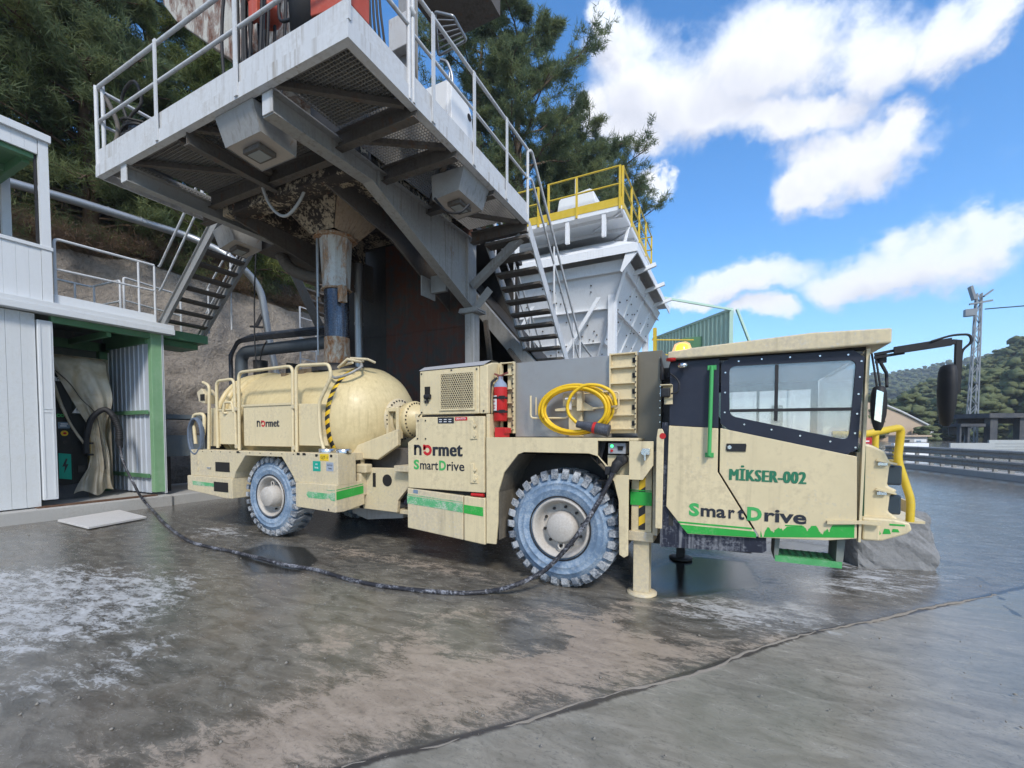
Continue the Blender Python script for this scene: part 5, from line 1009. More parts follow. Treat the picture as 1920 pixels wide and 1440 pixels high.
MB().cyl(cv[6]+Vector((0, 0, .03)), cv[6]-Vector((-.01, -.01, .11)), .06, .045, n=12).build('cable_clamp', BLACK, cc)
e0 = cv[-1]
MB().tube([e0, e0+Vector((.03, 0, .07)), e0+Vector((.07, .03, .115)), e0+Vector((.06, .2, .12))], [.036, .048, .052, .05], 14).box(e0.x-.085, e0.x-.01, e0.y, e0.y+.06, e0.z-.03, e0.z+.05).box(e0.x+.03, e0.x+.10, e0.y-.02, e0.y+.05, e0.z+.10, e0.z+.16).build('connector', BLACK, cc, bevel=0.01)

# ================================================================ charging shed
shed = thing('charging_shed', 'white clad shed with pale green steel frame and open charging bay on the kerb', 'shed', (-12.3, 3.0, 0.235))
pan = MB().box(-.022, .02, -.090, .090, 0, 3.50).prism([(-.022, -.090), (-.030, -.075), (-.030, -.06), (-.022, -.05)], 'z', 0, 3.50)
pieces('wall_panel', pan, CLAD_D, shed, [(-11.3, 3.185-.184*k, .26) for k in range(20)])
lf = MB().box(-11.42, -11.24, 3.295, 3.50, .37, 3.66).build('folded_door', CLAD, shed, bevel=0.008)
MB().box(-11.238, -11.232, 3.32, 3.335, .42, 3.60).box(-11.238, -11.232, 3.455, 3.47, .42, 3.60).box(-11.238, -11.232, 3.335, 3.455, 2.04, 2.055).box(-11.238, -11.232, 3.335, 3.455, 1.98, 1.995).build('door_bead', CLAD, lf)
MB().box(-11.36, -11.10, -2, 5.43, 3.78, 3.895).box(-11.36, -11.13, -2, 5.43, 3.90, 3.995).each('eave_fascia', CLAD, shed, bevel=0.006)
MB().box(-11.42, -11.30, 3.5, 5.25, 3.66, 3.775).box(-13.3, -13.2, 3.2, 5.25, 3.5, 3.70).box(-13.2, -11.42, 4.35, 4.42, 3.58, 3.70).each('door_lintel', GREENST, shed)
MB().box(-11.43, -11.29, 5.05, 5.245, .30, 3.775).build('corner_post', GREENLT, shed, bevel=0.006)
MB().box(-13.35, -13.2, 4.88, 5.03, .24, 3.7).build('back_post', GREENST, shed)
MB().box(-11.47, -11.285, 5.25, 5.285, .26, 3.775).box(-11.29, -11.27, 5.245, 5.25, .26, 3.775).each('corner_trim', CLAD, shed)
rib = MB().prism([(-.1, .0), (-.092, -.022), (-.08, -.022), (-.072, 0), (.1, 0), (.1, .008), (-.1, .008)], 'z', 0, 3.35)
pieces('lining_sheet', rib, paint('inside_cladding', (0.50, 0.54, 0.60), 0.45, amt=0.2, sc=2), shed, [(-11.55-.2*k, 5.06, .28) for k in range(9)])
MB().box(-13.36, -11.43, 5.0, 5.07, 3.56, 3.895).build('wall_rail', GREENST, shed)
for z in (.62, 2.02): MB().box(-13.2, -11.43, 4.985, 5.035, z, z+.085).build('wall_rail', GREENST, shed)
MB().box(-13.42, -13.36, -2, 5.2, .24, 3.7).box(-13.36, -11.45, 3.30, 3.34, .24, 3.75).box(-13.4, -11.36, -2, 5.4, 3.90, 3.985).box(-13.4, -11.5, -1.9, 3.2, .24, .3).box(-13.42, -13.36, -2, 5.2, 3.705, 3.895).each('inner_wall', paint('inner_sheet', (0.14, 0.16, 0.145), 0.7), shed)
MB().box(-11.34, -11.18, 3.2, 5.05, .236, .262).build('threshold', paint('rusty_track', (0.12, 0.06, 0.035), 0.8, amt=0.5), shed)
MB().box(-12.4, -11.30, 5.27, 6.22, 3.74, 3.93).box(-12.2, -11.5, 5.29, 6.1, 3.60, 3.73).each('stair_landing', GREENST, shed)
MB().box(-11.40, -11.355, 3.57, 5.19, 3.997, 4.20).build('toe_plate', CLAD, shed)
# booth on the roof
booth = thing('roof_booth', 'white clad booth with open window standing on top of the charging shed', 'booth', (-12.3, 1.8, 4.0))
bp_ = MB().box(-.022, .02, -.079, .079, 0, .955).prism([(-.022, -.079), (-.03, -.066), (-.03, -.05), (-.022, -.042)], 'z', 0, .955)
pieces('wall_panel', bp_, CLAD, booth, [(-11.3, 3.31-.16*k, 4.0) for k in range(16)])
tp_ = MB().box(-.02, .02, -.079, .079, 0, .27)
pieces('fascia_panel', tp_, CLAD, booth, [(-11.3, 3.31-.16*k, 6.64) for k in range(16)])
MB().box(-11.34, -11.25, .6, 3.55, 4.955, 5.02).build('window_sill', CLAD, booth, bevel=0.006)
MB().box(-11.34, -11.27, 3.40, 3.53, 5.02, 6.91).box(-11.34, -11.27, 3.395, 3.53, 4.0, 4.955).box(-13.2, -13.1, 3.40, 3.53, 4.0, 6.9).each('corner_post', CLAD, booth)
MB().box(-11.38, -11.345, 3.36, 3.395, 5.02, 6.64).box(-13.15, -13.05, 2.72, 2.80, 4.0, 6.6).box(-13.15, -13.05, 1.1, 1.2, 4.0, 6.6).each('inner_post', BLACK, booth)
MB().prism([(-11.22, 6.90), (-11.22, 7.03), (-13.4, 7.03), (-13.4, 6.90)], 'y', -.5, 3.56).build('booth_roof', CLAD, booth, bevel=0.006)
MB().box(-13.3, -11.33, .5, 3.4, 6.66, 6.70).box(-11.5, -11.35, .5, 3.39, 6.56, 6.655).box(-12.4, -12.3, .5, 3.39, 6.54, 6.655).box(-13.1, -11.5, 3.25, 3.35, 6.5, 6.655).each('roof_frame', GREENST, booth)
# hand rails on the shed roof
rail = thing('roof_guard_rail', 'pale grey tubular guard rail round the shed roof next to the booth', 'guard rail', (-11.35, 4.4, 4.0))
MB().tube([(-11.38, 3.60, 4.0), (-11.38, 3.60, 5.24), (-11.38, 5.19, 5.28)], .026, 10, round_=.08).build('top_rail', GALV_L, rail)
MB().tube([(-11.38, 3.6, 4.68), (-11.38, 5.19, 4.73)], .021, 8).build('mid_rail', GALV_L, rail)
for y in (4.90, 5.19): MB().tube([(-11.38, y, 4.0), (-11.38, y, 5.27)], .022, 8).build('rail_post', GALV_L, rail)
b1, b2, b3 = Vector((-13.200,4.145,4.958)), Vector((-13.200,4.774,4.961)), None
b3 = Vector((-12.0, b2.y+.05, b2.z-.02))
MB().tube([b1, b2, b3, (b3.x, b3.y, 4.0)], .022, 8, round_=.06).build('back_rail', GALV_L, rail)
MB().tube([b1-Vector((0, 0, .45)), b2-Vector((0, 0, .45)), b3-Vector((0, 0, .45))], .02, 8, round_=.06).build('back_mid_rail', GALV_L, rail)
for p in (b1.lerp(b2, .55), b2.lerp(b3, .1)): MB().tube([(p.x, p.y, 4.0), p], .02, 8).build('rail_post', GALV_L, rail)
MB().tube([(-11.9, 4.85, 4.0), (-11.9, 4.85, 5.0), (-12.2, 6.1, 5.0), (-12.2, 6.1, 4.0)], .022, 8, round_=.06).tube([(-11.9, 4.87, 4.5), (-12.2, 6.08, 4.5)], .018, 8).each('side_rail', GALV_L, rail)

# ================================================================ charger
ch_ = thing('charger_cabinet', 'black charging cabinet with teal battery sticker inside the open shed bay', 'charger', (-12.5, 3.95, .24))
MB().box(-12.95, -12.2, 3.45, 4.03, .55, 2.95).box(-12.95, -12.24, 4.035, 4.28, .55, 2.0).each('cabinet', paint('charger_black', (0.016, 0.018, 0.018), 0.35, amt=0.12, dirt=(0.1, 0.1, 0.1), streak=0), ch_, bevel=0.008)
MB().box(-12.95, -12.26, 3.5, 4.28, .245, .54).build('plinth', paint('plinth_grey', (0.07, 0.075, 0.085), 0.6, amt=0.5, dirt=(0.2, 0.2, 0.2), sc=6), ch_)
XF = -12.198
MB().prism([(3.81, .68), (4.0, .64), (4.0, 1.17), (3.81, 1.20)], 'x', XF, XF+.004).build('battery_sticker', TEAL, ch_, bevel=0.002)
MB().prism([(3.92, 1.08), (3.86, .92), (3.90, .92), (3.885, .78), (3.955, .965), (3.915, .965), (3.945, 1.08)], 'x', XF+.005, XF+.008).build('bolt_symbol', INK, ch_)
MB().box(XF, XF+.004, 3.82, 4.0, 1.70, 1.83).build('screen', SCREEN, ch_)
MB().box(XF+.004, XF+.006, 3.85, 3.95, 1.74, 1.76).box(XF+.004, XF+.006, 3.86, 3.97, 1.78, 1.80).build('screen_print', WHITE_L, ch_)
MB().cyl((XF, 3.91, 1.60), (XF+.015, 3.91, 1.60), .055, n=20).build('emergency_ring', YPLAST, ch_)
MB().cyl((XF+.015, 3.91, 1.60), (XF+.04, 3.91, 1.60), .026, n=16).build('emergency_button', RED, ch_)
MB().cyl((XF, 3.92, 1.42), (XF+.02, 3.92, 1.42), .03, n=12).build('key_switch', DARKSTEEL, ch_)
lettering('na.', (XF+.002, 3.76, 2.66), .17, WHITE_L, ch_, face='+x', width=.17, bold=.004)
lettering('co', (XF+.002, 3.80, 1.935), .12, GREEN_L, ch_, face='+x', width=.125, bold=.004)
MB().prism([(4.05, 2.02), (4.21, 2.02), (4.13, 2.16)], 'x', -12.235, -12.228).build('warning_triangle', WHITE_L, ch_)
lettering('!', (-12.226, 4.12, 2.04), .11, INK, ch_, face='+x')
MB().box(-12.24, -12.02, 4.20, 4.30, 1.37, 1.41).box(-12.24, -12.02, 4.20, 4.30, 1.13, 1.17).each('cable_bracket', BLACK, ch_)
MB().box(-12.24, -12.2, 4.10, 4.22, .78, .92).build('socket_cover', DARKSTEEL, ch_)
MB().box(-12.6, -12.3, 4.33, 4.42, .62, 2.0).build('yellow_board', CARDBOARD, ch_)
# plastic sheet
mp_, nt, b, o = newmat('cloudy_plastic'); lk = nt.links.new
v = ocoord(nt); q1 = noise(nt, v, 2.2, 6, .6, .6); b.inputs['Roughness'].default_value = .3
lk(mixc(nt, ramp(nt, q1, [(.4, 0), (.65, 1)]), (.60, .54, .43), (.42, .34, .22)), b.inputs['Base Color'])
tr_ = nd(nt, 'BsdfTransparent'); tr_.inputs[0].default_value = (.85, .82, .74, 1); mx = nd(nt, 'MixShader'); lk(ramp(nt, noise(nt, v, 1.4, 4), [(.35, .60), (.6, .97)]), mx.inputs[0]); lk(tr_.outputs[0], mx.inputs[1]); lk(b.outputs[0], mx.inputs[2]); lk(mx.outputs[0], o.inputs['Surface'])
sheet = thing('plastic_sheet', 'dirty translucent plastic sheet draped over the black charging cabinet', 'plastic sheet', (-12.1, 4.3, .3))
nu, nv = 40, 56; V = []
for j in range(nv+1):
    t = j/nv
    for i in range(nu+1):
        s = i/nu; z = 3.18-2.84*t+.06*math.sin(9*s)*t
        yl = 3.70 if t < .06 else (3.70+(t-.06)/.42*.52 if t < .48 else 4.22+.05*math.sin((t-.48)*9)-(.16*max(0, (t-.82)/.18)))
        yr = 4.60+.05*math.sin(t*7)-.03*math.sin(t*15)+.06*max(0, t-.7)
        y = yl+(yr-yl)*s; fold = .05*math.sin(s*11+t*3)+.035*math.sin(s*23-t*8)+.03*math.sin(t*12+s*5)
        x = -12.12+fold*(.35+.65*t)+.10*t*math.sin(s*3.1)-.5*max(0, .03-t)*8
        V.append((x, y, z))
F = [(j*(nu+1)+i, j*(nu+1)+i+1, (j+1)*(nu+1)+i+1, (j+1)*(nu+1)+i) for j in range(nv) for i in range(nu)]
lm = MB().add([Vector(p) for p in V], F, True).build('drape', mp_, sheet)
tm_ = MB().add([(-12.12, 3.6, 3.19), (-12.12, 4.6, 3.19), (-12.9, 4.62, 3.12), (-12.9, 3.6, 3.12), (-12.10, 4.62, 3.19), (-12.85, 4.64, .4), (-12.14, 4.66, .35)], [(0, 1, 2, 3), (4, 6, 5, 2)]).build('side_flap', mp_, sheet)
MB().tube(smooth_path([Vector(p) for p in ((-12.060,3.725,2.894), (-12.050,3.965,2.623), (-12.040,4.134,2.310), (-12.020,4.356,1.988), (-12.000,4.422,1.400), (-11.980,4.471,0.827))], 4), .008, 6).build('edge_cord', DARKSTEEL, sheet)
MB().tube(smooth_path([Vector(p) for p in ((-12.080,3.732,2.632), (-12.080,3.844,2.163), (-12.070,3.989,1.735), (-12.050,4.163,1.382))], 4), [.03]*6+[.024]*7, 7).build('rolled_edge', mp_, sheet)
# loose board lying at the kerb
bdp = [(-10.746,3.316), (-11.041,4.318), (-9.677,4.184), (-9.441,3.279)]
tag(MB().prism(bdp, 'z', .02, .055).build('white_board', SLAB, bevel=0.004), 'worn flat white board lying on the wet ground in front of the kerb', 'board')

# ================================================================ batching platform
plat = thing('batching_platform', 'stained grey steel batching platform on a column above the truck with tubular railing', 'platform', (-5.6, 5.0, 0))
XR, XL, Y0, Y1 = -3.165, -8.05, 3.0, 6.98
# edge channels and toe boards
MB().box(XL, XR, Y0, Y0+.02, 5.20, 5.36).box(XL+.0, XR-.021, Y0+.021, Y0+.08, 5.20, 5.215).build('front_edge_beam', GALV_L, plat)
MB().box(XL+.01, XR-.022, Y0+.022, Y0+.03, 5.372, 5.575).build('front_toe_board', GALV_L, plat)
MB().box(XR-.02, XR, Y0+.021, 4.25, 5.20, 5.36).box(XR-.02, XR, 4.255, Y1, 5.20, 5.345).box(XR-.10, XR-.021, Y0+.081, Y1, 5.20, 5.212).each('side_edge_beam', GALV_L, plat)
MB().box(XR-.030, XR-.022, Y0+.022, Y1, 5.372, 5.54).build('side_toe_board', GALV_L, plat)
MB().box(XL, XL+.02, Y0+.021, 4.4, 5.20, 5.36).box(XL+.012, XL+.02, Y0+.03, 4.4, 5.365, 5.575).box(XL, XL+.7, 4.4, 4.42, 5.2, 5.36).build('left_edge_beam', GALV_L, plat)
# gratings
def grating(x0, x1, y0, y1, name='grating'):
    g = MB(); st = .042
    n = int((x1-x0)/st)
    for i in range(n+1): x = x0+i*(x1-x0)/max(n, 1); g.box(x-.003, x+.003, y0, y1, 5.305, 5.34)
    n = int((y1-y0)/st)
    for i in range(n+1): y = y0+i*(y1-y0)/max(n, 1); g.box(x0, x1, y-.004, y+.004, 5.306, 5.336)
    return g.build(name, GRATE, plat, kind='stuff')
GRATE = paint('grating_bars', (0.30, 0.29, 0.27), 0.6, 0.3, amt=0.6, dirt=(0.12, 0.10, 0.08), streak=0, sc=3)
grating(-4.32, XR-.03, 3.05, 3.95); grating(-4.32, XR-.03, 4.02, 4.75); grating(-4.32, XR-.03, 4.82, 5.75); grating(-4.32, XR-.03, 5.82, 6.9)
grating(-7.28, -5.9, 3.05, 4.1); grating(-5.85, -4.48, 3.05, 4.1); grating(-8.0, -7.42, 3.05, 4.35)
MB().box(-4.3, XR-.05, 3.05, 3.9, 5.345, 5.352).build('tread_plate', GRIME, plat)
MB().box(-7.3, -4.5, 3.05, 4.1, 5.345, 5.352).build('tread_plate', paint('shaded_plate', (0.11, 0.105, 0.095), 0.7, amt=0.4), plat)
# joists and girders
for (p0, p1) in (((-4.4, 4.0, 5.2), (XR-.02, 4.0, 5.2)), ((-4.4, 4.79, 5.2), (XR-.02, 4.79, 5.2)), ((-4.4, 5.79, 5.2), (XR-.02, 5.79, 5.2)), ((-4.3, 6.95, 5.16), (XR-.02, 6.95, 5.16)), ((-7.3, 4.12, 5.2), (-4.5, 4.12, 5.2)), ((-8.0, 4.38, 5.2), (-7.3, 4.38, 5.2))):
    MB().chan(p0, p1, .11, .20).build('joist', GRIME, plat)
for (p0, p1) in (((-4.3, 4.05, 5.24), (-3.3, 4.72, 5.24)), ((-3.35, 4.85, 5.24), (-4.3, 5.72, 5.24)), ((-4.3, 3.1, 5.24), (-3.3, 3.92, 5.24)), ((-7.25, 3.1, 5.24), (-6.0, 4.05, 5.24)), ((-5.8, 3.1, 5.24), (-4.55, 4.05, 5.24)), ((-4.3, 5.85, 5.2), (-3.3, 6.85, 5.2)), ((-6.15, 3.1, 5.22), (-5.75, 4.05, 5.22))):
    MB().beam(p0, p1, .06, .06).build('brace', GRIME, plat)
MB().chan((-7.35, Y0+.05, 5.09), (-7.35, 7.3, 5.09), .15, .22).build('side_girder', GALV, plat)
MB().chan((-5.88, Y0+.05, 5.14), (-5.88, 4.3, 5.14), .10, .18).build('joist', GRIME, plat)
gp_ = [(Y0+.09, 4.97), (4.5, 4.99), (7.28, 3.86), (7.28, 5.19), (Y0+.09, 5.19)]
mgd = MB().prism(gp_, 'x', -4.43, -4.405)
def flange(pts, x0, x1, t=.016):
    m = MB()
    for i in range(len(pts)-1):
        (ya, za), (yb, zb) = pts[i], pts[i+1]; m.add([(x, y, z+dz) for dz in (-t, 0) for x in (x0, x1) for y, z in ((ya, za), (yb, zb))], [(0, 1, 3, 2), (4, 6, 7, 5), (0, 4, 5, 1), (2, 3, 7, 6), (0, 2, 6, 4), (1, 5, 7, 3)])
    return m
mgd.build('main_girder', GALV, plat)
flange([(Y0+.09, 4.97), (4.5, 4.99), (7.28, 3.86)], -4.51, -4.33).box(-4.51, -4.33, Y0+.07, 7.3, 5.192, 5.206).build('girder_flange', GALV, plat)
MB().box(-4.50, -4.34, Y0+.075, Y0+.088, 4.97, 5.19).box(-7.42, -7.28, Y0+.03, Y0+.045, 4.98, 5.20).each('end_plate', GALV_L, plat)
MB().box(-4.404, -4.36, 4.65, 4.67, 4.93, 5.19).box(-4.404, -4.35, 6.9, 6.92, 4.05, 5.19).each('stiffener', GALV, plat)
MB().box(-4.52, -4.33, 7.05, 7.27, 0, 3.855).build('column', GALV, plat, bevel=0.006)
MB().box(-4.62, -4.22, 7.0, 7.32, 3.90, 3.925).box(-4.62, -4.22, 6.98, 7.33, 3.865, 3.885).box(-4.60, -4.24, 6.99, 7.04, 3.85, 3.94).each('splice_plate', GALV, plat)
MB().beam((-4.36, 7.08, 4.35), (-3.3, 6.99, 5.02), .12, .12).beam((-4.36, 7.1, 3.9), (-4.0, 7.1, 4.25), .02, .15).each('knee_brace', GALV, plat)
# second girder further in and the crusted mixer bed between the two
gp2 = [(4.3, 5.0), (5.6, 4.75), (7.25, 4.0), (7.25, 5.19), (4.3, 5.19)]
MB().prism(gp2, 'x', -5.02, -4.99).box(-5.1, -4.92, 4.3, 7.25, 5.191, 5.205).each('inner_girder', GRIME, plat)
MB().prism([(4.3, 4.95), (7.25, 4.4), (7.25, 5.19), (4.3, 5.19)], 'x', -7.02, -6.99).build('inner_girder', GRIME, plat)
MB().box(-4.93, -4.6, 6.55, 6.62, 4.15, 4.45).box(-4.96, -4.94, 6.3, 6.7, 4.05, 4.40).build('bearing_bracket', GALV, plat)
bed = MB().box(-7.25, -4.5, 4.6, 7.3, 5.62, 5.70).box(-7.25, -4.5, 4.2, 4.59, 5.21, 5.30)
bed.build('mixer_bed', CRUST, plat)
for (x0, x1, y0, y1, z0) in ((-7.2, -6.85, 4.25, 6.9, 5.1), (-4.98, -4.7, 4.6, 6.9, 5.15), (-7.2, -4.5, 4.22, 4.42, 5.0), (-7.2, -4.5, 4.5, 4.62, 5.08)): MB().box(x0, x1, y0, y1, z0, 5.205 if y1 < 4.6 else 5.6).build('bed_beam', CRUST, plat, bevel=0.02)
MB().box(-7.9, -7.05, 5.2, 6.9, 4.95, 5.2).build('side_hopper', GRIME, plat)
MB().tube([(-7.6, 5.5, 4.95), (-7.5, 5.6, 4.7), (-7.2, 5.8, 4.55), (-6.7, 6.1, 4.55)], .11, 10, round_=.2).build('drain_pipe', GRIME, plat)
MB().box(-8.3, -4.53, 7.30, 9.6, 5.61, 5.70).box(-8.3, -8.24, 7.37, 9.6, 0, 5.6).box(-8.2, -4.6, 9.5, 9.6, 0, 5.6).each('plant_casing', DARKSTEEL, plat)
# plates of the dark back wall
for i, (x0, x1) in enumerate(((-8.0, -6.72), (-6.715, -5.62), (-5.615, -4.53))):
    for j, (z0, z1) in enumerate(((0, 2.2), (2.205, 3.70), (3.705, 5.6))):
        MB().box(x0, x1, 7.33+.004*((i+j) % 2), 7.36, z0, z1).build('wall_plate', RUSTWALL if i else DARKSTEEL, plat)  # leftmost column in a darker colour, painting the shade of a deep opening
# railing
def railrun(pts, h, r=.024, name='top_rail'): MB().tube([(x, y, z+h) for x, y, z in pts], r, 10, round_=.10).build(name, GALV_L, plat)
D = 5.20
railrun([(XL+.03, 4.38, D+.1), (XL+.03, 4.38, D), (XL+.03, Y0+.02, D), (XR-.02, Y0+.02, D)], 1.215)
railrun([(XL+.03, 4.38, D), (XL+.03, Y0+.02, D), (XR-.02, Y0+.02, D)], .75, .02, 'mid_rail')
railrun([(XR-.012, Y0+.05, D), (XR-.012, 3.86, D)], 1.215); railrun([(XR-.012, Y0+.05, D), (XR-.012, 3.86, D)], .80, .022, 'mid_rail')
railrun([(XR-.012, 3.92, D), (XR-.012, 6.95, D)], 1.235); railrun([(XR-.012, 3.92, D), (XR-.012, 6.95, D)], .76, .02, 'mid_rail')
post = MB().box(-.028, .028, -.008, .008, 0, 1.215)
pieces('rail_post', post, GALV_L, plat, [(x, Y0-.009, D+.02) for x in (-6.41, -4.81)])
post2 = MB().tube([(0, 0, 0), (0, 0, 1.23)], .025, 10)
pieces('rail_post', post2, GALV_L, plat, [(XL+.03, Y0+.02, D+.02), (XL+.03, 4.38, D+.02), (XL+.12, Y0+.06, D+.02), (XR-.012, 3.86, D+.02), (XR-.012, 3.925, D+.02), (XR-.012, 6.95, D+.02)])
post3 = MB().box(-.008, .008, -.028, .028, 0, 1.23)
pieces('rail_post', post3, GALV_L, plat, [(XR+.009, y, D+.02) for y in (4.27, 5.18, 6.14)])
MB().box(XR-.075, XR-.035, Y0+.035, Y0+.075, 5.24, 8.0).box(XR-.02, XR+.012, Y0-.002, Y0+.03, 5.36, 7.0).each('corner_post', GALV_L, plat)
MB().tube([(XR-.012, 3.86, 6.18), (XR+.0, 3.93, 6.16)], .04, 6).build('rail_tie', GALV_L, plat)

# ---- plant on the platform
mx_ = thing('plant_mixer', 'rust flecked white mixer body standing on the batching platform', 'mixer', (-6.4, 5.2, 5.35))
MB().prism([(-9.869,10.430), (-9.719,9.700), (-9.303,9.219), (-7.547,7.826), (-7.144,7.916), (-6.703,8.979)], 'y', 4.7, 6.4).build('mixer_body', RUSTW, mx_, bevel=0.02)
MB().box(-6.9, -5.0, 5.0, 6.3, 5.36, 6.4).build('mixer_base', DARKSTEEL, mx_)
mt = thing('red_motor', 'red geared motor hanging in front of the mixer above the platform edge', 'motor', (-6.017,4.200,7.325))
p0, p1 = Vector((-6.258,4.200,8.056)), Vector((-5.658,4.200,6.981)); dd_ = (p1-p0).normalized()
MB().lathe(p0, dd_, [(0, .12), (.0, .17), (.30, .17), (.32, .20), (.36, .20), (.38, .18), (.62, .18), (.66, .13), (.66, 0)], 28).build('motor_body', REDO, mt)
MB().box(*(lambda c: (c.x-.16, c.x+.02, c.y-.22, c.y-.14, c.z-.13, c.z+.13))(p0.lerp(p1, .55))).build('terminal_box', REDO, mt, bevel=0.01)
bk = thing('black_motor', 'black electric motor beside the red cabinet on the platform', 'motor', (-4.815,3.900,6.803))
c0 = Vector((-4.841,3.900,6.943))
MB().lathe(c0+Vector((0, 0, -.45)), (0, 0, 1), [(0, 0), (0, .17), (.45, .19), (.50, .22), (.95, .22), (.95, 0)], 24).build('motor_body', BLACK, bk)
MB().tube([c0+Vector((-.2, -.1, .2)), c0+Vector((-.36, -.1, .12)), c0+Vector((-.35, -.1, -.15)), c0+Vector((-.12, -.1, -.2))], .02, 8, round_=.1).build('motor_cable', BLACK, bk)
rc_ = thing('red_cabinet', 'red steel cabinet at the front corner of the batching platform', 'cabinet', (-3.5, 3.4, 5.37))
MB().prism([(-3.80, 5.74), (-3.25, 5.62), (-3.25, 7.2), (-3.80, 7.2)], 'y', 3.12, 3.36).build('cabinet_body', REDO, rc_, bevel=0.01)
MB().box(-3.78, -3.74, 3.14, 3.34, 5.36, 5.75).box(-3.31, -3.27, 3.14, 3.34, 5.36, 5.63).each('leg', DARKSTEEL, rc_)
hb = thing('hose_bundle', 'tangle of black hoses hanging behind the platform railing', 'hoses', (-6.198,4.000,7.020))
rnd = random.Random(5)
for k in range(9):
    a = Vector((-6.539,4.200,8.218))+Vector((rnd.uniform(-.15, .4), rnd.uniform(-.2, .2), 0)); e = Vector((a.x+rnd.uniform(-.1, .2), a.y, 5.55+rnd.uniform(-.1, .15)))
    MB().tube(smooth_path([a, a.lerp(e, .4)+Vector((rnd.uniform(-.25, .05), 0, 0)), e, e.lerp(a, .4)+Vector((.25, 0, 0)), a+Vector((.4, 0, .1))], 6), .022, 7).build('hose', BLACK, hb)
MB().box(-5.2, -4.55, 4.25, 4.7, 5.36, 6.3).build('hose_manifold', DARKSTEEL, hb)
gm = thing('cable_wrapped_motor', 'grey motor wrapped in looped cable at the platform railing above the shed', 'motor', (-7.55, 3.35, 5.36))
MB().lathe((-7.52, 3.38, 5.38), (0, 0, 1), [(0, .30), (.32, .27), (.42, .20), (.55, .19), (.56, 0)], 24).build('motor_body', paint('grey_plastic_drum', (0.25, 0.26, 0.29), 0.55, amt=0.4, dirt=(0.14, 0.13, 0.12), sc=4), gm)
for k in range(7):
    MB().tube([(-7.52+(.25+.02*math.sin(k))*math.cos(a), 3.38+(.25+.02*math.cos(2*k))*math.sin(a), 5.70+.035*k+.03*math.sin(a*2+k)) for a in np.linspace(0, 2*math.pi, 22)[:-1]], .016, 6, closed=True).build('cable_turn', DARKSTEEL, gm)
MB().tube(smooth_path([Vector(q) for q in ((-7.6, 3.2, 5.95), (-7.62, 3.15, 6.22), (-7.42, 3.15, 6.36), (-7.22, 3.15, 6.30), (-7.22, 3.2, 6.08), (-7.4, 3.15, 5.92), (-7.6, 3.15, 5.75))], 5), .02, 7).build('cable_loop', DARKSTEEL, gm)
MB().tube(smooth_path([Vector(q) for q in ((-7.95, 3.08, 6.35), (-7.85, 3.1, 6.2), (-7.75, 3.15, 5.9), (-7.72, 3.1, 5.6), (-7.8, 3.1, 5.45))], 5), .03, 7).build('rope', GRIME, gm)
# mast, panel and cable tray behind the right railing
ms_ = thing('cable_mast', 'grey steel mast with hanging cables standing on the platform', 'mast', (-3.7, 4.6, 5.37))
MB().chan((-3.75, 4.55, 5.36), (-3.75, 4.55, 9.0), .16, .18, up=(0, 1, 0)).build('mast_post', GALV, ms_)
for k in range(5): MB().tube(smooth_path([Vector((-3.95+.05*k, 4.1+.03*k, 8.0)), Vector((-3.97+.05*k, 4.05, 6.8)), Vector((-3.9+.04*k, 4.1+.05*k, 5.6)), Vector((-3.75, 4.5, 5.5+.05*k))], 5), .014, 6).build('mast_cable', DARKSTEEL, ms_)
MB().tube(smooth_path([Vector((-3.66, 4.5, 6.8)), Vector((-3.55, 4.4, 6.2)), Vector((-3.6, 4.5, 5.85)), Vector((-3.7, 4.4, 5.7))], 5), .018, 6).build('mast_cable', GRIME, ms_)
MB().box(-3.9, -3.6, 4.35, 4.5, 6.35, 6.75).build('junction_box', GALV_L, ms_, bevel=0.01)
up_ = thing('upper_walkway', 'dark underside of a higher mesh walkway with conduit at the top edge', 'walkway', (-4.040,6.000,8.379))
wz = Vector((-4.175,6.200,8.647))
MB().box(wz.x-.6, wz.x+.55, 5.2, 6.8, wz.z+.05, wz.z+.5).build('walkway_deck', GRIME, up_)
lt = MB(); A0, A1, A2, A3 = [Vector(q) for q in ((-4.109,5.600,7.977), (-3.772,5.600,7.775), (-3.920,6.200,7.956), (-4.479,6.200,7.914))]
lt.tube([A0, A1, A2, A3], .022, 8, closed=True, round_=.06); lt.build('light_frame', ZINC, up_)
lt2 = MB()
for k in range(1, 6): t = k/6; lt2.beam(A0.lerp(A3, t), A1.lerp(A2, t), .018, .012)
lt2.build('frame_bar', ZINC, up_)
MB().tube([Vector((-3.935,5.500,7.133)), Vector((-3.821,5.500,7.068)), Vector((-3.728,5.500,6.844)), Vector((-3.712,5.500,6.269))], .022, 8, round_=.08).tube([Vector((-3.775,5.500,6.899)), Vector((-3.778,5.500,6.290))], .016, 8).each('conduit', ZINC, up_)
gs = thing('gusset_plate', 'white gusset plate with a round hole behind the platform railing', 'plate', (-3.5, 5.4, 5.37))
MB().prism([(5.05, 5.37), (5.75, 5.37), (5.62, 5.95), (5.56, 6.22), (5.46, 6.32), (5.05, 6.36)], 'x', -3.50, -3.44).build('plate', WHITE, gs, bevel=0.01)
MB().cyl((-3.438, 5.50, 6.14), (-3.434, 5.50, 6.14), .05, n=18).build('plate_hole', DARK, gs)
MB().box(-4.2, -3.5, 5.03, 5.06, 5.37, 6.36).build('end_plate', WHITE, gs)

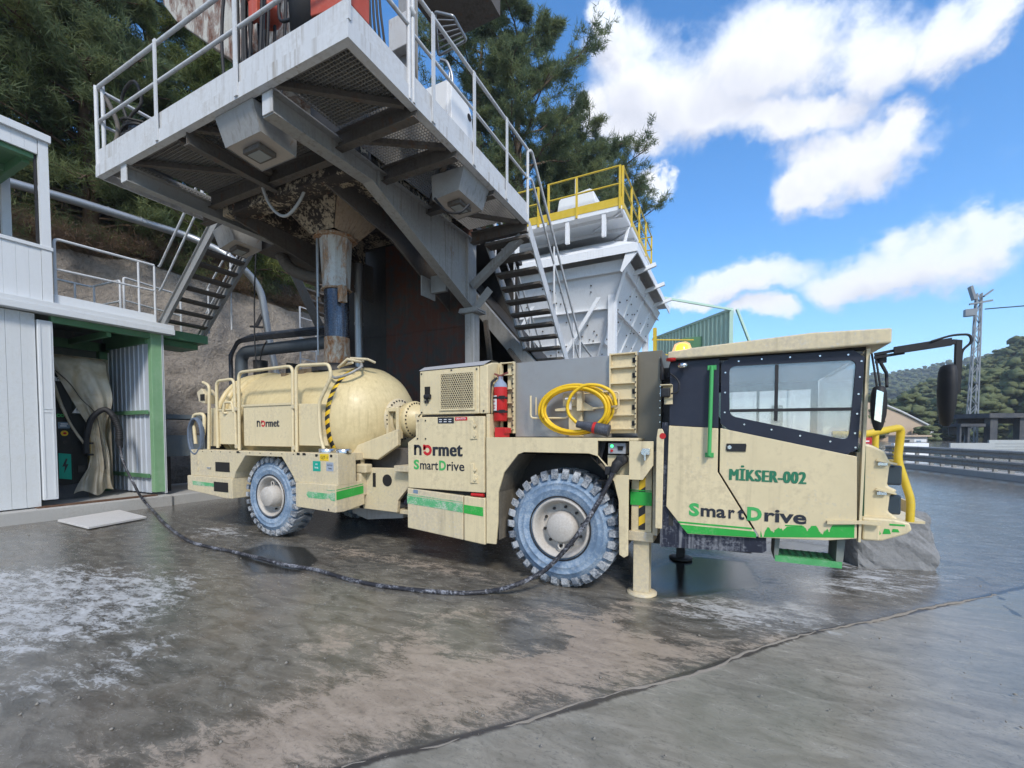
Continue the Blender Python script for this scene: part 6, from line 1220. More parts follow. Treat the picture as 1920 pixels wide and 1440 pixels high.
# ---- discharge chute over the drum
cht = thing('discharge_chute', 'stained octagonal discharge chute with dark blue hose hanging over the drum', 'chute', (-5.93, 5.3, 2.6))
cc_ = Vector((-5.93, 5.3, 0))
tp4 = [(-6.85, 4.62), (-5.06, 4.62), (-5.06, 6.1), (-6.85, 6.1)]; bt4 = [(-6.19, 5.04), (-5.67, 5.04), (-5.67, 5.56), (-6.19, 5.56)]
def quadface(a0, a1, b1, b0, n=9, d=.012):
    """one ribbed side of the funnel"""
    m = MB(); a0, a1, b1, b0 = map(Vector, (a0, a1, b1, b0)); nrm_ = (a1-a0).cross(b0-a0).normalized()
    for i in range(n):
        t0, t1 = (i+.06)/n, (i+.94)/n; q = [a0.lerp(a1, t0), a0.lerp(a1, t1), b0.lerp(b1, t1), b0.lerp(b1, t0)]; off = nrm_*d*(1 if i % 2 else .4)
        m.add([*(p-nrm_*.02 for p in q), *(p+off for p in q)], [(0, 3, 2, 1), (4, 5, 6, 7), (0, 1, 5, 4), (1, 2, 6, 5), (2, 3, 7, 6), (3, 0, 4, 7)])
    m.add([p-nrm_*.015 for p in (a0, a1, b1, b0)], [(0, 1, 2, 3)]); return m
Pz = lambda q, z: (q[0], q[1], z)
z1_, z0_ = 5.62, 4.86
for i in range(4):
    quadface(Pz(tp4[i], z1_), Pz(tp4[(i+1) % 4], z1_), Pz(bt4[(i+1) % 4], z0_), Pz(bt4[i], z0_), 9 if i != 0 else 3).build('funnel_side', WOODY if i != 0 else CRUST, cht)
MB().lathe((-5.93, 5.3, 4.80), (0, 0, 1), [(0, .0), (0, .35), (.03, .35), (.03, 0)], 8, False).build('flange', CRUSTPIPE, cht)
MB().lathe((-5.93, 5.3, 4.0), (0, 0, 1), [(0, .215), (.80, .255)], 8, False).build('octagon_chute', OCTA, cht)
MB().lathe((-5.93, 5.3, 3.97), (0, 0, 1), [(0, .0), (0, .245), (.025, .245), (.025, 0)], 8, False).box(-5.70, -5.60, 5.12, 5.22, 3.72, 3.98).build('lower_flange', CRUSTPIPE, cht)
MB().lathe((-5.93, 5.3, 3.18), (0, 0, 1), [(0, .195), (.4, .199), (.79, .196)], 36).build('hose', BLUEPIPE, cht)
MB().lathe((-5.93, 5.3, 2.74), (0, 0, 1), [(0, .204), (.15, .210), (.3, .202), (.45, .200)], 36).build('outlet_pipe', CRUSTPIPE, cht)
MB().lathe((-5.93, 5.3, 2.60), (0, 0, 1), [(0, .30), (.05, .31), (.12, .26), (.15, .235)], 36).build('rubber_skirt', BLACK, cht)
MB().cyl((-6.17, 5.12, 2.9), (-6.17, 5.12, 4.75), .016, n=8).cyl((-6.13, 5.10, 3.85), (-6.13, 5.10, 4.8), .022, n=8).each('tie_rod', ZINC, cht)
# floodlights in sheet hoods under the platform
def flood(name_label, c, rotz, first=None):
    if first: return copy_tree(first, c, name_label, rotz)
    t = thing('hooded_floodlight', name_label, 'floodlight', c, 'hooded floodlights under the platform', rotz)
    ORG[t.name] = Vector((0, 0, 0))
    t4 = [(-.34, -.26), (.34, -.26), (.34, .28), (-.34, .28)]; b4 = [(-.30, -.15), (.30, -.15), (.30, .26), (-.30, .26)]
    m = MB(); vs = [(x, y, .10) for x, y in b4]+[(x, y, .345) for x, y in t4]
    vs[0] = (-.32, -.16, .06); vs[1] = (.32, -.16, .06); vs[2] = (.32, .28, .02); vs[3] = (-.32, .28, .02)
    m.add(vs, [(0, 1, 5, 4), (1, 2, 6, 5), (2, 3, 7, 6), (3, 0, 4, 7), (4, 5, 6, 7)])
    m.build('hood', GALV, t)
    MB().add([(-.318, -.158, .072), (.318, -.158, .072), (.318, .278, .032), (-.318, .278, .032)], [(0, 3, 2, 1)]).build('hood_base', paint('warm_grey_sheet', (0.42, 0.38, 0.34), 0.55, amt=.4), t)
    MB().box(-.15, .15, -.07, .15, -.01, .05).build('lamp_frame', GRIME, t, bevel=0.01)
    MB().box(-.105, .105, -.035, .115, -.018, -.011).build('lamp_lens', LENS, t)
    t.location = c; return t
fl = flood('hooded floodlight under the front edge of the platform above the hanging cable', (-4.98, 3.32, 4.85), 0)
for ch__ in fl.children: ORG[ch__.name] = Vector((0, 0, 0))
flood('hooded floodlight under the platform edge above the long staircase', (-3.52, 5.42, 4.85), R(90), fl)
flood('darker hooded floodlight above the short shed staircase', (-7.95, 4.9, 4.86), R(-10), fl)
hc = tag(MB().tube(smooth_path([Vector(q) for q in ((-5.126,3.300,5.108), (-5.839,3.900,5.326), (-6.031,4.100,5.115), (-5.973,4.200,4.848), (-5.755,4.250,4.709), (-5.534,4.300,4.869), (-5.369,4.350,5.186), (-5.378,4.450,5.425))], 6), .021, 8).build('hanging_cable', paint('grey_conduit', (0.42, 0.43, 0.43), 0.5)), 'pale grey cable hanging in a loop below the platform', 'cable')
tag(MB().tube(smooth_path([Vector(q) for q in ((-3.688,5.000,4.823), (-3.521,5.050,4.635), (-3.346,5.100,4.604), (-3.254,5.200,4.736))], 6), .018, 8).build('lamp_cable', BLACK), 'black cable sagging from the floodlight above the long staircase', 'cable')

# ================================================================ staircases
def stair(label, kind, **k):
    """kind 'y': runs away from the camera along y and down; 'x': climbs along +x"""
    pass
sr = thing('steel_staircase', 'grey steel staircase with handrails going down behind the truck hopper', 'staircase', (-3.6, 9, 0))
sl = -1.0; ys, zs = 6.99, 5.14
def sy(z): return ys+(zs-z)*1.0
for x in (XR, -4.02):
    MB().prism([(ys, 4.98), (ys, 5.26), (sy(0)+.12, .0), (sy(0)-.14, .0)], 'x', x-.012, x+.012).build('stringer', GALV_L if x == XR else GALV, sr)
td = MB().box(-.41, .41, -.11, .13, -.045, 0)
pieces('tread', td, GRIME, sr, [(-3.59, ys+.02+.2*k, 5.0-.2*k) for k in range(25)])
hpts = lambda h, x: [(x, 6.97, 5.2+h), (x, 7.03, 5.2+h), (x, sy(.0)-.1, .15+h)]
MB().tube([(XR+.03, 6.96, 6.42), (XR+.03, 7.05, 6.42), (XR+.03, 9.75, 3.75), (XR+.03, 9.75, 3.2)], .024, 10, round_=.05).build('hand_rail', GALV_L, sr)
MB().tube([(XR+.03, 6.96, 5.95), (XR+.03, 7.05, 5.95), (XR+.03, 9.9, 3.1)], .021, 10, round_=.05).build('mid_rail', GALV_L, sr)
MB().tube([(XR+.03, 9.8, 3.72), (XR+.03, 10.7, 3.5), (XR+.03, 10.8, 2.9)], .021, 8, round_=.05).build('low_rail', GALV_L, sr)
for y in (8.1, 9.3): MB().tube([(XR+.03, y, sy(0)-y+.1), (XR+.03, y, sy(0)-y+1.2)], .021, 8).build('rail_post', GALV_L, sr)
MB().tube([(-4.05, 7.0, 6.3), (-4.05, 9.9, 3.4)], .021, 8).tube([(-4.05, 7.0, 5.85), (-4.05, 9.9, 2.95)], .018, 8).each('inner_rail', GALV_L, sr)
for y in (7.4, 8.2, 9.0): MB().tube([(-4.05, y, sy(0)-y+.1), (-4.05, y, sy(0)-y+1.15)], .018, 8).build('rail_post', GALV_L, sr)
s2 = thing('steel_staircase', 'short grey staircase climbing from the shed roof up to the platform', 'staircase', (-10.5, 5.75, 3.95))
for y, m in ((5.32, GALV), (6.17, GALV)):
    MB().prism([(-11.62, 3.94), (-11.28, 3.94), (-9.05, 5.85), (-9.40, 5.86)], 'y', y-.012, y+.012).prism([(-11.62, 3.945), (-11.60, 3.945), (-9.40, 5.86), (-9.42, 5.86)], 'y', y-.05, y-.012).prism([(-11.30, 3.945), (-11.28, 3.945), (-9.05, 5.85), (-9.07, 5.85)], 'y', y-.05, y-.012).build('stringer', m, s2)
td = MB().box(-.11, .13, -.42, .42, -.04, 0)
pieces('tread', td, GRIME, s2, [(-11.27+.245*k, 5.745, 4.12+.211*k) for k in range(9)])
MB().tube([(-11.36, 5.27, 5.28), (-11.30, 5.27, 5.30), (-9.6, 5.27, 6.85)], .024, 8).build('hand_rail', GALV_L, s2)
MB().tube([(-11.36, 5.27, 4.75), (-11.26, 5.27, 4.80), (-9.55, 5.27, 6.42)], .021, 8).build('mid_rail', GALV_L, s2)
MB().tube([(-11.4, 6.25, 5.0), (-9.4, 6.25, 6.75)], .021, 8).tube([(-11.4, 6.25, 4.5), (-9.4, 6.25, 6.3)], .019, 8).each('far_rail', GALV_L, s2)
for x in (-11.3, -10.4): MB().tube([(x, 6.25, 4.0), (x, 6.25, 5.1+(x+11.3)*.85)], .019, 8).build('rail_post', GALV_L, s2)
s3_ = thing('steel_staircase', 'brownish staircase seen behind the discharge chute below the platform', 'staircase', (-9.5, 9.3, 2))
for y in (9.0, 9.8): MB().prism([(-12.108,6.576), (-11.725,6.513), (-10.285,4.236), (-10.678,4.273)], 'y', y-.012, y+.012).build('stringer', GRIME, s3_)
tt = Vector((-11.826,9.000,6.292)); tb = Vector((-10.586,9.000,4.418))
td = MB().box(-.13, .13, -.4, .4, -.05, 0)
pieces('tread', td, paint('brown_tread', (0.20, 0.155, 0.12), 0.7, amt=.4), s3_, [tuple(tt.lerp(tb, k/5)+Vector((.12, .4, 0))) for k in range(6)])
ld = thing('wall_ladder', 'pale steel ladder cage against the sprayed wall behind the chute', 'ladder', (-13.200,10.590,4.805))
LP = [Vector(q) for q in ((-13.200,10.231,5.909), (-13.200,10.208,4.733), (-13.200,10.872,5.830), (-13.200,10.854,4.854))]
MB().beam(LP[0], LP[1]+Vector((0, 0, -3)), .04, .04).build('ladder_post', GALV_L, ld); MB().beam(LP[2], LP[3]+Vector((0, 0, -3)), .04, .04).build('ladder_post', GALV_L, ld)
for k in range(6): z = LP[0].z-.35*k; MB().beam((LP[0].x, LP[0].y, z), (LP[2].x, LP[2].y, z-.03), .03, .03).build('rung', GALV_L, ld)

# ================================================================ pipes and cables round the plant
pp = thing('slope_pipe', 'long zinc pipe lying on the slope and bending down the sprayed wall', 'pipe', (-14.300,7.500,7.373))
MB().tube([(-15.200,3.460,7.412), (-15.000,5.208,7.505), (-14.600,7.657,7.494), (-13.600,8.182,6.950), (-13.500,9.041,6.316), (-13.500,9.312,4.594), (-13.400,9.533,3.227)], .105, 14, round_=.5, seg=6).build('pipe', ZINC, pp)
cl_ = MB()
for (a, b_) in (((-14.920,5.764,7.509), (-14.920,5.798,7.510)), ((-14.800,6.440,7.507), (-14.800,6.477,7.508)), ((-13.500,9.185,5.509), (-13.500,9.191,5.460)), ((-13.500,9.279,4.760), (-13.500,9.285,4.710))): cl_.cyl(a, b_, .115, n=14)
cl_.build('joint_band', ZINC, pp, kind='stuff')
MB().beam((-13.500,8.872,4.981), (-13.600,9.198,5.525), .1, .06).beam((-13.500,8.700,4.944), (-13.500,9.084,4.993), .1, .05).each('pipe_bracket', DARKSTEEL, pp)
hp_ = thing('black_pipe_run', 'dark pipe with elbow running behind the drum under a cable tray', 'pipe', (-9.8, 6.8, 2.0))
MB().tube([(-10.95, 6.8, 0.0), (-10.95, 6.8, 3.62), (-7.6, 6.8, 3.58)], .14, 14, round_=.3, seg=6).build('pipe', paint('dull_pipe', (0.10, 0.115, 0.13), 0.4, .3, amt=.4, dirt=(.2, .2, .2)), hp_)
MB().tube([(-10.5, 7.0, 0.0), (-10.5, 7.0, 3.4)], .16, 12).tube([(-9.9, 7.2, 0), (-9.6, 7.2, 3.3)], .13, 12).each('back_pipe', DARKSTEEL, hp_)
ct = MB().tube([(-11.25, 6.72, 0.1), (-11.25, 6.72, 3.55), (-10.95, 6.72, 3.86), (-10.4, 6.72, 3.95), (-7.3, 6.72, 3.86)], .055, 4)
ct.build('cable_tray', paint('blue_black_tray', (0.035, 0.045, 0.065), 0.5), hp_)
for k in range(4): MB().tube(smooth_path([Vector((-11.1, 6.62, 3.3)), Vector((-10.8, 6.6, 3.72+.03*k)), Vector((-10.2, 6.6, 3.80+.02*k)), Vector((-7.5, 6.6, 3.70+.04*k))], 5), .02, 6).build('tray_cable', BLACK, hp_)
vp = thing('downpipe', 'slim zinc downpipe standing close beside the discharge chute', 'pipe', (-6.97, 6.8, 0))
MB().tube([(-6.97, 6.8, 0), (-6.97, 6.8, 4.3), (-6.95, 6.8, 5.2)], .085, 12).build('pipe', ZINC, vp)
for z in (3.1, 3.85, 4.6): MB().cyl((-6.97, 6.8, z), (-6.97, 6.8, z+.05), .095, n=12).build('collar', ZINC, vp)
tag(MB().tube(smooth_path([Vector(q) for q in ((-9.835,6.500,5.798), (-9.928,6.500,4.719), (-9.944,6.500,3.615), (-9.866,6.500,2.993))], 5), .016, 6).build('drop_cable', BLACK), 'thin black cable dropping straight down to the pipe run', 'cable')
tag(MB().tube(smooth_path([Vector(q) for q in ((-9.517,6.500,3.699), (-9.675,6.500,3.531), (-9.762,6.500,3.232), (-9.700,6.500,2.738))], 5), .016, 6).build('drop_cable', BLACK), 'short bent black cable below the pipe run behind the drum', 'cable')
bkc = thing('steel_trough', 'grey steel trough against the wall between the shed and the truck', 'trough', (-12.2, 6.4, .2))
MB().box(-12.9, -11.9, 5.5, 8.5, 1.05, 1.55).box(-13.0, -11.85, 5.45, 8.6, 1.95, 2.05).each('trough_body', paint('teal_grey_steel', (0.16, 0.19, 0.21), 0.6, amt=.5), bkc)
MB().box(-12.8, -12.0, 5.6, 5.7, .2, 1.05).box(-12.8, -12.0, 8.2, 8.3, .2, 1.05).each('trough_leg', DARKSTEEL, bkc)
# inclined conveyor frame seen right of the column
cf = thing('belt_conveyor', 'weathered inclined conveyor frame behind the column and staircase', 'conveyor', (-5, 10, 0))
for y in (8.6, 9.9): MB().beam((-7.0, y, 6.6), (-2.6, y, 1.6), .16, .30).build('side_beam', GALV, cf)
for k in range(7): t = k/6; MB().beam((-6.9+4.2*t, 8.6, 6.5-4.8*t), (-6.9+4.2*t, 9.9, 6.5-4.8*t), .10, .10).build('cross_member', GRIME, cf)
MB().beam((-6.9, 9.25, 6.75), (-2.6, 9.25, 1.85), 1.1, .03).build('belt', DARKSTEEL, cf)
for (a, b_) in (((-6, 8.5, 0), (-5.2, 8.5, 4.4)), ((-4.4, 8.5, 0), (-4.9, 8.5, 4.1)), ((-4.3, 8.45, 3.4), (-3.4, 8.45, 2.3)), ((-3.5, 8.5, 0), (-3.6, 8.5, 2.6))): MB().beam(a, b_, .09, .09).build('frame_leg', GRIME, cf)
MB().box(-4.2, -2.5, 8.3, 8.36, 2.2, 2.5).build('spill_plate', GALV_L, cf)

# ================================================================ white aggregate hopper with yellow walkway
hop = thing('aggregate_hopper', 'white ribbed aggregate hopper with yellow railed walkway on its roof', 'hopper', (-5, 16.3, 0))
ht = [(-9.0, 13.45), (-2.85, 13.45), (-2.85, 20.2), (-9.0, 20.2)]; hb_ = [(-6.9, 15.0), (-4.75, 15.0), (-4.75, 18.6), (-6.9, 18.6)]; zt, zb = 6.85, 2.6
H3 = lambda q, t: tuple(Vector((*ht[q], zt)).lerp(Vector((*hb_[q], zb)), t))
for i in range(4):
    a0, a1, b1, b0 = Vector(H3(i, 0)), Vector(H3((i+1) % 4, 0)), Vector(H3((i+1) % 4, 1)), Vector(H3(i, 1)); nn = (a1-a0).cross(b0-a0).normalized()
    nn = nn if nn.dot((a0+a1)/2-Vector((-5.9, 16.8, 5))) > 0 else -nn
    MB().add([a0, a1, b1, b0, a0-nn*.03, a1-nn*.03, b1-nn*.03, b0-nn*.03], [(0, 1, 2, 3), (7, 6, 5, 4), (0, 4, 5, 1), (1, 5, 6, 2), (2, 6, 7, 3), (3, 7, 4, 0)]).build('hopper_side', WHITE, hop)
    if i in (0, 1):
        for t in (.07, .30, .53, .76): MB().beam(a0.lerp(b0, t)+nn*.06, a1.lerp(b1, t)+nn*.06, .10, .02, tuple(nn.cross((a1-a0).normalized()))).build('stiffener', WHITE, hop)
        for s_ in ((.25, .5, .75) if i == 1 else (.05, .62)):
            p, q = a0.lerp(a1, s_), b0.lerp(b1, s_); MB().beam(p+nn*.03, q+nn*.03, .02, .06, tuple(nn)).build('stiffener', WHITE, hop)
        bm_ = MB(); rr_ = random.Random(3+i)
        for k in range(60):
            u, w_ = rr_.uniform(.05, .95), rr_.uniform(.1, .9); p = a0.lerp(a1, u).lerp(b0.lerp(b1, u), w_); bm_.cyl(p, p+nn*.03, .025, n=6)
        bm_.build('bolt_heads', GRIME, hop, kind='stuff')
MB().beam(Vector(H3(1, 0))+Vector((.05, -.05, 0)), Vector(H3(1, 1))+Vector((.05, -.05, 0)), .10, .06).build('corner_angle', WHITE, hop)
# roof hood
er = [(-9.2, 13.1), (-2.5, 13.1), (-2.5, 20.6), (-9.2, 20.6)]; rr4 = [(-8.2, 14.6), (-3.6, 14.6), (-3.6, 19.6), (-8.2, 19.6)]
rf = MB(); vs = [(*p, 7.12) for p in er]+[(*p, 7.95) for p in rr4]; rf.add(vs, [(0, 1, 5, 4), (1, 2, 6, 5), (2, 3, 7, 6), (3, 0, 4, 7), (4, 5, 6, 7)])
rf.build('hopper_roof', WHITE, hop)
MB().box(-9.2, -2.5, 13.1, 13.13, 6.88, 7.118).box(-2.53, -2.5, 13.131, 20.6, 6.88, 7.118).each('eave_skirt', WHITE, hop)
for y in (14.6, 16.6, 18.6): MB().beam((-2.9, y, 6.75), (-2.2, y, 6.95), .10, .12).build('eave_bracket', WHITE, hop)
MB().prism([(-2.85, 6.87), (-2.5, 6.87), (-2.95, 6.35), (-3.0, 6.4)], 'y', 13.14, 13.2).build('corner_gusset', WHITE, hop)
# walkway
wx0, wx1, wy0, wy1, wzz = -7.5, -2.95, 13.1, 18.3, 8.28
MB().box(wx0, wx1, wy0, wy0+.06, wzz-.12, wzz).box(wx1-.06, wx1, wy0+.061, wy1, wzz-.12, wzz).box(wx0, wx1-.07, wy0+.07, wy1, wzz-.02, wzz).each('walkway_deck', WHITE, hop)
for k in range(6): MB().box(wx0+.1, wx1-.1, wy0+.5+.9*k, wy0+.56+.9*k, wzz-.12, wzz-.021).build('deck_joist', WHITE, hop)
for k in range(4): MB().beam((wx1-.1, wy0+.3+1.3*k, wzz-.06), (wx1-1.2, wy0+1.2+1.3*k, wzz-.06), .05, .05).build('deck_brace', WHITE, hop)
MB().box(wx0, wx1+.012, wy0-.012, wy0-.002, wzz, wzz+.24).box(wx1+.002, wx1+.012, wy0-.001, wy1, wzz, wzz+.16).each('toe_board', YELLOW, hop)
for x in (-6.4, -4.65, -3.5): MB().box(x-.06, x+.06, wy0+.02, wy0+.12, 7.15+(.35), wzz-.121).build('walkway_post', WHITE, hop)
for k in range(4): MB().beam((wx1-.05, 14.3+1.2*k, wzz-.1), (-3.1, 14.0+1.2*k, 7.42), .08, .05).build('walkway_post', WHITE, hop)
for h, nme in ((1.13, 'top_rail'), (.62, 'mid_rail')):
    MB().tube([(-5.25, wy0-.02, wzz+h), (wx1-.06, wy0-.02, wzz+h)], .026, 8).build(nme, YELLOW, hop)
    MB().tube([(wx1+.01, wy0+.04, wzz+h), (wx1+.01, wy1, wzz+h), (wx1-1.0, wy1, wzz+h)], .026, 8).build(nme, YELLOW, hop)
    MB().tube([(-7.4, wy0-.02, wzz+h), (-5.6, wy0-.02, wzz+h)], .026, 8).build(nme, YELLOW, hop)
pst = MB().box(-.03, .03, -.03, .03, -.1, 1.14)
pieces('rail_post', pst, YELLOW, hop, [(-5.25, wy0-.02, wzz), (-5.6, wy0-.02, wzz), (-4.33, wy0-.02, wzz), (wx1-.06, wy0-.02, wzz), (wx1+.01, wy0+.05, wzz), (wx1+.01, 14.4, wzz), (wx1+.01, 15.7, wzz), (wx1+.01, 17.0, wzz), (wx1+.01, wy1, wzz), (wx1-.9, wy1, wzz)])
for (x, y) in ((-7.6, 13.9), (-3.4, 13.9), (-3.4, 19.8), (-7.6, 19.8)): MB().box(x-.12, x+.12, y-.12, y+.12, 0, 6.9).build('hopper_leg', WHITE, hop)
for (a, b_) in (((-7.6, 13.85, 3.6), (-5.6, 13.85, 6.7)), ((-5.5, 13.85, 3.4), (-3.5, 13.85, 6.4)), ((-7.6, 13.8, 3.5), (-3.4, 13.8, 3.5)), ((-3.4, 13.9, 3.3), (-3.4, 19.8, 3.3))): MB().beam(a, b_, .12, .12).build('leg_brace', WHITE, hop)
MB().cyl((-3.65, 13.2, 3.2), (-3.65, 13.2, 3.75), .12, n=16).lathe((-3.65, 13.2, 3.75), (0, 0, 1), [(0, .12), (.07, .09), (.09, 0)], 16).build('vibrator', paint('pale_blue_motor', (0.5, 0.58, 0.62), .5), hop)
cv_ = thing('conveyor_head_cover', 'white sheet metal cover box standing on the hopper roof behind yellow rails', 'cover', (-4.6, 14.0, 8.28))
MB().prism([(-5.25, 8.28), (-3.75, 8.28), (-3.98, 9.22), (-4.08, 9.28), (-5.02, 9.18), (-5.10, 9.12)], 'y', 13.6, 14.9).build('cover_shell', WHITE, cv_, bevel=0.02)
for k in range(4): MB().prism([(-3.78+.08*k, 8.29), (-3.74+.08*k, 8.29), (-3.80+.08*k, 8.62), (-3.84+.08*k, 8.62)], 'y', 13.65, 13.70).build('bracket', WHITE, cv_)
MB().cyl((-5.5, 13.7, 8.3), (-5.5, 13.7, 8.9), .18, n=16).build('drive_drum', DARKSTEEL, cv_)
MB().cyl((-4.75, 14.2, 9.2), (-4.75, 14.2, 10.1), .015, n=6).build('rod', GALV_L, cv_)
# small white container seen through the cab windows
wc = thing('white_container', 'plain white site container seen through the cab windows', 'container', (1.3, 13.5, 0))
MB().box(.0, 2.6, 12.8, 15.2, .1, 3.1).build('container_body', WHITE, wc, bevel=0.02)
MB().box(-.03, .03, 12.76, 12.84, .05, 3.15).box(2.57, 2.63, 12.76, 12.84, .05, 3.15).box(1.25, 1.29, 12.77, 12.80, .2, 3.0).each('container_frame', GALV_L, wc)
MB().box(.9, 1.15, 12.77, 12.80, 1.7, 2.3).build('container_vent', GRIME, wc)
# green clad bin wall behind
gb = thing('green_clad_wall', 'tall green corrugated clad wall with struts behind the truck cab', 'clad wall', (-2, 27, 0))
ga, gb_ = Vector((-0.056,24.570,7.713)), Vector((-4.625,29.888,7.810)); ga.z = gb_.z = 7.75; 
dv = (gb_-ga); Lg = Vector((dv.x, dv.y, 0)).length; ang = math.atan2(dv.y, dv.x); npan = int(Lg/.31); du = Vector((dv.x, dv.y, 0)).normalized(); dn_ = Vector((du.y, -du.x, 0))
if dn_.y > 0: dn_ = -dn_
shm = MB(); wv = Lg/npan
prof = [(0, 0), (.05*wv/.31, .06), (.13*wv/.31, .06), (.18*wv/.31, 0), (wv, 0)]
vs = []
for (s_, q) in prof:
    p = du*s_+dn_*q; vs += [(p.x, p.y, -5.6), (p.x, p.y, 0)]
shm.add(vs, [(2*i, 2*i+2, 2*i+3, 2*i+1) for i in range(4)])
pieces('clad_sheet', shm, GREENCLAD, gb, [tuple(Vector((ga.x, ga.y, 7.7))+du*wv*k) for k in range(npan)])
MB().beam(ga+Vector((0, 0, .02)), gb_+Vector((0, 0, .02)), .14, .12).build('top_rail', GREENCLAD, gb)
MB().beam(ga-dn_*.3+Vector((0, 0, .05)), Vector((ga.x, ga.y, 5.6))-dn_*1.4, .1, .12).beam((ga.x, ga.y, 0), (ga.x, ga.y, 7.7), .18, .18).each('strut', GREENCLAD, gb)
MB().beam(ga-dn_*.05, Vector((-4.2, 19.5, 7.8)), .08, .10).build('tie_bar', GREENCLAD, gb)
cbx = Vector((-1.945,26.421,6.706)); MB().box(cbx.x-.55, cbx.x+.6, cbx.y-.2, cbx.y+.4, cbx.z-1.5, 6.9).build('green_box', GREENST, gb)
for k in range(2): MB().beam(Vector((-3.923,24.872,5.881))+Vector((0, 0, .8*k)), Vector((-1.896,25.886,5.881))+Vector((0, 0, .8*k)), .06, .06).build('yellow_rail', YELLOW, gb)
MB().beam(Vector((-3.757,24.955,4.869)), Vector((-3.782,24.943,7.321)), .18, .18).build('yellow_post', YELLOW, gb)
# rough concrete block under the truck's nose
rb_ = bmesh.new(); bmesh.ops.create_cube(rb_, size=1.0); bmesh.ops.subdivide_edges(rb_, edges=rb_.edges[:], cuts=14, use_grid_fill=True)
rnd = np.random.RandomState(4); Vb = np.array([v.co[:] for v in rb_.verts])
nb = lambda a, b_, s: fbm(a*3+7, b_*3+11, 5, s)-.48
for v, c_ in zip(rb_.verts, Vb):
    k = np.array([.96, .96, .96]); x, y, z = c_; L2 = (abs(2*x)**8+abs(2*y)**8+abs(2*z)**8)**(1/8); q = c_/max(L2, 1e-6)*max(abs(2*c_).max(), 1e-6)
    d_ = float(nb(np.array([x+z*1.3]), np.array([y-z*.7]), 3)[0]); q = q*(1+.30*d_); v.co = (q[0]*.86-q[2]*.10, q[1]*.75, q[2]*.84)
me = bpy.data.meshes.new('concrete_block'); rb_.to_mesh(me); rb_.free(); me.materials.append(STONE)
blk = bpy.data.objects.new('concrete_block', me); COL.objects.link(blk); blk.location = (1.68, 6.95, .29); blk.rotation_euler = (0, 0, R(14))
tag(blk, 'rough grey concrete block on the ground under the front bumper', 'concrete block')

# ================================================================ pines
def needlemat(name, dark, light, warm):
    m, nt, b, o = newmat(name); lk = nt.links.new; v = ocoord(nt)
    n1 = noise(nt, v, 0.7, 4, .6); n2 = noise(nt, v, 4.5, 4, .6)
    c = mixc(nt, ramp(nt, n2, [(.35, 0), (.65, 1)]), dark, light); c = mixc(nt, ramp(nt, n1, [(.45, 0), (.65, .7)]), c, warm)
    lk(c, b.inputs['Base Color']); b.inputs['Roughness'].default_value = .6; b.inputs['Specular IOR Level'].default_value = .25
    t = nd(nt, 'BsdfTranslucent'); lk(c, t.inputs[0]); mx = nd(nt, 'MixShader', Fac=.55); lk(b.outputs[0], mx.inputs[1]); lk(t.outputs[0], mx.inputs[2]); lk(mx.outputs[0], o.inputs['Surface']); return m
NEEDLE = needlemat('pine_needles', (0.10, 0.145, 0.05), (0.21, 0.26, 0.10), (0.27, 0.28, 0.085))
NEEDLE_B = needlemat('bluish_pine_needles', (0.095, 0.135, 0.065), (0.205, 0.25, 0.125), (0.24, 0.265, 0.10))
def perp(d):
    a = np.where(np.abs(d[:, 2:3]) < .9, np.array([[0, 0, 1.0]]), np.array([[1.0, 0, 0]])); u = np.cross(d, a); return u/np.linalg.norm(u, axis=1, keepdims=True)
def needles(C, D, rng, per, ln, w):
    """triangular needles fanned round each twig tip; C centres, D directions"""
    n = len(C); C = np.repeat(C, per, 0); D = np.repeat(D, per, 0); d = D*.55+rng.normal(size=D.shape)*.55; d /= np.linalg.norm(d, axis=1, keepdims=True)
    base = C+rng.normal(size=C.shape)*ln*.22; l = ln*rng.uniform(.6, 1.25, (len(C), 1)); s = perp(d); ang = rng.uniform(0, 6.28, (len(C), 1)); s = s*np.cos(ang)+np.cross(d, s)*np.sin(ang)
    V = np.empty((len(C)*3, 3)); V[0::3] = base-s*w/2; V[1::3] = base+s*w/2; V[2::3] = base+d*l
    return V
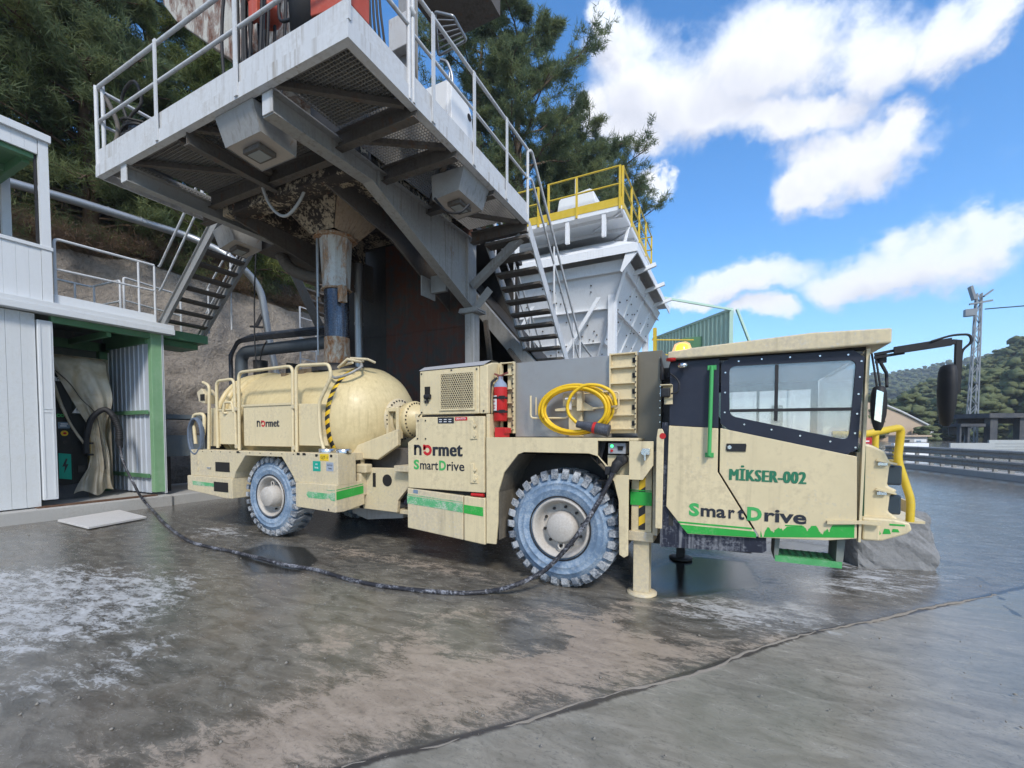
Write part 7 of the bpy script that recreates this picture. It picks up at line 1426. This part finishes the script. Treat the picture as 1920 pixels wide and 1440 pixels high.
def pine(label, base, height, lean, seed, nlimb=34, spread=4.2, first=.25, per=11, ln=.20, w=.016, mat=None, tilt=.15, sub=9, tuft=7, group='pines on the slope', droop=.25, sectors=None, irr=(.6, 1.1), round_top=False, outer=.25):
    rng = np.random.RandomState(seed); base = np.array(base, float); t = thing('pine_tree', label, 'pine tree', tuple(base), group)
    H = height; tk = [base+np.array([lean[0]*(k/8)**1.3*H, lean[1]*(k/8)**1.3*H, H*k/8])+rng.normal(size=3)*np.array([.12, .12, 0])*(k > 0) for k in range(9)]
    tr = MB().tube(tk, [max(.04, .026*H*(1-k/8.6)) for k in range(9)], 9); tr.build('trunk', BARK, t)
    lm_ = MB(); C = []; Dr = []
    for i in range(nlimb):
        f = first+(1-first)*(i+.5)/nlimb; kf = f*8; k0 = min(int(kf), 7); p = tk[k0]+(tk[k0+1]-tk[k0])*(kf-k0)
        a = i*2.4+rng.uniform(-.5, .5)
        if sectors: a = sectors[0]+(sectors[1]-sectors[0])*rng.rand()
        g_ = (f-first)/(1-first); L_ = spread*((1.05-.75*g_**1.6) if not round_top else (.55+.5*math.sin(math.pi*min(1, .25+.72*g_))))*rng.uniform(*irr); up = tilt+.55*(f-first)/(1-first)
        d = np.array([math.cos(a), math.sin(a), up]); d /= np.linalg.norm(d); pts = []
        for s in range(6): u = s/5; pts.append(p+d*L_*u+np.array([0, 0, -droop*L_*u*u*.6])+rng.normal(size=3)*.06*L_*u*.6)
        lm_.tube(pts, [.035*L_*.45*(1-.85*s/5)+.008 for s in range(6)], 5, cap=False)
        for j in range(sub):
            u = outer+(1-outer)*(j+rng.rand())/sub; kf = u*5; q0 = min(int(kf), 4); q = pts[q0]+(pts[q0+1]-pts[q0])*(kf-q0)
            sd = np.cross(d, [0, 0, 1.0]); sd /= np.linalg.norm(sd)+1e-9; e = d*rng.uniform(.3, .9)+sd*rng.choice([-1, 1])*rng.uniform(.3, 1)+np.array([0, 0, rng.uniform(-.25, .45)]); e /= np.linalg.norm(e); l2 = L_*.32*rng.uniform(.5, 1.2)
            tip = q+e*l2+np.array([0, 0, -.1*l2]); lm_.tube([q, q+e*l2*.5+np.array([0, 0, .03]), tip], [.014, .01, .004], 4, cap=False)
            for m_ in range(tuft):
                uu = .25+.8*(m_+rng.rand())/tuft; cpt = q+(tip-q)*uu+rng.normal(size=3)*.10*min(1.2, l2); C.append(cpt); Dr.append(e*.6+rng.normal(size=3)*.35+np.array([0, 0, .25]))
    lm_.build('limbs', BARK, t)
    C = np.array(C); Dr = np.array(Dr); Dr /= np.linalg.norm(Dr, axis=1, keepdims=True)
    V = needles(C, Dr, rng, per, ln, w); F = np.arange(len(V)).reshape(-1, 3)
    link_mesh('crown', fast_mesh('crown', V-base, F, mat or NEEDLE), (0, 0, 0), t, kind='stuff'); return t
def hz(x, y): return hill_z(x, y)
# dense stand on the slope at the left
LEFT = [((-18.0, 2.5), 9.5, 'drooping grey green pine close behind the booth roof', NEEDLE_B, 3.6, 0), ((-17.3, 6.3), 8.5, 'low bushy pine just above the zinc slope pipe', NEEDLE_B, 3.4, 1), ((-19.8, 5.0), 13.5, 'tall pine with heavy foliage rising above the booth', NEEDLE, 4.6, 2),
        ((-19.5, 9.0), 13.0, 'olive green pine behind the cable wrapped motor on the platform', NEEDLE, 4.4, 3), ((-17.2, 10.2), 8.0, 'small pine growing low behind the shed staircase', NEEDLE, 3.0, 4), ((-19.5, 13.5), 13.5, 'pine with sky gaps behind the rusty mixer', NEEDLE, 3.8, 5),
        ((-23.5, 7.5), 14.0, 'tall pine standing higher on the slope behind the slope pipe pines', NEEDLE, 4.6, 6), ((-22.5, 1.5), 13.0, 'pine higher on the slope, behind the one at the booth roof', NEEDLE_B, 4.6, 7), ((-18.5, -1.5), 11.0, 'pine on the slope over the near end of the booth', NEEDLE_B, 4.0, 8)]
for (xy, H, lab, m, sp, sd) in LEFT:
    pine(lab, (xy[0], xy[1], hz(*xy)), H, (.02, -.01), 20+sd, nlimb=64, spread=sp, first=.02, per=14, ln=.30, w=.026, mat=m, sub=11, tuft=9, droop=.4)
# the two big pines behind the plant, right of the railing
RIGHT = [((-11.4, 23.2), 18.3, 'tall pine with open crown behind the platform railing and long staircase', 4.3, .28, 40, 40), ((-9.6, 29.2), 12.6, 'broad pine reaching out behind the white hopper and yellow railing', 4.7, .46, 47, 56), ((-13.8, 23.0), 19.0, 'dark pine behind the mast on the platform', 4.2, .25, 42, 40)]
for (xy, H, lab, sp, fi, sd, nl_) in RIGHT:
    pine(lab, (xy[0], xy[1], hz(*xy) if xy[0] > -14 else hz(*xy)), H, (.02, 0), sd, nlimb=nl_, spread=sp, first=fi, per=17, ln=.34, w=.036, mat=NEEDLE_B, sub=13, tuft=11, tilt=.18, irr=(.35, 1.25), round_top=True, outer=.38, group='pines behind the plant', droop=.05)
# dry brush along the crest of the wall
DRYB = needlemat('dry_twigs', (0.16, 0.11, 0.075), (0.26, 0.19, 0.13), (0.20, 0.12, 0.075))
rng = np.random.RandomState(77)
BR = [(-16.0, 3.5), (-16.3, 4.6), (-15.9, 5.4), (-16.4, 6.0), (-16.0, 6.8), (-16.5, 7.4), (-16.1, 8.2), (-16.6, 8.8), (-16.0, 9.6), (-16.4, 10.6), (-16.2, 12.0), (-16.2, 13.2), (-17.0, 5.0), (-17.2, 8.0)]
UG = ([], [])
for i, (x, y) in enumerate(BR):
    n = 260; C = np.c_[x+rng.normal(size=n)*.40, y+rng.normal(size=n)*.45, np.zeros(n)]; zc = hz(x, y); C[:, 2] = zc+np.abs(rng.normal(size=n))*.28
    Dd = np.c_[rng.normal(size=n)*.6, rng.normal(size=n)*.6, np.abs(rng.normal(size=n))+.3]; Dd /= np.linalg.norm(Dd, axis=1, keepdims=True)
    UG[0 if i % 3 else 1].append(needles(C, Dd, rng, 9, .26, .013))
for vv, mm in zip(UG, (DRYB, NEEDLE_B)):
    V = np.concatenate(vv); link_mesh('undergrowth', fast_mesh('undergrowth', V, np.arange(len(V)).reshape(-1, 3), mm), kind='stuff')

# ================================================================ background on the right
gr_ = thing('guard_rail', 'two-tier grey steel guard rail on a concrete kerb along the road', 'guard rail', (8.2, 22, 0))
ra = [Vector((6.9, 27.4, 0)), Vector((7.75, 25.3, 0)), Vector((8.70, 20.5, 0)), Vector((9.9, 14.0, 0)), Vector((11.0, 8.0, 0))]
wprof = [(-.15, 0), (-.12, -.04), (-.06, -.045), (-.03, .0), (.03, .0), (.06, -.045), (.12, -.04), (.15, 0)]
def wbeam(zc):
    m = MB(); n = len(wprof)
    vs = []
    for i, p in enumerate(ra):
        d = (ra[min(i+1, 4)]-ra[max(i-1, 0)]).normalized(); s = Vector((-d.y, d.x, 0)); s = -s if s.x > 0 else s
        vs += [p+s*(.10-o_*1.0)+Vector((0, 0, zc+h)) for h, o_ in wprof]
    m.add(vs, [(i*n+k, i*n+k+1, (i+1)*n+k+1, (i+1)*n+k) for i in range(4) for k in range(n-1)], False); return m
for z in (.48, .86): wbeam(z).build('rail_beam', GALV, gr_)
pm = MB().box(-.06, .06, -.06, .06, 0, 1.0)
pp_ = []
for i in range(4):
    L_ = (ra[i+1]-ra[i]).length; n = max(1, int(L_/.62)); pp_ += [ra[i].lerp(ra[i+1], k/n)+Vector((.12, 0, 0)) for k in range(n)]
pieces('rail_post', pm, GALV, gr_, [tuple(p) for p in pp_])
kbm = MB(); vs = []
for p in ra: vs += [(p.x-.18, p.y, 0), (p.x-.16, p.y, .20), (p.x+.4, p.y, .22), (p.x+.4, p.y, 0)]
kbm.add(vs, [(i*4+k, i*4+k+1, i*4+k+5, i*4+k+4) for i in range(4) for k in range(3)]).build('rail_kerb', CONCRETE, gr_)
MB().box(6.95, 7.05, 26.9, 27.0, 0, 1.0).build('yellow_end_post', YELLOW, gr_)
# lattice lamp pole and its wire
POLE = paint('pole_steel', (.24, .26, .28), .5, .2, amt=.2)
lp = thing('lattice_pole', 'tall grey steel lattice pole with lamps beside the guard rail', 'pole', (16.25, 45, 0))
bx_, by_ = 16.2, 45.0; Hp = 12.0
def pc(z): w_ = .26-.13*z/Hp; return w_
for sx, sy_ in ((-1, -1), (1, -1), (1, 1), (-1, 1)): MB().beam((bx_+sx*pc(0), by_+sy_*pc(0), 0), (bx_+sx*pc(Hp)+.15, by_+sy_*pc(Hp), Hp), .075, .075).build('leg', POLE, lp)
n = 16
for k in range(n):
    z0, z1 = Hp*k/n, Hp*(k+1)/n; s0 = 1 if k % 2 else -1; o0, o1 = .15*z0/Hp, .15*z1/Hp
    for face in (-1, 1):
        MB().beam((bx_+s0*pc(z0)+o0, by_+face*pc(z0), z0), (bx_-s0*pc(z1)+o1, by_+face*pc(z1), z1), .04, .04).build('lacing', POLE, lp)
        MB().beam((bx_+face*pc(z0)+o0, by_+s0*pc(z0), z0), (bx_+face*pc(z1)+o1, by_-s0*pc(z1), z1), .04, .04).build('lacing', POLE, lp)
MB().beam((bx_-.45, by_-.3, 11.2), (bx_+.9, by_, 11.4), .12, .12).beam((bx_-.2, by_-.3, 11.5), (bx_-.45, by_-.3, 12.5), .5, .15).beam((bx_+.35, by_-.2, 11.7), (bx_+.8, by_-.2, 12.1), .3, .1).box(bx_-.75, bx_-.2, by_-.6, by_-.2, 10.3, 10.8).build('lamp_head', POLE, lp)
wr = [Vector((bx_+.5, by_, 10.8)), Vector((bx_+6, by_-1, 10.7)), Vector((bx_+14, by_-3, 11.6))]
tag(MB().tube(smooth_path(wr, 6), .04, 5).build('overhead_wire', BLACK, None), 'overhead wire strung from the top of the lattice pole', 'wire')
# dark open shed beyond the guard rail
ds = thing('dark_shed', 'low dark shed with flat roof and window openings beyond the guard rail', 'shed', (19, 46, 0))
da = Vector((13.448,40.268,2.052)); db = Vector((20.246,43.668,2.052)); dx_ = (db-da); dx_.z = 0; dx_.normalize(); dyv = Vector((-dx_.y, dx_.x, 0)); 
def dbox(u0, u1, v0, v1, z0, z1, name, m):
    q = MB(); P = lambda u, v, z: da*1.0+dx_*u+dyv*v+Vector((0, 0, z-da.z)); vs = [P(u, v, z) for z in (z0, z1) for v in (v0, v1) for u in (u0, u1)]
    q.add(vs, [(0, 2, 3, 1), (4, 5, 7, 6), (0, 1, 5, 4), (2, 6, 7, 3), (0, 4, 6, 2), (1, 3, 7, 5)]); return q.build(name, m, ds)
DSH = paint('dark_shed_steel', (0.06, 0.065, 0.075), .6, amt=.3, sc=1); LGW = paint('ribbed_grey_wall', (0.40, 0.42, 0.42), .6, amt=.2, sc=.6)
dbox(.4, 2.1, -.3, .8, 2.05, 2.25, 'roof', DSH); dbox(2.0, 9.5, -.6, 2.0, 2.65, 2.95, 'roof', DSH)
dbox(.45, .57, -.2, .0, .5, 2.05, 'pier', DSH); dbox(.6, 2.0, .7, .78, 1.5, 2.05, 'wall', DSH); dbox(1.0, 1.15, -.2, 0, .5, 2.05, 'pier', DSH)
for u in (2.3, 4.3, 6.0, 9.3): dbox(u, u+.5, -.4, 0, .9, 2.65, 'pier', DSH)
dbox(2.3, 9.4, 1.8, 1.9, 2.3, 2.65, 'wall', DSH); dbox(2.1, 9.4, -.55, -.45, .2, 1.15, 'parapet', LGW); dbox(-.9, 2.05, -.95, -.85, .1, .95, 'parapet', LGW)
for k in range(4): dbox(2.1, 9.4, -.58, -.551, .30+.2*k, .36+.2*k, 'parapet_rib', LGW)
# tan portal bank with guard house, cars, sign
tp = thing('portal_bank', 'tan sprayed concrete tunnel portal bank with a pipe up its edge', 'portal', (30.746,113.767,-1.366))
pr = [(18.701,109.980,-2.532), (18.431,109.845,9.291), (26.298,113.779,7.655), (31.250,116.256,5.580), (36.421,118.842,2.955), (37.960,119.612,-2.532)]
q0 = Vector(pr[0]); ux = (Vector(pr[5])-q0); ux.z = 0; ux.normalize(); uy = Vector((-ux.y, ux.x, 0))
ol = [((Vector(p)-q0).dot(ux), max(-.5, p[2])) for p in pr]; n = len(ol)
nseg = 26; V = []; 
for (u, z) in ol: pass
m = MB(); fr_ = [q0.xy.to_3d()+ux*u+Vector((0, 0, z-(0 if z > 0 else 0))) for u, z in ol]; bkk = [p+uy*9+Vector((0, 0, .5)) for p in fr_]
m.add(fr_+bkk, [list(range(n))]+[(i, n+i, n+(i+1) % n, (i+1) % n) for i in range(n)]); m.build('sprayed_face', TAN, tp)
eb = MB(); e1 = [fr_[1]+uy*.2+Vector((0, 0, .2)), fr_[2]+Vector((0, 0, .1)), fr_[3]+Vector((0, 0, .1)), fr_[4]+Vector((0, 0, .1))]
eb.add(e1+[p+uy*10+Vector((0, 0, 3.2)) for p in e1], [(i, i+1, 5+i, 4+i) for i in range(3)]); eb.build('earth_cover', SOIL, tp)
MB().tube([fr_[2]+Vector((0, -.3, .6)), fr_[3]+Vector((0, -.3, .4)), fr_[4]+Vector((0, -.3, .2)), fr_[4]+Vector((.6, -.3, -4))], .22, 8).build('edge_pipe', GALV_L, tp)
tg = MB(); a = fr_[4]+Vector((0, -.5, -1)); 
for k in range(5): tg.beam(a+Vector((-.6 if k % 2 else .6, 0, -.8*k)), a+Vector((.6 if k % 2 else -.6, 0, -.8*(k+1))), .12, .12)
tg.build('ladder_brace', GALV_L, tp)
gh = thing('guard_house', 'small grey guard house with white door beside the tan portal', 'guard house', (31.480,109.662,-2.052))
g0 = Vector((29.377,108.610,-2.257)); g1 = Vector((33.779,110.812,-2.257)); gu = (g1-g0); gu.z = 0; Lh = gu.length; gu.normalize(); gv = Vector((-gu.y, gu.x, 0))
def gbox(u0, u1, v0, v1, z0, z1, name, m):
    P = lambda u, v, z: Vector((g0.x, g0.y, 0))+gu*u+gv*v+Vector((0, 0, z)); vs = [P(u, v, z) for z in (z0, z1) for v in (v0, v1) for u in (u0, u1)]
    return MB().add(vs, [(0, 2, 3, 1), (4, 5, 7, 6), (0, 1, 5, 4), (2, 6, 7, 3), (0, 4, 6, 2), (1, 3, 7, 5)]).build(name, m, gh)
zg = -2.2
gbox(0, Lh, 0, 3, zg, .95, 'walls', paint('guardhouse_grey', (.42, .41, .40), .7, sc=.5)); gbox(-.4, Lh+.4, -.5, 3.4, .95, 1.25, 'roof', TAN); gbox(Lh*.48, Lh*.95, -.04, 0, zg, .45, 'door_frame', CARW); gbox(Lh*.56, Lh*.74, -.08, -.04, zg+.2, .2, 'door_pane', SCREEN); gbox(Lh*.08, Lh*.3, -.04, 0, -.4, .3, 'window', DARKGLASS)
# white low wall behind the road
w0, w1 = Vector((9.932,38.510,-0.879)), Vector((12.062,39.575,-0.805))
tag(MB().beam(Vector((w0.x, w0.y, .35)), Vector((w1.x, w1.y, .35)), .25, 1.15).build('white_wall', WHITE), 'low white wall at the end of the road beside the guard rail', 'wall')
# parked cars
def car(label, loc, rotz, first=None):
    if first: return copy_tree(first, loc, label, rotz)
    t = thing('parked_car', label, 'car', (0, 0, 0), 'cars parked by the portal')
    body = [(-2.2, .35), (2.2, .35), (2.25, .8), (1.5, .95), (.9, 1.4), (-1.0, 1.45), (-1.8, 1.0), (-2.25, .9)]
    MB().prism(body, 'y', -.85, .85).build('body', CARW, t, bevel=.08)
    MB().prism([(1.3, .97), (.8, 1.36), (-.95, 1.40), (-1.55, 1.02)], 'y', -.87, .87).build('side_windows', DARKGLASS, t)
    for x in (-1.35, 1.35):
        for y in (-.82, .82): MB().cyl((x, y-.08, .33), (x, y+.08, .33), .33, n=14).build('wheel', BLACK, t)
    for y in (-.6, .6): MB().box(2.2, 2.27, y-.18, y+.18, .65, .8).build('headlight', LENS, t)
    t.location = loc; t.rotation_euler = (0, 0, rotz); return t
c1 = car('white parked car next to the guard house of the tan portal', (0, 0, 0), 0)
C1 = Vector((26.757,100.592,-1.600)); c1.location = (C1.x, C1.y, C1.z-.2); c1.rotation_euler = (0, 0, R(35))
for px_i, (P, lab, rz) in enumerate((((23.914,96.934,-1.518), 'white car in the middle of the row before the portal', 30), ((23.296,99.979,-1.255), 'white parked car beside the red sign', 42))):
    car(lab, (P[0], P[1], P[2]-.2), R(rz), c1)
rs = thing('red_sign', 'red sign board with white bars in front of the portal bank', 'sign', (19.738,88.137,-1.443))
s0 = Vector((18.511,87.523,-1.272)); s1 = Vector((20.192,88.364,-1.272)); su = (s1-s0); su.z = 0; ls = su.length; su.normalize(); sn = Vector((su.y, -su.x, 0)); sn = sn if sn.y < 0 else -sn
P = lambda u, v, z: Vector((s0.x, s0.y, 0))+su*u+sn*v+Vector((0, 0, z))
zs0, zs1 = s0.z, s0.z+2.2
MB().beam(P(0, 0, (zs0+zs1)/2), P(ls, 0, (zs0+zs1)/2), .08, zs1-zs0).build('board', RED, rs)
for k in range(3): MB().beam(P(.25, .06, zs0+.5+.55*k), P(ls-.45, .06, zs0+.5+.55*k), .03, .22).build('bar', WHITE_L, rs)
# ---- far ground rise and hills with pine woods
def hill(name, az0, az1, r0, r1, zf, mat, na=90, nr=40):
    A = np.linspace(az0, az1, na); Rr = np.linspace(r0, r1, nr); AA, RR = np.meshgrid(A, Rr); Z = zf(AA, RR)
    V = np.stack([RR*np.sin(AA), RR*np.cos(AA), Z], -1).reshape(-1, 3); i0 = np.arange((nr-1)*na).reshape(nr-1, na)[:, :-1].ravel(); F = np.stack([i0, i0+1, i0+na+1, i0+na], 1)
    link_mesh(name, fast_mesh(name, V, F, mat, True), kind='structure')
FORSOIL = paint('forest_floor', (0.07, 0.08, 0.04), 1.0, amt=.5, dirt=(.12, .10, .06), streak=0, sc=.05, bmp=0)
def h1(a, r): return -3.0+np.clip((r-118)/150, 0, 1)**1.0*(6+20*np.clip((a-.24)/.12, -.4, 2.6))+3*(fbm(a*14, r*.02, 3, 8)-.45)
def h2(a, r): return -6+np.clip((r-330)/430, 0, 1)*(84+12*np.clip((a-.24)/.16, -1, 2)+16*(fbm(a*9, r*.003, 4, 9)-.45)*2)
hill('near_hill', .12, 1.4, 110, 300, h1, FORSOIL); hill('far_hill', -.15, 1.5, 320, 900, h2, FORSOIL)
hill('back_ground', -.3, 1.5, 60, 120, lambda a, r: np.clip((r-62)*-.05, -3, 0)+.0*a, paint('pale_yard', (.45, .42, .38), .9, sc=.05))
def ico(sub):
    b_ = bmesh.new(); bmesh.ops.create_icosphere(b_, subdivisions=sub, radius=1.0); V = np.array([v.co[:] for v in b_.verts]); F = np.array([[v.index for v in f.verts] for f in b_.faces]); b_.free(); return V, F
ICO1, ICO2 = ico(1), ico(2)
def blobs(C, Rr, rng, I, rough=.28):
    """leaf clumps: roughened, flattened balls"""
    V0, F0 = I; n = len(C); k = 1+rng.normal(size=(n, len(V0), 1))*rough; V = V0[None]*k*(Rr[:, None, None]*np.array([1, 1, .62]))+C[:, None]
    return V.reshape(-1, 3), (F0[None]+len(V0)*np.arange(n)[:, None, None]).reshape(-1, 3)
def treemesh(seed, k):
    rng = np.random.RandomState(seed); n = 64; z = 1.6+5.6*rng.rand(n); a = rng.uniform(0, 6.28, n); r = 2.5*(1.05-.85*np.abs((z-1.6)/5.6-.3))*np.sqrt(rng.rand(n))
    C = np.stack([r*np.cos(a), r*np.sin(a), z], 1); V, F = blobs(C, rng.uniform(.35, .85, n), rng, ICO2, .30); return fast_mesh('pine_tree', V, F, FOREST)
FOREST = paint('forest_foliage', (0.15, 0.165, 0.078), .9, amt=.8, dirt=(.07, .095, .045), streak=0, sc=.8, vary=.35, bmp=0, lo=.42, hi=.62, spec=.1)
tms = [treemesh(60+k, k) for k in range(5)]
rng = np.random.RandomState(9); cnt = 0; cells = set()
while cnt < 240:
    a = rng.uniform(.20, .47); r = 116+rng.rand()**.8*165; x, y = r*math.sin(a), r*math.cos(a); key = (int(x/5), int(y/5))
    if key in cells: continue
    cells.add(key); z = float(h1(np.array([a]), np.array([r]))[0])
    ob = bpy.data.objects.new('pine_tree', tms[cnt % 5]); COL.objects.link(ob); ob.location = (x, y, z-.5); s = rng.uniform(1.0, 1.7); ob.scale = (s, s, s*rng.uniform(.85, 1.15)); ob.rotation_euler = (0, 0, rng.uniform(0, 6.28))
    tag(ob, 'olive green pine in the wood on the near hill behind the road', 'pine tree', 'pines on the near hill'); cnt += 1
# the rest of the wood: one mass on each hill
def wood(name, n, az, rr, zf, size, seed, skip=None, per=7):
    rng = np.random.RandomState(seed); a = rng.uniform(*az, n); r = rr[0]+(rr[1]-rr[0])*rng.rand(n)**.9
    if skip is not None: k = ~skip(a, r); a, r = a[k], r[k]
    c0 = np.stack([r*np.sin(a), r*np.cos(a), zf(a, r)+size*.45], 1); m_ = per; C = np.repeat(c0, m_, 0)+rng.normal(size=(len(c0)*m_, 3))*size*np.array([.24, .24, .20])
    V, F = blobs(C, size*rng.uniform(.16, .34, len(C)), rng, ICO1, .24); link_mesh(name, fast_mesh(name, V, F, FOREST), kind='stuff')
wood('forest', 900, (.14, 1.35), (114, 300), h1, 8.5, 3, lambda a, r: (a > .2) & (a < .47) & (r < 282))
wood('forest', 6500, (-.14, 1.0), (380, 860), h2, 10, 5, None, 2)
# a few pines at the foot of the hill beside the portal
for i, (px_, lab) in enumerate((((1668, 757), 'bright green pine above the tan portal bank'),)):
    pass

# thin air between here and the far hills
hm = bpy.data.materials.new('haze_air'); hm.use_nodes = True; hn = hm.node_tree; hn.nodes.clear(); ho = hn.nodes.new('ShaderNodeOutputMaterial'); hv_ = hn.nodes.new('ShaderNodeVolumePrincipled')
hv_.inputs['Color'].default_value = (.86, .92, 1.0, 1); hv_.inputs['Density'].default_value = 0.00055; hv_.inputs['Anisotropy'].default_value = 0.2; hn.links.new(hv_.outputs[0], ho.inputs['Volume'])
MATS['haze_air'] = hm; hzb = MB().box(-1450, 1450, -1450, 1450, -14, 150).build('haze', hm, None, 0, (0, 0, 0)); hzb['kind'] = 'stuff'
